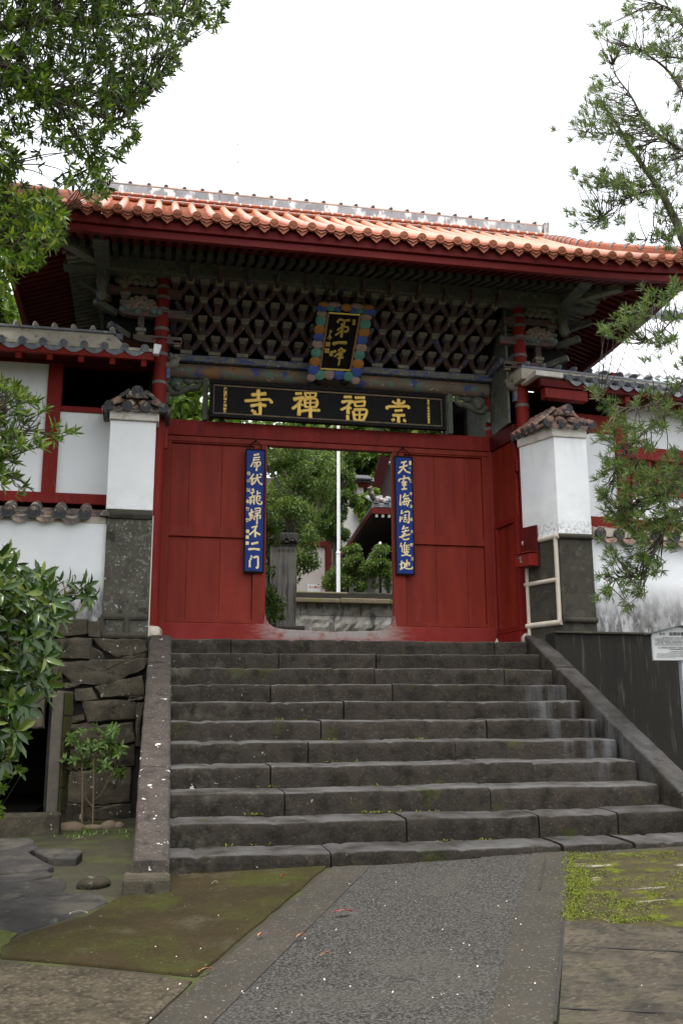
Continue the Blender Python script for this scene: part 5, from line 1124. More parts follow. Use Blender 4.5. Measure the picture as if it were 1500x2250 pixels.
# descending and corner ridges
for sg in (-1, 1):
    path = smooth_line([(GX+sg*(RX-.02), YR-.14, ZB+.03), (GX+sg*(RX+.0), .3, rz(.3)+.07), (GX+sg*(RX+.03), -.15, rz(-.15)+.075), (GX+sg*(RX+.36), -.62, rz(-.62)+.075+.02), (GX+sg*(HX+.0), YT+.03, rz(YT)+.10+swp(GX+HX))], 8)
    mb = MB(); mb.tube(path, .058, 10); mb.tube([p-np.array([0, 0, .05]) for p in path], .07, 8); rpart(mb, 'hip_ridge', M['otile'], smooth=40)
    mb = MB()
    for k in range(2, len(path)-1, 2):
        t = path[min(k+1, len(path)-1)]-path[k-1]; t /= np.linalg.norm(t); mb.tube([path[k]-t*.014, path[k]+t*.014], .068, 10)
        mb.ell(path[k]+np.array([0, -.055, -.045]), (.03, .02, .026), nu=8, nv=5)
    rpart(mb, 'mortar_dabs', M['lump'], smooth=50)
xr_ = float(atY(521.5, 390, 1.6)[0]); z_a, z_b = float(atY(521, 420, 1.6)[2]), float(atY(521, 310, 1.6)[2])
mb = MB(); mb.tube([(xr_, 1.6, 3.9), (xr_, 1.6, z_b)], .004, 6)
for zz_ in (z_b-.05, z_b-.3): mb.ell((xr_, 1.6, zz_), (.012, .012, .012))
M['rod'] = mat('pale_metal_rod', (.5, .52, .55), None, rough=.5, metal=.3); o = mb.build('lightning_rod', M['rod'], loc=(xr_, 1.6, 3.9)); o.parent = gate; o.location = np.array([xr_, 1.6, 3.9])-root_loc(gate)
# ================================================================== BOARDS WITH WRITING
def stroke(mb, pts, wd, N, depth=.34):
    P = smooth_line(pts, 5) if len(pts) > 2 else smooth_line(pts, 5)
    n = len(P); L = [0]
    for i in range(1, n): L.append(L[-1]+np.linalg.norm(P[i]-P[i-1]))
    rad = []
    T0 = (P[1]-P[0])/np.linalg.norm(P[1]-P[0]); T1 = (P[-1]-P[-2])/np.linalg.norm(P[-1]-P[-2]); r = wd/2
    Q = [P[0]-T0*r*.55, P[0]-T0*r*.3]+P+[P[-1]+T1*r*.3, P[-1]+T1*r*.55]
    rad = [r*.45, r*.82]+[r*(1+.10*math.cos(2*math.pi*i/(n-1))) for i in range(n)]+[r*.82, r*.45]
    mb.tube(Q, rad, 10, flat=depth, nrm=N)
def strokes(name, S, px, m, parent, p0, N, sc, depth=.34):
    """S: list of (points in zoom pixels, width); px maps zoom pixels to photo pixels; sc: zoom pixels per photo pixel"""
    mb = MB(); p0 = np.asarray(p0, float); N = np.asarray(N, float); dist = abs(np.dot(p0-CAM, _f))
    for pts, wd in S:
        stroke(mb, [onplane(*px(*q), p0, N) for q in pts], wd/sc/F*dist, N, depth)
    return mb.build(name, m, parent, smooth=60)
# main name board, read from right to left
YB = .70
nb = thing('name_board', 'long black name board with four large gold characters above the doorway', 'name board', tuple(atY(718, 945, YB)))
c = [atY(460, 838, YB), atY(975, 868, YB), atY(980, 945, YB), atY(461, 920, YB)]
xl, xr_ = (c[0][0]+c[3][0])/2, (c[1][0]+c[2][0])/2; zt = (c[0][2]+c[1][2])/2; zb = zb1+.006
def nbx(nm, *a, m=None, bevel=.004): mb = MB(); mb.box(*a); return mb.build(nm, m, nb, bevel=bevel)
nbx('panel', xl+.02, xr_-.02, YB+.005, YB+.03, zb+.02, zt-.02, m=M['black'], bevel=None)
f1 = .040
for a in ((xl, xr_, zt-f1, zt), (xl, xr_, zb, zb+f1), (xl, xl+f1, zb+f1+.001, zt-f1-.001), (xr_-f1, xr_, zb+f1+.001, zt-f1-.001)): nbx('frame', a[0], a[1], YB-.035, YB+.035, a[2], a[3], m=M['black'])
g = .020
for a in ((xl+f1, xr_-f1, zt-f1-g, zt-f1-.001), (xl+f1, xr_-f1, zb+f1+.001, zb+f1+g), (xl+f1+.001, xl+f1+g*.6, zb+f1+g, zt-f1-g), (xr_-f1-g*.6, xr_-f1-.001, zb+f1+g, zt-f1-g)): nbx('rim', a[0], a[1], YB-.012, YB+.006, a[2], a[3], m=M['gilt_rim'], bevel=.003)
SI = [([(585, 105), (583, 240)], 58), ([(500, 165), (580, 160), (680, 150)], 55), ([(412, 245), (560, 235), (700, 225), (745, 240), (760, 272)], 46), ([(490, 312), (590, 295), (680, 308)], 48), ([(607, 270), (608, 400), (590, 440), (525, 412)], 52), ([(498, 370), (545, 395)], 46)]
ZEN = [([(1078, 150), (1148, 148)], 48), ([(1055, 225), (1110, 212), (1180, 205)], 60), ([(1150, 225), (1110, 290), (1035, 348)], 46), ([(1120, 270), (1120, 430)], 56), ([(1150, 290), (1168, 305)], 34), ([(1195, 143), (1345, 140)], 32), ([(1195, 140), (1212, 190)], 32), ([(1345, 140), (1335, 190)], 34), ([(1205, 192), (1335, 192)], 26), ([(1266, 145), (1266, 195)], 24),
       ([(1195, 228), (1270, 212), (1345, 222), (1362, 270), (1338, 330)], 42), ([(1195, 228), (1200, 318)], 42), ([(1200, 272), (1350, 268)], 28), ([(1268, 215), (1268, 340)], 32), ([(1200, 325), (1338, 326)], 32), ([(1130, 385), (1250, 368), (1390, 370)], 46), ([(1268, 340), (1270, 475)], 58)]
FUKU = [([(208, 186), (295, 186)], 44), ([(180, 252), (250, 238), (320, 245)], 46), ([(288, 250), (240, 310), (168, 348)], 40), ([(255, 300), (255, 395)], 56), ([(250, 425), (252, 478)], 50), ([(275, 320), (295, 332)], 34), ([(348, 195), (465, 195)], 44), ([(340, 255), (348, 298)], 40), ([(330, 252), (470, 238)], 40), ([(470, 240), (460, 300)], 36), ([(345, 303), (460, 298)], 30),
        ([(335, 348), (470, 345), (492, 380), (450, 478)], 42), ([(322, 372), (340, 478)], 44), ([(330, 412), (470, 410)], 28), ([(402, 345), (402, 480)], 32), ([(338, 475), (450, 482)], 30)]
SU = [([(895, 218), (895, 285)], 52), ([(822, 242), (850, 265), (890, 272)], 40), ([(970, 240), (950, 265), (900, 272)], 40), ([(748, 338), (762, 310), (890, 308), (1005, 305), (1030, 330)], 44), ([(852, 362), (940, 355)], 40), ([(825, 418), (970, 418)], 46), ([(895, 425), (895, 508)], 50), ([(815, 482), (840, 470)], 46), ([(962, 478), (982, 495)], 46)]
zA = lambda x, y: (470+x/6, 840+y/6); zB = lambda x, y: (720+x/5.77, 840+y/5.77)
pl = (0, YB+.003, 0); NN = (0, -1, 0)
for S, f, s in ((SI, zA, 6), (ZEN, zA, 6), (FUKU, zB, 5.77), (SU, zB, 5.77)): strokes('lettering', S, f, M['gold'], nb, pl, NN, s, .42)
q = atY(495.5, 851, YB); text_mesh('大檀越林大卿敬立', .040, (q[0], YB+.003, q[2]-.03), (1, 0, 0), (0, 0, 1), NN, M['gold'], 'small_lettering', nb, .003, .001, vertical=True)
q = atY(940.5, 878, YB); text_mesh('寛永二年甲申所吉旦', .033, (q[0], YB+.003, q[2]-.02), (1, 0, 0), (0, 0, 1), NN, M['gold'], 'small_lettering', nb, .003, .001, vertical=True)
# ornate hanging plaque, leaning forward
pq_b = atY(736, 840, .62); pq_t = atY(760, 672, .13)
ax = np.array([1., 0, 0]); upv = np.array([0, pq_t[1]-pq_b[1], pq_t[2]-pq_b[2]]); upv /= np.linalg.norm(upv); PN = np.cross(ax, upv); PN = PN if PN[1] < 0 else -PN
pq = thing('hanging_plaque', 'upright black plaque with old gold characters framed by coloured cloud scrolls under the eaves', 'plaque', tuple(pq_b))
zP = lambda x, y: (670+x/9.375, 655+y/9.375); PP = lambda x, y, h=0.0: onplane(*zP(x, y), pq_b, PN)+PN*h
mb = MB(); mb.prism([PP(*q, -.05) for q in ((250, 110), (1440, 200), (1360, 420), (1140, 1700), (60, 1680), (200, 700))], PN*.035); mb.build('backing_board', M['black'], pq, bevel=.004)
mb = MB(); mb.prism([PP(*q, -.012) for q in ((480, 300), (1130, 345), (925, 1490), (300, 1450))], PN*.012); mb.build('panel', M['black'], pq)
def bar(nm, a, b, wd, h, m): mb = MB(); mb.beam(PP(*a, .012), PP(*b, .012), wd, h, up=PN); mb.build(nm, m, pq, bevel=.002)
bar('frame', (478, 290), (300, 1460), .022, .03, M['bronze']); bar('frame', (1128, 340), (925, 1490), .022, .03, M['bronze']); bar('frame', (485, 297), (1130, 342), .016, .03, M['gold_line']); bar('frame', (310, 1448), (920, 1480), .018, .03, M['gold_line'])
DAI = [([(668, 500), (700, 450), (735, 435)], 48), ([(740, 440), (800, 462), (920, 455)], 46), ([(745, 545), (815, 525)], 42), ([(820, 470), (795, 560)], 40), ([(665, 662), (760, 600), (860, 595), (892, 640), (860, 688), (805, 690)], 40), ([(778, 560), (745, 800)], 52), ([(750, 670), (690, 720), (625, 762)], 34)]
ICHI = [([(578, 945), (700, 918), (848, 925)], 64)]
HO = [([(530, 1180), (560, 1110)], 78), ([(600, 1085), (630, 1110)], 50), ([(690, 1085), (750, 1032)], 46), ([(740, 1050), (825, 1088)], 46), ([(605, 1208), (700, 1135), (815, 1098)], 40), ([(690, 1168), (770, 1160)], 46), ([(675, 1238), (780, 1222)], 44), ([(730, 1150), (690, 1380)], 42)]
SM = [([(520, 665), (545, 690), (510, 705)], 26), ([(512, 725), (508, 860)], 20), ([(500, 770), (465, 835)], 18), ([(520, 780), (545, 830)], 18)]
SEAL = [([(1012, 450), (1006, 540)], 66), ([(472, 920), (470, 975)], 92), ([(458, 1050), (452, 1105)], 92)]
for S in (DAI, ICHI, HO, SM): strokes('lettering', S, zP, M['dull_gold'], pq, pq_b+PN*.001, PN, 9.375, .22)
for (x, y, w_, h_) in ((1010, 495, 32, 58), (472, 946, 48, 48), (456, 1078, 48, 48)):
    mb = MB(); mb.prism([PP(x-w_, y-h_, .0), PP(x+w_, y-h_+4, .0), PP(x+w_-8, y+h_+4, .0), PP(x-w_-6, y+h_, .0)], PN*.006); mb.build('seal', M['dull_gold'], pq, bevel=.002)
CL = {'b': 'sc_blue', 't': 'sc_teal', 'p': 'sc_pink', 'o': 'sc_orange'}
SCR = [(340, 215, 'b', 115, 62), (345, 320, 'p', 90, 60), (335, 460, 't', 105, 105), (300, 650, 'o', 98, 95), (285, 800, 'b', 100, 85), (255, 950, 'p', 98, 80), (235, 1130, 't', 98, 92), (210, 1310, 'o', 105, 92), (180, 1480, 'b', 108, 105), (130, 1630, 'p', 85, 70), (300, 1580, 't', 105, 92), (495, 1572, 'p', 100, 95), (695, 1580, 'b', 105, 98), (890, 1610, 't', 105, 92), (1030, 1690, 'p', 90, 72),
       (1330, 275, 'b', 118, 72), (1255, 390, 'p', 100, 66), (1225, 530, 't', 108, 108), (1205, 710, 'o', 105, 95), (1165, 865, 'b', 105, 92), (1150, 1020, 'p', 100, 85), (1112, 1175, 't', 100, 98), (1085, 1350, 'o', 105, 98), (1050, 1520, 'b', 105, 105), (390, 130, 'o', 105, 48), (530, 200, 't', 90, 62), (670, 225, 'b', 80, 55), (610, 135, 'p', 120, 45), (980, 245, 'b', 85, 55), (1115, 255, 't', 90, 55), (1070, 165, 'p', 120, 48), (1290, 190, 'o', 105, 48)]
dist = abs(np.dot(pq_b-CAM, _f)); k9 = dist/F/9.375
Rm = np.column_stack([ax, upv, PN])
for i, (x, y, c_, rx, ry) in enumerate(SCR):
    o3 = PP(x, y, .004); mb = MB(); mb.ell(o3, (rx*k9*1.22, ry*k9*1.22, .026), nu=14, nv=8, R=Rm)
    sp_ = []
    for j in range(26):
        t = j/25; a = t*4.2*math.pi+i; r = .9*(1-t*.85); e = math.sqrt(max(0, 1-r*r*.9)); sp_.append(o3+ax*math.cos(a)*rx*k9*r*1.16+upv*math.sin(a)*ry*k9*r*1.16+PN*(.026*e+.001))
    mb.tube(sp_, .0045, 5)
    mb.build('cloud_scroll', M[CL[c_]], pq, smooth=60)
mb = MB(); mb.ell(PP(840, 185, .03), (.062, .045, .02), nu=16, nv=8, R=Rm); mb.build('sun_boss', M['sc_orange'], pq, smooth=60)
for x in (290, 810):
    mb = MB(); mb.ell(PP(x, 1740, -.02), (.06, .04, .04), nu=10, nv=6, jit=.12); mb.build('carved_support', M['black'], pq, smooth=50)
# couplet boards on the doors
YC = YD-.075
TL = [([(298, 158), (340, 148), (375, 140)], 38), ([(292, 205), (390, 192)], 28), ([(298, 195), (280, 280), (238, 352)], 28), ([(300, 240), (385, 230)], 26), ([(290, 290), (395, 272), (398, 318), (352, 352)], 28), ([(308, 320), (300, 355)], 24), ([(345, 300), (336, 418)], 36),
      ([(290, 482), (260, 520), (230, 560)], 30), ([(262, 545), (262, 660)], 36), ([(285, 560), (415, 528)], 27), ([(352, 485), (340, 560), (285, 645)], 30), ([(350, 560), (385, 625), (430, 655)], 34), ([(398, 480), (425, 490)], 30),
      ([(275, 735), (276, 758)], 46), ([(236, 800), (300, 785)], 26), ([(213, 882), (320, 850)], 26), ([(260, 800), (270, 850)], 20), ([(235, 885), (235, 992)], 25), ([(238, 890), (295, 876), (294, 992)], 25), ([(240, 928), (290, 924)], 18), ([(240, 958), (290, 954)], 18), ([(352, 768), (350, 855)], 27), ([(352, 812), (400, 800)], 24), ([(345, 868), (398, 852), (394, 900)], 24), ([(338, 870), (345, 955), (380, 990), (422, 985), (425, 950)], 28), ([(368, 902), (398, 898)], 18), ([(368, 935), (398, 930)], 18),
      ([(252, 1080), (256, 1108)], 28), ([(216, 1142), (225, 1188)], 34), ([(252, 1090), (244, 1180), (225, 1268)], 28), ([(270, 1172), (265, 1240)], 24), ([(215, 1152), (290, 1122)], 25), ([(310, 1072), (398, 1060), (394, 1118)], 26), ([(314, 1112), (392, 1102)], 20), ([(308, 1152), (400, 1136)], 26), ([(300, 1202), (398, 1182), (394, 1240)], 26), ([(304, 1202), (300, 1260)], 24), ([(350, 1152), (344, 1330)], 30),
      ([(256, 1390), (348, 1366)], 34), ([(330, 1388), (290, 1450), (218, 1512)], 32), ([(312, 1432), (316, 1548)], 38), ([(342, 1480), (395, 1512)], 38),
      ([(256, 1670), (360, 1646)], 42), ([(205, 1762), (300, 1755), (385, 1766)], 40),
      ([(245, 1872), (256, 1900)], 32), ([(226, 1922), (250, 1932)], 32), ([(222, 1955), (222, 2060)], 36), ([(290, 1902), (358, 1888), (364, 1950), (360, 2070), (332, 2072)], 36)]
TR = [([(250, 215), (340, 192)], 32), ([(220, 300), (360, 262)], 32), ([(300, 210), (280, 310), (200, 400)], 34), ([(290, 308), (340, 370), (405, 392)], 34),
      ([(300, 448), (304, 480)], 36), ([(212, 545), (216, 510), (300, 495), (378, 480), (386, 510)], 32), ([(300, 520), (262, 570)], 26), ([(262, 575), (340, 552), (320, 580), (290, 608)], 30), ([(268, 612), (340, 606)], 28), ([(302, 605), (300, 680)], 32), ([(262, 686), (345, 676)], 32),
      ([(240, 782), (228, 960)], 30), ([(240, 970), (262, 930)], 24), ([(320, 762), (282, 830)], 30), ([(300, 812), (380, 792)], 26), ([(310, 850), (288, 960)], 26), ([(310, 852), (388, 852), (358, 982)], 28), ([(268, 912), (420, 882)], 26), ([(300, 958), (380, 940)], 22), ([(345, 862), (332, 940)], 20),
      ([(262, 1060), (250, 1118)], 30), ([(235, 1170), (230, 1258)], 32), ([(240, 1112), (290, 1102)], 22), ([(310, 1087), (385, 1080), (386, 1180), (384, 1268), (358, 1270)], 30), ([(295, 1150), (345, 1140)], 18), ([(320, 1130), (316, 1208)], 18), ([(290, 1190), (345, 1180)], 18), ([(296, 1222), (345, 1212), (340, 1252), (300, 1260), (296, 1224)], 18), ([(265, 1172), (266, 1220)], 18),
      ([(300, 1332), (270, 1390)], 32), ([(282, 1380), (370, 1360)], 26), ([(262, 1438), (385, 1408)], 26), ([(220, 1532), (400, 1480)], 28), ([(330, 1400), (290, 1470)], 28), ([(262, 1500), (330, 1470)], 24), ([(300, 1500), (262, 1550)], 24), ([(288, 1570), (340, 1572), (385, 1555)], 30),
      ([(250, 1632), (234, 1700)], 24), ([(265, 1680), (266, 1790)], 24), ([(320, 1622), (300, 1670)], 24), ([(300, 1680), (400, 1668)], 18), ([(300, 1716), (395, 1705)], 18), ([(300, 1752), (400, 1742)], 18), ([(345, 1670), (340, 1770)], 22), ([(300, 1670), (300, 1780)], 22), ([(290, 1802), (380, 1782), (330, 1840), (258, 1856)], 26), ([(310, 1802), (360, 1848), (420, 1856)], 28),
      ([(260, 1952), (250, 2090)], 32), ([(225, 2012), (300, 1980)], 26), ([(230, 2102), (310, 2060)], 26), ([(315, 2012), (390, 1980), (386, 2030)], 26), ([(350, 1932), (345, 2050)], 28), ([(310, 1990), (320, 2070), (380, 2090), (440, 2085), (442, 2058)], 28)]
def couplet(cor, S, f, sc, lb, small, seals):
    P = [atY(*q, YC) for q in cor]; xa, xb, z1_, z0_ = (P[0][0]+P[2][0])/2, (P[1][0]+P[3][0])/2, (P[0][2]+P[1][2])/2, (P[2][2]+P[3][2])/2
    t = thing('couplet_board', lb, 'couplet board', (xa, YC, z0_), 'blue couplet boards on the doors')
    mb = MB(); mb.box(xa+.012, xb-.012, YC, YC+.025, z0_+.012, z1_-.012); mb.build('panel', M['blueboard'], t)
    for a in ((xa, xb, z1_-.014, z1_), (xa, xb, z0_, z0_+.016), (xa, xa+.012, z0_+.017, z1_-.015), (xb-.012, xb, z0_+.017, z1_-.015)):
        mb = MB(); mb.box(a[0], a[1], YC-.010, YC+.03, a[2], a[3]); mb.build('frame', M['black'], t, bevel=.002)
    strokes('lettering', S, f, M['cream_gold'], t, (0, YC-.001, 0), NN, sc, .3)
    for ch, px, s in small:
        q = atY(*px, YC); text_mesh(ch, s, (q[0], YC-.002, q[2]), (1, 0, 0), (0, 0, 1), NN, M['cream_gold'], 'small_lettering', t, .001, .0008, align='CENTER')
    for px, w_, h_ in seals:
        q = atY(*px, YC); mb = MB(); mb.box(q[0]-w_, q[0]+w_, YC-.004, YC+.001, q[2]-h_, q[2]+h_); mb.build('seal', M['cream_gold'], t)
    xm = (xa+xb)/2; mb = MB(); mb.tube(smooth_line([(xm-.07, YC+.01, z1_-.005), (xm-.06, YC+.005, z1_+.05), (xm-.012, YC+.01, z1_+.095), (xm, YC, z1_+.11), (xm+.012, YC+.01, z1_+.095), (xm+.06, YC+.005, z1_+.05), (xm+.07, YC+.01, z1_-.005)], 5), .006, 6); mb.tube([(xm, YC+.06, z1_+.105), (xm, YC-.01, z1_+.112)], .009, 8); mb.build('hanging_cord', M['black'], t)
zL = lambda x, y: (520+x/7.76, 980+y/7.76); zR = lambda x, y: (850+x/8.04, 990+y/8.04)
couplet([(541, 986), (584, 988), (534.5, 1257), (578.5, 1259)], TL, zL, 7.76, 'blue couplet board left of the doorway with seven pale gold characters',
    [(ch, zL(x, y), .045) for ch, x, y in (('住', 205, 490), ('山', 203, 612), ('道', 198, 775), ('者', 188, 968), ('敬', 186, 1100), ('蒋', 184, 1290), ('書', 186, 1480))], [(zL(182, 1555), .017, .019), (zL(180, 1658), .017, .019)])
couplet([(865, 1002), (905, 1003), (871, 1262), (911.5, 1264)], TR, zR, 8.04, 'blue couplet board right of the doorway with seven pale gold characters',
    [(ch, zR(x, y), .042) for ch, x, y in (('辛', 412, 345), ('保', 418, 560), ('年', 424, 785), ('五', 428, 1010), ('相', 432, 1240), ('月', 442, 1460), ('穀', 440, 1690), ('立', 450, 1935))], [(zR(408, 220), .014, .024)])

# ================================================================== BEHIND THE GATE
YW = 6.0
rw2 = thing('stone_retaining_wall', 'mossy ashlar retaining wall with a ledge seen through the doorway', 'retaining wall', (3, YW, 0))
zt = float(atY(760, 1300, YW)[2]); zs1 = float(atY(760, 1325, YW)[2]); zs2 = float(atY(760, 1353, YW)[2]); zs3 = float(atY(760, 1388, YW)[2])
for z0, z1_, o_ in ((zs2, zs1-.02, .35), (zs3, zs2-.006, .9), (0, zs3-.006, .2)):
    x = .5
    while x < 7:
        l = random.uniform(.9, 1.7); n1, n2 = max(3, int(l/.06)), max(3, int((z1_-z0)/.06)); mb = MB(); V = [(x+.005+(l-.01)*i/n1, YW-random.uniform(0, .03)*(0 < i < n1 and 0 < j < n2), z0+(z1_-z0)*j/n2) for j in range(n2+1) for i in range(n1+1)]
        mb.add(V, [(j*(n1+1)+i, j*(n1+1)+i+1, (j+1)*(n1+1)+i+1, (j+1)*(n1+1)+i) for j in range(n2) for i in range(n1)]); mb.build('wall_block', M['ashlar'], rw2); x += l
mb = MB(); mb.box(.5, 7, YW+.03, YW+1, 0, zt-.03); mb.build('core', M['joint'], rw2)
x = 1.0
while x < 6.5:
    l = random.uniform(.7, 1.6); dz = random.uniform(-.02, .015); mb = MB(); mb.box(x, x+l-.01, YW-.12+random.uniform(-.02, .02), YW+.3, zs1-.02, zs1+.06+dz); mb.build('ledge_stone', M['coping'], rw2, bevel=.015); x += l
x = 1.0
while x < 6.5:
    l = random.uniform(.8, 1.5); mb = MB(); mb.box(x, x+l-.01, YW+.05+random.uniform(-.02, .02), YW+.5, zs1+.075, zt+random.uniform(-.02, .01)); mb.build('coping_stone', M['coping'] if x < 2.9 else M['stone_plain'], rw2, bevel=.015); x += l
mb = MB(); mb.box(-30, 40, YW+.3, 40, -.02, zt-.02); struct(mb.build('upper_terrace', M['earth']))
YS = 4.2; a, b = atY(600, 1400, YS), atY(653, 1172, YS); xa = atY(594, 1250, YS)[0]; xb = atY(651, 1250, YS)[0]; zc = float(atY(625, 1194, YS)[2]); zk_ = float(atY(625, 1372, YS)[2])
sl_ = thing('stone_stele', 'tall streaked grey stone tablet with a dark carved cap left inside the doorway', 'stele', ((xa+xb)/2, YS+.1, 0))
mb = MB(); mb.box(xa-.12, xb, YS, YS+.22, zk_-.02, zc); mb.build('tablet', M['stele'], sl_, bevel=.012)
mb = MB(); mb.box(xa-.14, xb+.02, YS-.03, YS+.25, zc+.002, float(b[2])); mb.build('carved_cap', M['stele_dark'], sl_, bevel=.012)
for k in range(16):
    mb = MB(); mb.tube(smooth_line([(xa-.1+.03*k+random.uniform(-.02, .02), YS-.035, zc+.03+random.random()*.1) for _ in range(4)], 4), .012, 6); mb.build('relief', M['stele_dark'], sl_, smooth=60)
mb = MB(); mb.box(xa-.3, float(atY(668, 1380, YS)[0]), YS-.1, YS+.35, -.03, zk_-.022); mb.build('plinth', M['stele_dark'], sl_, bevel=.02)
# worn inscription near the top of the tablet: a row of small cuts
for ch, x in zip('〇福寺境内', np.linspace(xa+.02, xb-.09, 5)): text_mesh(ch, .062, (x, YS-.001, zc-.13), (1, 0, 0), (0, 0, 1), NN, M['stele_dark'], 'inscription', sl_, .001)
YF2 = 7.2; xf = float(atY(743, 1200, YF2)[0]); zf = zt-.05; zj = float(atY(743, 1217, YF2)[2])
fp_ = thing('flagpole', 'white two-stage flagpole standing behind the retaining wall', 'flagpole', (xf, YF2, zf))
r1 = 9.2/2/F*17.3; mb = MB(); mb.tube([(xf, YF2, zf), (xf, YF2, zj), ], r1*1.0, 14); mb.lathe([(r1, zj-.01), (r1*1.12, zj), (r1*1.1, zj+.03), (r1*.7, zj+.05)], (xf, YF2, 0), n=14); mb.build('lower_pole', M['whitepole'], fp_, smooth=40)
mb = MB(); mb.tube([(xf, YF2, zj+.02), (xf, YF2, 6.2)], [r1*.70, r1*.5], 14); mb.build('upper_pole', M['whitepole'], fp_, smooth=40)
mb = MB(); mb.tube([(xf+r1*.9, YF2-.01, zf+1), (xf+r1*.6, YF2-.01, 6.1)], .006, 5); mb.build('halyard', M['whitepole'], fp_)
# hall on the right with its long eave running away
YH = 9.5; A_ = atY(815, 1118, YH); B_ = atY(860, 1124, YH); ze = float(A_[2])
far = atY(742, 1232, 15.2)
hl = thing('temple_hall', 'dark timber temple hall with grey tiled eaves seen right inside the doorway', 'hall', (float(A_[0])+2.5, 13, zt))
X0 = float(A_[0]); d = np.array([far[0]-X0, far[1]-YH, 0.0]); d /= np.linalg.norm(d)
rgt = np.array([1.0, -.02, 0]); ez = np.array([0, 0, 1.0])
def hp(u, v, z): return np.array([X0, YH, ze])+d*u+rgt*v+ez*z
mb = MB()
mb.hexa([hp(-.1, 0, -.02), hp(8, 0, -.02), hp(8, 5, 1.2), hp(1.2, 5, 1.2), hp(-.1, 0, .05), hp(8, 0, .05), hp(8, 5, 1.3), hp(1.2, 5, 1.3)]); mb.build('roof', M['gtile'], hl)
mb = MB()
mb.hexa([hp(-.1, 0, .02), hp(-.1, 9, .02), hp(1.2, 9, .42), hp(1.2, .8, .42), hp(-.1, 0, .09), hp(-.1, 9, .09), hp(1.2, 9, .50), hp(1.2, .8, .50)])
for k in range(14): mb.barrel(hp(-.13, .1+k*.22, .1), hp(1.1, .1+k*.22, .50), .06, n=6)
mb.build('front_roof', M['gtile'], hl, smooth=40)
mb = MB(); mb.tube(smooth_line([hp(-.15, -.05, .42), hp(-.05, .05, .2), hp(.3, .3, .26), hp(.9, .8, .45)], 5), .055, 8); mb.build('corner_ridge', M['dtile'], hl, smooth=50)
mb = MB(); mb.beam(hp(-.1, .02, -.06), hp(8, .02, -.06), .05, .12); mb.beam(hp(-.08, 0, -.06), hp(-.08, 6, -.06), .05, .12); mb.build('eave_board', M['dark_red'], hl)
mb = MB()
for k in range(60): mb.beam(hp(.05+k*.13, .03, -.13), hp(.05+k*.13, 1.2, .18), .05, .06)
for k in range(30): mb.beam(hp(.0, .1+k*.13, -.13), hp(1.0, .1+k*.13, .18), .05, .06)
mb.build('rafters', M['darkwood'], hl)
mb = MB()
for k in range(20): mb.box(*(lambda p: (p[0]-.025, p[0]+.025, p[1]-.05, p[1]+.0, p[2]-.03, p[2]+.03))(hp(-.04, .1+k*.13, -.16)))
mb.build('rafter_tips', M['greywall'], hl)
wz0 = zt-ze
mb = MB(); P = [hp(1.0, 1.2, 0), hp(8, 1.2, 0), hp(8, 1.3, 0), hp(1.0, 1.3, 0)]; mb.prism([p+ez*(wz0) for p in P], (0, 0, -wz0+.2)); P = [hp(1.0, 1.2, 0), hp(1.0, 7, 0), hp(1.1, 7, 0), hp(1.1, 1.2, 0)]; mb.prism([p+ez*wz0 for p in P], (0, 0, -wz0+.2)); mb.build('wall', M['darkwood'], hl)
for k in range(5):
    u = 1.25+k*1.25; mb = MB(); mb.prism([hp(u, 1.17, wz0+.9), hp(u+.75, 1.17, wz0+.9), hp(u+.75, 1.17, -.35), hp(u, 1.17, -.35)], rgt*.02); mb.build('plaster_panel', M['greywall'], hl)
for k in range(4):
    v = 1.4+k*1.0; mb = MB(); mb.prism([hp(.97, v, wz0+.7), hp(.97, v+.62, wz0+.7), hp(.97, v+.62, -.35), hp(.97, v, -.35)], d*.02); mb.build('plaster_panel', M['greywall'], hl)
mb = MB(); mb.tube([hp(-.2, .15, -.75), hp(8, .15, -1.0)], .03, 6); mb.build('gutter_pipe', M['gtile_glaze'], hl)
# wall with red post and warning notice, far left of the hall
YQ = 12.5; gq = lambda px, py: atY(px, py, YQ)
ww = thing('plaster_wall', 'pinkish white wall with a red post and a warning notice beyond the flagpole', 'wall', tuple(gq(700, 1300)))
mb = MB(); mb.box(float(gq(640, 1250)[0]), float(gq(714, 1250)[0]), YQ+.02, YQ+.2, zt-.1, float(gq(700, 1202)[2])); mb.build('wall', M['pinkwall'], ww)
mb = MB(); mb.box(float(gq(715, 1250)[0]), float(gq(727, 1250)[0]), YQ-.05, YQ+.2, zt-.1, float(gq(720, 1175)[2])); mb.build('post', M['dark_red'], ww)
mb = MB(); mb.box(float(gq(640, 1250)[0]), float(gq(715, 1250)[0])-.003, YQ-.02, YQ+.2, float(gq(700, 1201)[2]), float(gq(700, 1190)[2])); mb.build('beam', M['dark_red'], ww)
nt_ = thing('warning_notice', 'white warning notice with red characters on the wall beyond the flagpole', 'notice', tuple(gq(689, 1300)))
xa, xb, z1_, z0_ = float(gq(675, 1290)[0]), float(gq(703, 1290)[0]), float(gq(690, 1284)[2]), float(gq(690, 1305)[2])
mb = MB(); mb.box(xa, xb, YQ-.02, YQ+.0, z0_, z1_); mb.build('panel', M['signwhite'], nt_)
text_mesh('立入禁止', (xb-xa)*.21, (xa+.03, YQ-.022, z1_-.085), (1, 0, 0), (0, 0, 1), NN, M['redink'], 'lettering', nt_, .001, .001)
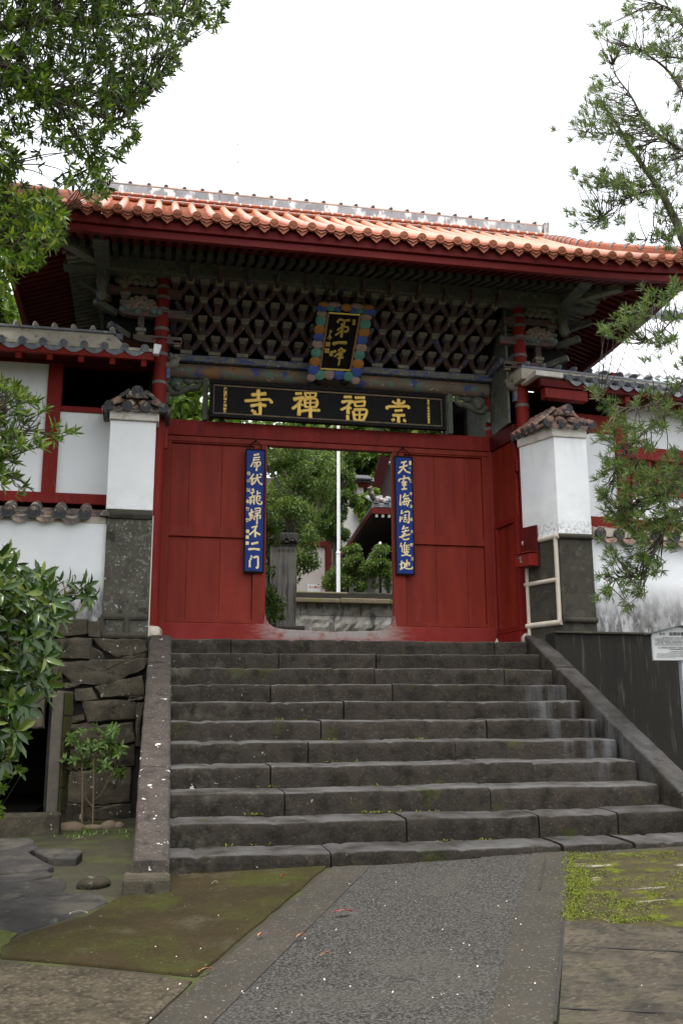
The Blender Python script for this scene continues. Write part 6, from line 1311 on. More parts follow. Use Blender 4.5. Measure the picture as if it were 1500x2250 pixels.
# small tiled gate roof and a stone face up the slope, and a red gable beyond the hall
YG = 17.0; gg = lambda px, py: atY(px, py, YG)
tg = thing('tiled_wall_roof', 'small dark tiled roof on a stone base up the slope beyond the hall', 'roofed wall', tuple(gg(790, 1180)))
xa, xb = float(gg(768, 1060)[0]), float(gg(806, 1060)[0]); zr0, zr1 = float(gg(790, 1066)[2]), float(gg(790, 1048)[2])
mb = MB(); mb.prism([(xa-.2, YG-.5, zr0), (xa-.2, YG+.5, zr0), (xa-.1, YG, zr1)], (xb-xa+.3, 0, 0))
for k in range(8): mb.barrel((xa+k*(xb-xa)/7, YG-.55, zr0+.02), (xa+k*(xb-xa)/7, YG-.05, zr1), .05, n=5)
mb.build('roof', M['disc'], tg, smooth=40); mb = MB(); mb.box(xa, xb-.02, YG-.3, YG+.3, zr0-.12, zr0-.005); mb.build('eave_board', M['dark_red'], tg)
mb = MB(); mb.box(xa+.05, xb-.15, YG-.2, YG+.3, 0, zr0-.125); mb.build('stone_base', M['greywall'], tg)
sc_ = thing('stone_embankment', 'pale vine-grown stone embankment above the hall eave', 'embankment', tuple(gg(790, 1200)))
mb = MB(); mb.box(float(gg(745, 1150)[0]), float(gg(830, 1150)[0]), YG-.6, YG-.4, 0, float(gg(800, 1098)[2])); mb.build('face', M['greywall'], sc_)
M['barge'] = mat('dull_red_boards', (.026, .006, .005), (.02, .005, .005), 4, .9, spec=.05)
h2 = thing('red_gable_hall', 'dark red gabled building partly seen at the upper right of the doorway', 'hall', tuple(atY(850, 1200, 19)))
p = [atY(838, 1028, 19), atY(870, 1020, 19), atY(870, 1095, 19), atY(828, 1092, 19)]
mb = MB(); mb.prism(p, (0, .8, 0)); mb.build('gable_wall', M['darkwood'], h2)
mb = MB(); mb.beam(p[3]+[-.15, -.2, 0], p[0]+[.05, -.2, .3], .3, .22, up=(0, 1, 0)); mb.build('barge_board', M['barge'], h2); mb = MB(); mb.tube([p[0]+[.1, -.1, .12], p[0]+[1.5, -.1, .3]], .06, 8); mb.build('roof', M['gtile'], h2)
# glazed roofs of the building behind the right eave
YK = 3.6
gr = thing('glazed_roof_building', 'building with a shiny pale tiled roof behind the right side eave', 'building', (7, 5, 0))
za_, zb_2 = float(atY(1400, 830, YK)[2]), float(atY(1400, 700, YK+2.6)[2]); xa = float(atY(1285, 812, YK)[0])
mb = MB(); mb.add([(xa-.6, YK, za_), (14, YK, za_), (14, YK+2.6, zb_2), (xa-.6, YK+2.6, zb_2)], [(0, 1, 2, 3)]); mb.build('roof', M['gtile_glaze'], gr)
mb = MB()
for k in range(46): x = xa-.5+k*.17; mb.barrel((x, YK-.02, za_+.01), (x, YK+2.6, zb_2+.01), .05, n=6, courses=12)
mb.build('cover_tiles', M['gtile_glaze'], gr, smooth=40)
mb = MB(); mb.tube([(xa-.7, YK+2.6, zb_2+.1), (14, YK+2.6, zb_2+.1)], .12, 10); mb.box(xa-.7, 14, YK+2.5, YK+2.7, zb_2-.05, zb_2+.1); mb.build('ridge', M['gtile'], gr, smooth=40)
zc2 = float(atY(1500, 600, YK+6.2)[2]); mb = MB(); mb.add([(xa+.2, YK+2.9, zb_2+.1), (16, YK+2.9, zb_2+.1), (16, YK+6.2, zc2+.4), (xa+.2, YK+6.2, zc2+.4)], [(0, 1, 2, 3)])
for k in range(50): x = xa+.3+k*.17; mb.barrel((x, YK+2.9, zb_2+.11), (x, YK+6.2, zc2+.41), .05, n=6)
mb.build('upper_roof', M['gtile_glaze'], gr, smooth=40)
mb = MB(); mb.box(xa+.2, 14, YK+.5, YK+6, 0, za_-.05); mb.build('wall', M['panel'], gr)
# ================================================================== VEGETATION
def leaf_mesh(name, base, d, nrm, L, W, m, parent=None, loc=None, droop=.25, fold=.18):
    n = len(base); base = np.asarray(base); d = np.asarray(d); nrm = np.asarray(nrm); L = np.asarray(L)[:, None]; W = np.asarray(W)[:, None]
    d = d/np.linalg.norm(d, axis=1, keepdims=True); s = np.cross(d, nrm); s /= (np.linalg.norm(s, axis=1, keepdims=True)+1e-9); u = np.cross(s, d)
    V = np.stack([base, base+d*L*.32+s*W*.46+u*fold*W, base+d*L*.32-s*W*.46+u*fold*W, base+d*L*.34, base+d*L*.68+s*W*.40+u*(fold*W*.8-droop*L*.12), base+d*L*.68-s*W*.40+u*(fold*W*.8-droop*L*.12), base+d*L*.68-u*droop*L*.14, base+d*L*(1-droop*.1)-u*droop*L*.36], 1).reshape(-1, 3)
    off = np.asarray(root_loc(parent) if parent is not None else (loc if loc is not None else (0, 0, 0)), float); V = V-off
    q = np.array([[0, 3, 1, 1], [0, 2, 3, 3], [1, 3, 6, 4], [3, 2, 5, 6], [4, 6, 7, 7], [6, 5, 7, 7]])
    faces = []
    idx = (np.arange(n)*8)[:, None]
    tris = np.array([[0, 3, 1], [0, 2, 3], [4, 6, 7], [6, 5, 7]]); quads = np.array([[1, 3, 6, 4], [3, 2, 5, 6]])
    loops = []; tot = []
    T3 = (idx[:, :, None]+tris[None]).reshape(-1); Q4 = (idx[:, :, None]+quads[None]).reshape(-1)
    me = bpy.data.meshes.new(name); me.vertices.add(len(V)); me.vertices.foreach_set('co', V.reshape(-1).astype(np.float32))
    nl = len(T3)+len(Q4); me.loops.add(nl); me.loops.foreach_set('vertex_index', np.concatenate([T3, Q4]).astype(np.int32))
    npo = n*6; me.polygons.add(npo); st_ = np.concatenate([np.arange(n*4)*3, n*12+np.arange(n*2)*4]).astype(np.int32); me.polygons.foreach_set('loop_start', st_)
    try: me.polygons.foreach_set('loop_total', np.concatenate([np.full(n*4, 3), np.full(n*2, 4)]).astype(np.int32))
    except Exception: pass
    me.update(calc_edges=True); me.validate(); me.materials.append(m); me.polygons.foreach_set('use_smooth', [True]*len(me.polygons))
    o = bpy.data.objects.new(name, me); C.objects.link(o)
    if parent is not None: o.parent = parent
    elif loc is not None: o.location = loc
    return o
def unit(v): return v/(np.linalg.norm(v, axis=-1, keepdims=True)+1e-9)
def rnd(n): return unit(RNG.normal(size=(n, 3)))
def inpoly(x, y, P):
    c = False; j = len(P)-1
    for i in range(len(P)):
        if (P[i][1] > y) != (P[j][1] > y) and x < (P[j][0]-P[i][0])*(y-P[i][1])/(P[j][1]-P[i][1])+P[i][0]: c = not c
        j = i
    return c
def whorls(tips, dirs, k, L, W, spread=(.35, 1.0), up=.2):
    """leaf rosettes at twig tips"""
    B = []; D = []; N = []; LL = []; WW = []
    for t, d in zip(tips, dirs):
        kk = RNG.integers(int(k*.7), int(k*1.3)+1); d = unit(np.asarray(d)); a = unit(np.cross(d, rnd(1)[0])); b = np.cross(d, a); ph = RNG.random()*6.28
        for i in range(kk):
            an = ph+i*2.4; f = RNG.uniform(*spread); r = a*math.cos(an)+b*math.sin(an); v = unit(d*(1-f*.7)+r*f+np.array([0, 0, up*RNG.uniform(-.4, 1)])); B.append(t-d*RNG.uniform(0, L*.5)); D.append(v); N.append(unit(d+r*-.2+rnd(1)[0]*.3)); s = RNG.uniform(.65, 1.15); LL.append(L*s); WW.append(W*s)
    return np.array(B), np.array(D), np.array(N), np.array(LL), np.array(WW)
def limb(mb, pts, r0, r1, n=8, wob=.0):
    P = smooth_line([np.asarray(p, float)+RNG.normal(size=3)*wob for p in pts], 6); m_ = len(P); mb.tube(P, [r0+(r1-r0)*(i/(m_-1))**.8 for i in range(m_)], n); out = [P[0]]
    for a, b in zip(P[:-1], P[1:]):
        k = max(1, int(np.linalg.norm(b-a)/.04)); out += [a+(b-a)*(q+1)/k for q in range(k)]
    return out
def near_path(p, paths):
    best = None
    for P in paths:
        A = np.asarray(P); i = int(np.argmin(((A-p)**2).sum(1))); dd = np.linalg.norm(A[i]-p)
        if best is None or dd < best[0]: best = (dd, A[max(0, i-3)])
    return best
# --- tall tree reaching in from the upper left
tr = thing('overhanging_tree', 'large dark evergreen reaching over the roof from the upper left corner', 'tree', (-4.6, -2.8, -1.75))
W3 = lambda px, py, Y: atY(px, py, Y)
tk = MB(); trunkP = limb(tk, [(-4.6, -2.8, -1.9), (-4.5, -2.7, 1.0), (-4.3, -2.5, 3.5), (-4.4, -2.2, 6.5)], .26, .12, 12); tk.build('trunk', M['bark'], tr, smooth=60)
bm_ = MB(); LP = []
for pts, r in (([(-4.4, -2.6, 3.0), W3(-60, 150, -2.7), W3(60, 200, -2.6), W3(160, 235, -2.4), W3(260, 250, -2.2), W3(340, 200, -2.0)], .05), ([(-4.4, -2.6, 2.6), W3(-40, 190, -2.2), W3(110, 215, -2.0), W3(190, 330, -1.9), W3(225, 400, -1.9)], .04), ([(-4.3, -2.4, 3.6), W3(-20, 60, -2.4), W3(140, 50, -2.2), W3(300, 30, -2.0), W3(440, 20, -1.9)], .05),
               ([(-4.5, -2.7, 1.6), W3(-60, 380, -2.5), W3(0, 440, -2.4), W3(80, 510, -2.3), W3(110, 540, -2.3)], .035), ([(-4.3, -2.4, 4.4), W3(-40, -100, -2.2), W3(160, -120, -2.0), W3(380, -80, -1.8)], .05)):
    LP.append(limb(bm_, pts, r, .007, 8, .02))
POLY = [(-420, -200), (520, -200), (500, 0), (496, 60), (470, 80), (440, 60), (420, 105), (385, 95), (398, 150), (360, 175), (350, 210), (318, 222), (300, 260), (308, 300), (280, 345), (245, 365), (258, 400), (230, 445), (195, 440), (150, 410), (120, 400), (125, 455), (160, 500), (130, 530), (85, 580), (40, 600), (5, 650), (-420, 700)]
HOLE = [(60, 300), (130, 330), (185, 355), (175, 400), (110, 395), (70, 420), (40, 360)]
tips = []; dirs = []
while len(tips) < 5000:
    x, y = RNG.uniform(-420, 510), RNG.uniform(-200, 690)
    if not inpoly(x, y, POLY): continue
    if inpoly(x, y, HOLE) and RNG.random() > .22: continue
    if y > 420 and x > -20 and RNG.random() > 1.0: continue
    if 230 < y < 420 and RNG.random() > .62: continue
    if x > 300 and RNG.random() > .6: continue
    p = W3(x, y, RNG.uniform(-3.1, -1.5)); dd, q = near_path(p, LP); v = unit(p-q+np.array([.1, 0, -.15])); tips.append(p); dirs.append(v)
    if RNG.random() < .3: bm_.tube(smooth_line([q, (q+p)/2+np.array([0, 0, .06])+RNG.normal(size=3)*.03, p], 3), [.007, .006, .006, .005, .004, .003, .002], 5)
bm_.build('branches', M['bark'], tr, smooth=60)
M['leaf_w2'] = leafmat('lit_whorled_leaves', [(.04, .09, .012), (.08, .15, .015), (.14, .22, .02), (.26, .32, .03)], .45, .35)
Wd = whorls(tips, dirs, 10, .088, .021); hz = np.array([b[2] for b in Wd[0]])   # light on the lower crown put into paler leaf colours
lit_low = RNG.random(len(hz)) < np.clip((3.75-hz)/1.0, 0.04, .9)
leaf_mesh('foliage', *[q[~lit_low] for q in Wd], M['leaf_w'], tr); leaf_mesh('lit_foliage', *[q[lit_low] for q in Wd], M['leaf_w2'], tr)
# --- spray of the same kind of leaves further down on the left
t2 = thing('evergreen_shrub', 'yellow-green evergreen boughs in front of the white panels at the left edge', 'shrub', (-3.4, -2.6, -1.7))
bm_ = MB(); LP = []
limb(bm_, [(-3.4, -2.6, -1.8), (-3.3, -2.6, -.2), (-3.0, -2.5, .8)], .06, .03, 8)
for pts in ([(-3.1, -2.5, .7), W3(-60, 1010, -2.4), W3(30, 960, -2.3), W3(90, 930, -2.2)], [(-3.1, -2.5, .6), W3(-50, 1030, -2.4), W3(40, 950, -2.3), W3(135, 960, -2.2)], [(-3.0, -2.5, .8), W3(-40, 930, -2.5), W3(10, 880, -2.4), W3(50, 860, -2.3)], [(-3.1, -2.5, .5), W3(-40, 1060, -2.3), W3(30, 1050, -2.3), W3(75, 1080, -2.2)]): LP.append(limb(bm_, pts, .016, .005, 6))
PO2 = [(-330, 810), (25, 825), (60, 860), (100, 890), (115, 915), (150, 925), (165, 950), (140, 985), (110, 975), (60, 1005), (75, 1050), (90, 1090), (50, 1110), (20, 1080), (-330, 1120)]
tips = []; dirs = []
while len(tips) < 450:
    x, y = RNG.uniform(-330, 165), RNG.uniform(810, 1120)
    if not inpoly(x, y, PO2) or (x > 60 and RNG.random() > .55) or (y > 1000 and RNG.random() > .45): continue
    p = W3(x, y, RNG.uniform(-2.75, -1.95)); dd, q = near_path(p, LP); tips.append(p); dirs.append(unit(p-q+np.array([.15, -.1, .12]))); bm_.tube(smooth_line([q, (q+p)/2+RNG.normal(size=3)*.02, p], 3), [.006, .005, .005, .004, .004, .003, .002], 5)
bm_.build('branches', M['bark'], t2, smooth=60)
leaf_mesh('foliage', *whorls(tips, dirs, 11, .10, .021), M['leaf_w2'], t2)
# --- glossy bush at the lower left
t3 = thing('glossy_bush', 'bush of large glossy dark green leaves at the lower left edge', 'bush', tuple(np.array([-2.2, -4.9, gz(-2.2, -4.9)])))
bm_ = MB(); LP = []
for pts in ([(-2.2, -4.9, -2), W3(-80, 1500, -4.9), W3(0, 1420, -4.85), W3(80, 1340, -4.8), W3(160, 1300, -4.75)], [(-2.2, -4.9, -2), W3(-80, 1560, -4.9), W3(0, 1500, -4.9), W3(70, 1470, -4.8)], [(-2.15, -4.9, -2), W3(-60, 1480, -4.8), W3(-10, 1330, -4.8), W3(20, 1260, -4.8)], [(-2.15, -4.9, -2), W3(-40, 1640, -4.9), W3(10, 1600, -4.9), W3(40, 1560, -4.8)], [(-2.15, -4.9, -2), W3(-60, 1480, -4.6), W3(30, 1380, -4.5), W3(110, 1400, -4.5)]): LP.append(limb(bm_, pts, .02, .005, 6))
PO3 = [(-330, 1205), (10, 1215), (55, 1250), (105, 1265), (150, 1270), (210, 1285), (222, 1312), (175, 1335), (150, 1350), (130, 1400), (135, 1440), (120, 1480), (125, 1510), (95, 1540), (70, 1570), (75, 1595), (40, 1600), (50, 1640), (10, 1680), (-330, 1760)]
tips = []; dirs = []
while len(tips) < 980:
    x, y = RNG.uniform(-330, 222), RNG.uniform(1205, 1750)
    if not inpoly(x, y, PO3) or (x > 120 and RNG.random() > .5): continue
    p = W3(x, y, RNG.uniform(-5.3, -4.5)); dd, q = near_path(p, LP); tips.append(p); dirs.append(unit(p-q+np.array([.2, -.15, -.05]))); bm_.tube(smooth_line([q, (q+p)/2+RNG.normal(size=3)*.015, p], 3), [.005, .004, .004, .004, .003, .003, .002], 5)
bm_.build('branches', M['bark'], t3, smooth=60)
leaf_mesh('foliage', *whorls(tips, dirs, 7, .100, .029, (.5, 1.1), -.15), M['leaf_b'], t3, droop=.5)
t4 = thing('azalea_sprig', 'small pale green azalea twigs poking in at the far left below the glossy bush', 'shrub', tuple(gnd(-60, 1850)))
bm_ = MB(); tips = []; dirs = []; base = gnd(-70, 1840)
for _ in range(70):
    x, y = RNG.uniform(-120, 12), RNG.uniform(1660, 1800)
    if RNG.random() < .12: x, y = RNG.uniform(0, 55), RNG.uniform(1690, 1715)
    p = W3(x, y, RNG.uniform(-4.6, -4.2)); tips.append(p); dirs.append(unit(p-base+np.array([.3, 0, .2]))); bm_.tube(smooth_line([base+RNG.normal(size=3)*.03, (base+p)/2+RNG.normal(size=3)*.03, p], 3), .003, 4)
bm_.build('twigs', M['bark'], t4); leaf_mesh('foliage', *whorls(tips, dirs, 8, .045, .017), M['leaf_y'], t4)
# --- sapling with two stems before the rubble wall
YSa = -.75
t5 = thing('sapling', 'two thin stems with drooping light green leaves before the rubble wall', 'sapling', tuple(atY(192, 1800, YSa)))
bm_ = MB(); LP = []
b1, b2 = atY(181, 1802, YSa), atY(205, 1800, YSa); b1[2] = gz(b1[0], YSa)-.02; b2[2] = gz(b2[0], YSa)-.02
LP.append(limb(bm_, [b1, atY(182, 1740, YSa), atY(181, 1690, YSa), atY(180, 1640, YSa)], .011, .005, 7)); LP.append(limb(bm_, [b2, atY(206, 1740, YSa), atY(206, 1690, YSa), atY(212, 1640, YSa), atY(225, 1610, YSa)], .010, .004, 7)); LP.append(limb(bm_, [atY(206, 1775, YSa), atY(190, 1755, YSa), atY(182, 1735, YSa)], .005, .003, 5)); LP.append(limb(bm_, [atY(206, 1760, YSa), atY(225, 1740, YSa-.05), atY(245, 1700, YSa-.05), atY(262, 1670, YSa)], .005, .003, 5))
cl = [(175, 1635, 22), (205, 1640, 24), (232, 1612, 18), (240, 1640, 20), (150, 1680, 18), (185, 1670, 25), (215, 1665, 24), (262, 1655, 16), (265, 1690, 14), (232, 1680, 18), (155, 1620, 8), (248, 1608, 10)]
tips = []; dirs = []
for x, y, r in cl:
    for _ in range(7):
        p = atY(x+RNG.normal()*r*.5, y+RNG.normal()*r*.5, YSa+RNG.normal()*.1); dd, q = near_path(p, LP); tips.append(p); dirs.append(unit(np.array([RNG.normal()*.4, -.3, .25]))); bm_.tube(smooth_line([q, (q+p)/2, p], 2), [.004, .003, .003, .002, .002], 4)
bm_.build('stems', M['stem'], t5, smooth=60)
leaf_mesh('foliage', *whorls(tips, dirs, 8, .075, .024, (.5, 1.1), -.5), M['leaf_s'], t5, droop=.7)
# --- narrow-leaved tree on the right
t6 = thing('podocarpus_tree', 'airy narrow-leaved tree leaning in from the right edge in front of the roof corner', 'tree', (5.6, -2.2, -1.75))
bm_ = MB(); tk = MB()
limb(tk, [(5.7, -2.2, -1.9), (5.45, -2.2, .5), (5.3, -2.15, 2.2), W3(1510, 560, -2.1)], .11, .05, 10); tk.build('trunk', M['bark'], t6, smooth=60)
LP = []
for pts, r, r1 in (([W3(1512, 565, -2.1), W3(1480, 490, -2.0), W3(1450, 420, -1.9), W3(1405, 355, -1.8), W3(1365, 300, -1.7), W3(1335, 250, -1.7), W3(1318, 225, -1.7)], .048, .006), ([W3(1540, 350, -2.4), W3(1490, 325, -2.4), W3(1420, 275, -2.3), W3(1385, 210, -2.3), W3(1352, 165, -2.2), W3(1340, 120, -2.2)], .02, .004), ([W3(1560, 260, -2.2), W3(1500, 200, -2.2), W3(1465, 150, -2.1), W3(1420, 118, -2.1), W3(1350, 80, -2.0)], .025, .004), ([W3(1560, 140, -2.4), W3(1500, 130, -2.4), W3(1440, 115, -2.3)], .02, .005), ([W3(1600, 60, -2.3), W3(1510, 60, -2.2), W3(1470, 20, -2.1), W3(1390, 0, -2.1)], .025, .004),
                   ([W3(1430, 420, -1.95), W3(1375, 440, -1.9), W3(1330, 465, -1.9), W3(1310, 490, -1.9)], .008, .003), ([W3(1480, 515, -2.0), W3(1440, 525, -2.0), W3(1395, 527, -2.0)], .008, .003), ([W3(1355, 295, -1.8), W3(1310, 292, -1.8), W3(1260, 290, -1.8)], .005, .002), ([W3(1440, 405, -1.9), W3(1395, 405, -1.8), W3(1330, 405, -1.8)], .006, .003)): LP.append(limb(bm_, pts, r, r1, 8, .012))
def sprays(regions, yr, k):
    tips = []; dirs = []
    for (cx, cy, rx, ry, n) in regions:
        for _ in range(int(n*1.25)):
            a = RNG.random()*6.28; f = RNG.random()**.6*1.1; p = W3(cx+math.cos(a)*rx*f, cy+math.sin(a)*ry*f, RNG.uniform(*yr)); dd, q = near_path(p, LP); tips.append(p); v = p-q; dirs.append(unit(unit(v)*.7+np.array([-.25, -.1, .45])+RNG.normal(size=3)*.2))
            if RNG.random() < .7: bm_.tube(smooth_line([q, (q+p)/2+RNG.normal(size=3)*.03-np.array([0, 0, .03]), p], 3), [.006, .005, .004, .004, .003, .002, .002], 5)
    return tips, dirs
REG = [(1440, 30, 50, 40, 30), (1480, 80, 40, 60, 34), (1400, 20, 30, 25, 10), (1330, 60, 26, 18, 8), (1350, 70, 30, 22, 10), (1385, 25, 14, 10, 4), (1300, 48, 10, 8, 2), (1310, 85, 12, 10, 3), (1345, 110, 22, 12, 8), (1400, 105, 30, 14, 10), (1460, 110, 40, 20, 16), (1490, 150, 20, 30, 10), (1425, 120, 24, 12, 8), (1372, 80, 12, 10, 4),
       (1322, 200, 26, 34, 24), (1300, 235, 24, 30, 16), (1285, 265, 22, 18, 8), (1350, 250, 28, 34, 26), (1375, 290, 34, 36, 30), (1400, 265, 26, 20, 14), (1330, 290, 30, 26, 12), (1460, 290, 40, 20, 22), (1485, 310, 24, 20, 12), (1345, 130, 14, 20, 5), (1325, 130, 10, 12, 3), (1280, 290, 20, 12, 5), (1255, 275, 8, 6, 2), (1218, 285, 8, 8, 2), (1250, 310, 8, 6, 2), (1310, 305, 20, 12, 6),
       (1340, 395, 36, 26, 30), (1300, 400, 24, 20, 14), (1380, 405, 36, 24, 26), (1430, 370, 34, 40, 30), (1480, 380, 30, 50, 26), (1420, 430, 40, 30, 26), (1470, 460, 30, 40, 24), (1365, 440, 40, 16, 14), (1260, 385, 14, 14, 5), (1300, 450, 16, 20, 6), (1315, 490, 18, 16, 8), (1260, 470, 20, 10, 5), (1290, 480, 12, 12, 4), (1350, 480, 22, 14, 6), (1440, 520, 26, 12, 8), (1395, 525, 20, 8, 5), (1480, 530, 26, 26, 16), (1255, 490, 12, 8, 3), (1275, 505, 12, 8, 3), (1395, 330, 24, 20, 12), (1350, 340, 26, 16, 6), (1495, 200, 20, 30, 8), (1475, 235, 16, 14, 4), (1560, 40, 50, 60, 30), (1570, 170, 50, 60, 30), (1560, 330, 40, 60, 26), (1570, 470, 50, 50, 24), (1640, 100, 50, 80, 30), (1640, 300, 50, 80, 30)]
tips, dirs = sprays(REG, (-2.5, -1.6), 10)
w1 = whorls(tips, dirs, 17, .082, .0078, (.2, .85), .25)
# boughs hanging lower on the right
for pts, r, r1 in (([(5.4, -2.2, 1.6), W3(1530, 700, -2.3), W3(1440, 740, -2.4), W3(1400, 760, -2.4)], .014, .003), ([(5.4, -2.2, 1.3), W3(1530, 840, -2.5), W3(1490, 850, -2.5), W3(1440, 885, -2.6), W3(1390, 898, -2.6), W3(1340, 890, -2.6), W3(1300, 858, -2.6)], .016, .003), ([(5.4, -2.2, 1.0), W3(1510, 900, -2.5), W3(1450, 920, -2.5), W3(1390, 975, -2.5), W3(1355, 1020, -2.5), W3(1340, 1080, -2.5)], .016, .004),
                   ([(5.5, -2.2, .5), W3(1530, 1060, -2.6), W3(1460, 1080, -2.6), W3(1400, 1100, -2.6), W3(1340, 1130, -2.6)], .018, .004), ([(5.5, -2.2, .3), W3(1520, 1120, -2.6), W3(1450, 1190, -2.6), W3(1410, 1260, -2.6), W3(1360, 1270, -2.6), W3(1315, 1310, -2.6)], .016, .003), ([(5.5, -2.2, 1.9), W3(1530, 640, -2.3), W3(1460, 660, -2.3), W3(1380, 700, -2.3)], .012, .003)): LP.append(limb(bm_, pts, r, r1, 7, .008))
REG2 = [(1370, 700, 34, 24, 12), (1335, 725, 20, 16, 8), (1410, 690, 30, 20, 10), (1390, 745, 26, 18, 8), (1450, 740, 36, 22, 12), (1480, 690, 24, 24, 10), (1440, 650, 40, 22, 10), (1485, 630, 20, 24, 8), (1470, 760, 24, 14, 6), (1490, 800, 20, 16, 5), (1430, 790, 20, 12, 4),
        (1305, 862, 16, 12, 5), (1345, 888, 24, 14, 7), (1395, 890, 14, 10, 3), (1430, 870, 24, 16, 6), (1480, 850, 24, 22, 8), (1465, 895, 26, 16, 8), (1355, 930, 28, 26, 16), (1390, 950, 24, 20, 14), (1320, 965, 16, 12, 7), (1415, 980, 24, 18, 10), (1440, 930, 20, 20, 8), (1490, 930, 16, 26, 6), (1350, 980, 20, 20, 8), (1335, 1020, 26, 24, 14), (1315, 1050, 14, 10, 5), (1370, 1040, 20, 30, 12), (1345, 1085, 30, 26, 16), (1320, 1090, 14, 14, 5),
        (1400, 1030, 26, 20, 12), (1440, 1040, 34, 24, 18), (1480, 1020, 26, 34, 18), (1400, 1085, 36, 34, 30), (1450, 1095, 40, 40, 40), (1490, 1090, 24, 60, 30), (1370, 1130, 36, 24, 24), (1420, 1150, 40, 28, 32), (1470, 1150, 34, 26, 26), (1335, 1125, 14, 14, 6), (1380, 1165, 20, 14, 8),
        (1350, 1230, 26, 22, 10), (1390, 1215, 30, 26, 12), (1330, 1265, 18, 14, 6), (1375, 1260, 30, 24, 16), (1420, 1240, 24, 24, 10), (1445, 1250, 16, 20, 6), (1390, 1300, 26, 20, 10), (1330, 1300, 16, 12, 5), (1375, 1330, 16, 12, 5), (1430, 1190, 26, 12, 6), (1465, 1205, 16, 10, 4), (1305, 1315, 10, 8, 2), (1315, 1190, 10, 8, 2), (1335, 1205, 14, 8, 3), (1550, 760, 40, 50, 20), (1550, 900, 40, 60, 24), (1550, 1080, 40, 60, 30), (1600, 980, 50, 60, 24)]
tips, dirs = sprays(REG2, (-2.95, -2.2), 10); dirs = [unit(d+np.array([-.1, -.1, -.05 if t[2] > .6 else -.3])) for t, d in zip(tips, dirs)]
w2_ = whorls(tips, dirs, 18, .080, .0072, (.2, .85), .0)
bm_.build('branches', M['bark'], t6, smooth=60)
leaf_mesh('foliage', *[np.concatenate([a, b]) for a, b in zip(w1, w2_)], M['leaf_n'], t6, droop=.3)

M['leaf_y2'] = leafmat('fresh_shrub_leaves', [(.03, .07, .008), (.07, .13, .012), (.16, .24, .025)], .45, .3)
# --- trees and shrubs behind the gate
def crown(blobs, n, L, W, rough=.35, inner=.55, droop=.2):
    vol = np.array([b[3]*b[4]*b[5] for b in blobs])**.67; pr = vol/vol.sum(); B = []; D = []; N = []
    ct = RNG.choice(len(blobs), size=n, p=pr)
    for i in ct:
        x, y, z, rx, ry, rz_ = blobs[i]; v = rnd(1)[0]; q = RNG.uniform(inner, 1.0)*(1+rough*RNG.normal()*.5); B.append((x+v[0]*rx*q, y+v[1]*ry*q, z+v[2]*rz_*q)); D.append(unit(v*.8+RNG.normal(size=3)*.6+np.array([0, -.1, -droop]))); N.append(unit(v+np.array([0, 0, .5])+RNG.normal(size=3)*.4))
    s = RNG.uniform(.6, 1.2, n); return np.array(B), np.array(D), np.array(N), L*s, W*s
def clumps(blobs, k, f=.38):
    out = []
    for b in blobs:
        for _ in range(k):
            v = rnd(1)[0]; q = RNG.uniform(.55, 1.0); r = RNG.uniform(.6, 1.2)*f; out.append((b[0]+v[0]*b[3]*q, b[1]+v[1]*b[4]*q, b[2]+v[2]*b[5]*q, b[3]*r, b[4]*r, b[5]*r*.8))
    return out
def bgtree(name, label, cat, base, trunk_top, blobs, n, L, W, m, rad=.12, k=9, group=None, f=.38):
    t = thing(name, label, cat, tuple(base), group); mb = MB(); limb(mb, [base, (np.asarray(base)+np.asarray(trunk_top))/2+RNG.normal(size=3)*.08, trunk_top], rad, rad*.4, 9)
    for b in blobs: limb(mb, [np.asarray(base)*.4+np.asarray(trunk_top)*.6, (np.asarray(trunk_top)+np.array(b[:3]))/2, b[:3]], rad*.35, .01, 6)
    mb.build('trunk', M['bark'], t, smooth=60); leaf_mesh('crown', *crown(clumps(blobs, k, f), n, L, W), m, t); return t
def B3(px, py, Y, rpx, rpy, ry): c = atY(px, py, Y); s = (Y+10)/F; return (c[0], c[1], c[2], rpx*s, ry, rpy*s)
zt_u = zt
g_ = lambda px, Y, z: np.array([atY(px, 1200, Y)[0], Y, z])
bgtree('broadleaf_tree', 'dense green tree filling the left half of the doorway behind the stele', 'tree', g_(640, 8.6, zt_u-.1), atY(640, 1080, 8.6), [B3(640, 1130, 8.6, 62, 60, .8), B3(620, 1030, 8.8, 70, 60, .9), B3(690, 1050, 8.7, 55, 55, .8), B3(650, 1220, 8.4, 50, 62, .7), B3(600, 1120, 8.6, 50, 70, .7), B3(700, 1000, 9, 60, 40, .8), B3(560, 990, 9, 60, 60, .8)], 24000, .068, .028, M['leaf_g'], k=14)
bgtree('hedge_shrub', 'bright leaved shrub beside the left door jamb in front of the stele', 'shrub', g_(590, 3.2, -.02), atY(592, 1280, 3.2), [B3(592, 1190, 3.2, 24, 60, .25), B3(588, 1290, 3.1, 30, 55, .25), B3(596, 1340, 3.2, 26, 36, .22), B3(585, 1150, 3.2, 18, 30, .2)], 4000, .048, .023, M['leaf_y2'], .03, k=10, f=.42)
bgtree('conifer_tree', 'upright yellow-green conifer just right of the flagpole', 'conifer', g_(738, 11, zt_u-.1), atY(745, 1000, 11), [B3(742, 1160, 11, 32, 36, .6), B3(748, 1100, 11, 36, 40, .6), B3(755, 1040, 11, 26, 40, .5), B3(762, 985, 11, 20, 40, .4), B3(720, 1140, 11, 28, 40, .5), B3(758, 930, 11, 16, 34, .4), B3(768, 1090, 11, 18, 30, .4)], 20000, .075, .020, M['leaf_c'], k=16, f=.3)
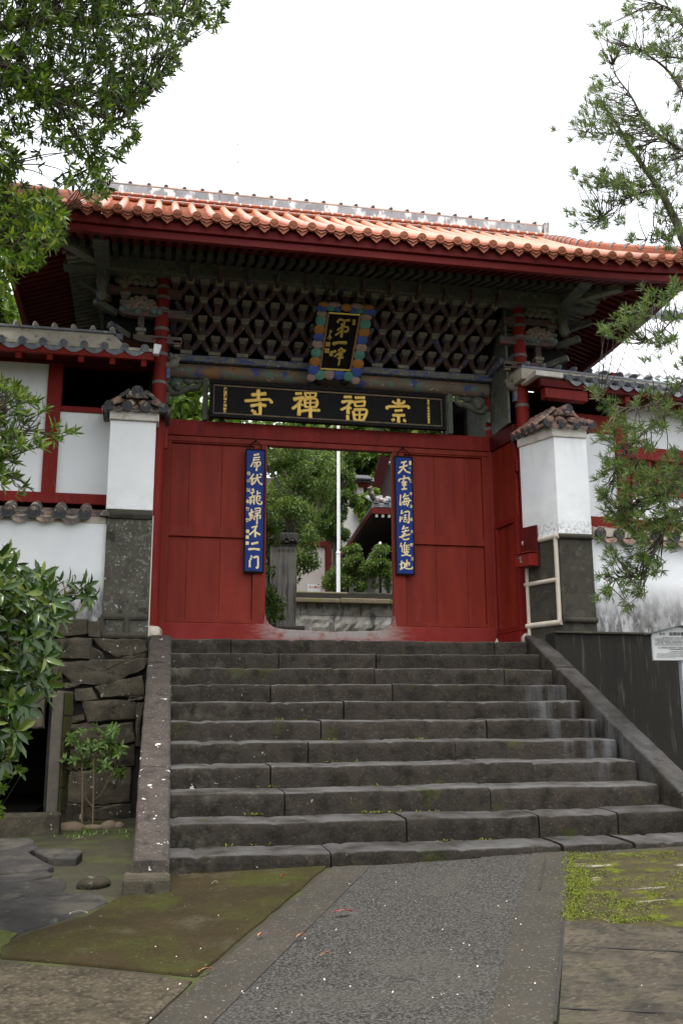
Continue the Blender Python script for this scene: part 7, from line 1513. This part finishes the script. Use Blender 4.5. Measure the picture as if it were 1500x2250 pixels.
bgtree('round_shrub', 'loose dark green shrub right of the flagpole on top of the retaining wall', 'shrub', g_(770, 7.8, zt_u-.1), atY(770, 1250, 7.8), [B3(765, 1265, 7.8, 44, 36, .5), B3(800, 1275, 7.8, 34, 28, .45), B3(735, 1280, 7.8, 28, 26, .4), B3(770, 1222, 7.8, 26, 22, .35), B3(790, 1240, 7.8, 26, 26, .35)], 7000, .062, .024, M['leaf_g'], .035, k=9)
bgtree('bright_shrub', 'lighter leaved shrub against the right door jamb on the retaining wall', 'shrub', g_(845, 7.3, zt_u-.1), atY(840, 1230, 7.3), [B3(838, 1225, 7.3, 28, 28, .4), B3(852, 1260, 7.3, 24, 30, .35), B3(825, 1245, 7.3, 22, 20, .3)], 3200, .055, .022, M['leaf_y2'], .02, k=9)
bgtree('climbing_vine', 'pale vine spilling over the stone embankment above the hall', 'vine', atY(800, 1130, 16), atY(800, 1080, 16), [B3(812, 1085, 16, 20, 22, .5), B3(795, 1120, 16, 14, 30, .4), B3(825, 1110, 16, 14, 14, .4)], 3000, .10, .07, M['leaf_y'], .02, k=9)
for px, py, Y, rx, ry_, lb in ((820, 1010, 26, 90, 70, 'dark hillside tree seen through the top right of the doorway'), (700, 960, 28, 110, 70, 'dark hillside tree behind the conifer'), (930, 920, 22, 100, 110, 'tree showing in the gap right of the name board'), (410, 900, 12, 75, 90, 'bright-leaved tree showing in the gap left of the name board'), (-40, 690, 9, 90, 70, 'bright green tree behind the left side building')):
    p = atY(px, py, Y); b = np.array([p[0], Y, 0.0])
    bgtree('hillside_tree', lb, 'tree', b, p, [B3(px, py, Y, rx, ry_, 1.6), B3(px-rx*.5, py+ry_*.4, Y, rx*.7, ry_*.7, 1.4), B3(px+rx*.5, py+ry_*.3, Y, rx*.7, ry_*.7, 1.4), B3(px, py+ry_*.9, Y, rx*.8, ry_*.7, 1.4)], 5200, .011*(Y+10), .005*(Y+10), M['leaf_y'] if Y < 15 else M['leaf_g'], .2, k=10)
# wooded hill closing the view
HB = []
for k in range(110):
    x = RNG.uniform(-9, 26); y = RNG.uniform(27, 32); HB.append((x, y, RNG.uniform(1, 12.5), RNG.uniform(1.5, 2.6), 1.4, RNG.uniform(1.3, 2.0)))
o = leaf_mesh('hill_wood', *crown(HB, 34000, .42, .2), M['leaf_g'], None, loc=(10, 30, 0)); tag(o, 'wooded hillside far behind the temple grounds', 'woods', kind='stuff')
mb = MB(); nx = 14
for j in range(5):
    for i in range(nx): mb.v.append((-30+6*i, 29+j*2.5, -1+3.4*j+.8*math.sin(i*1.3+j)))
mb.f = [(j*nx+i, j*nx+i+1, (j+1)*nx+i+1, (j+1)*nx+i) for j in range(4) for i in range(nx-1)]; mb.m = [0]*len(mb.f); struct(mb.build('hillside', M['earth'], smooth=80))
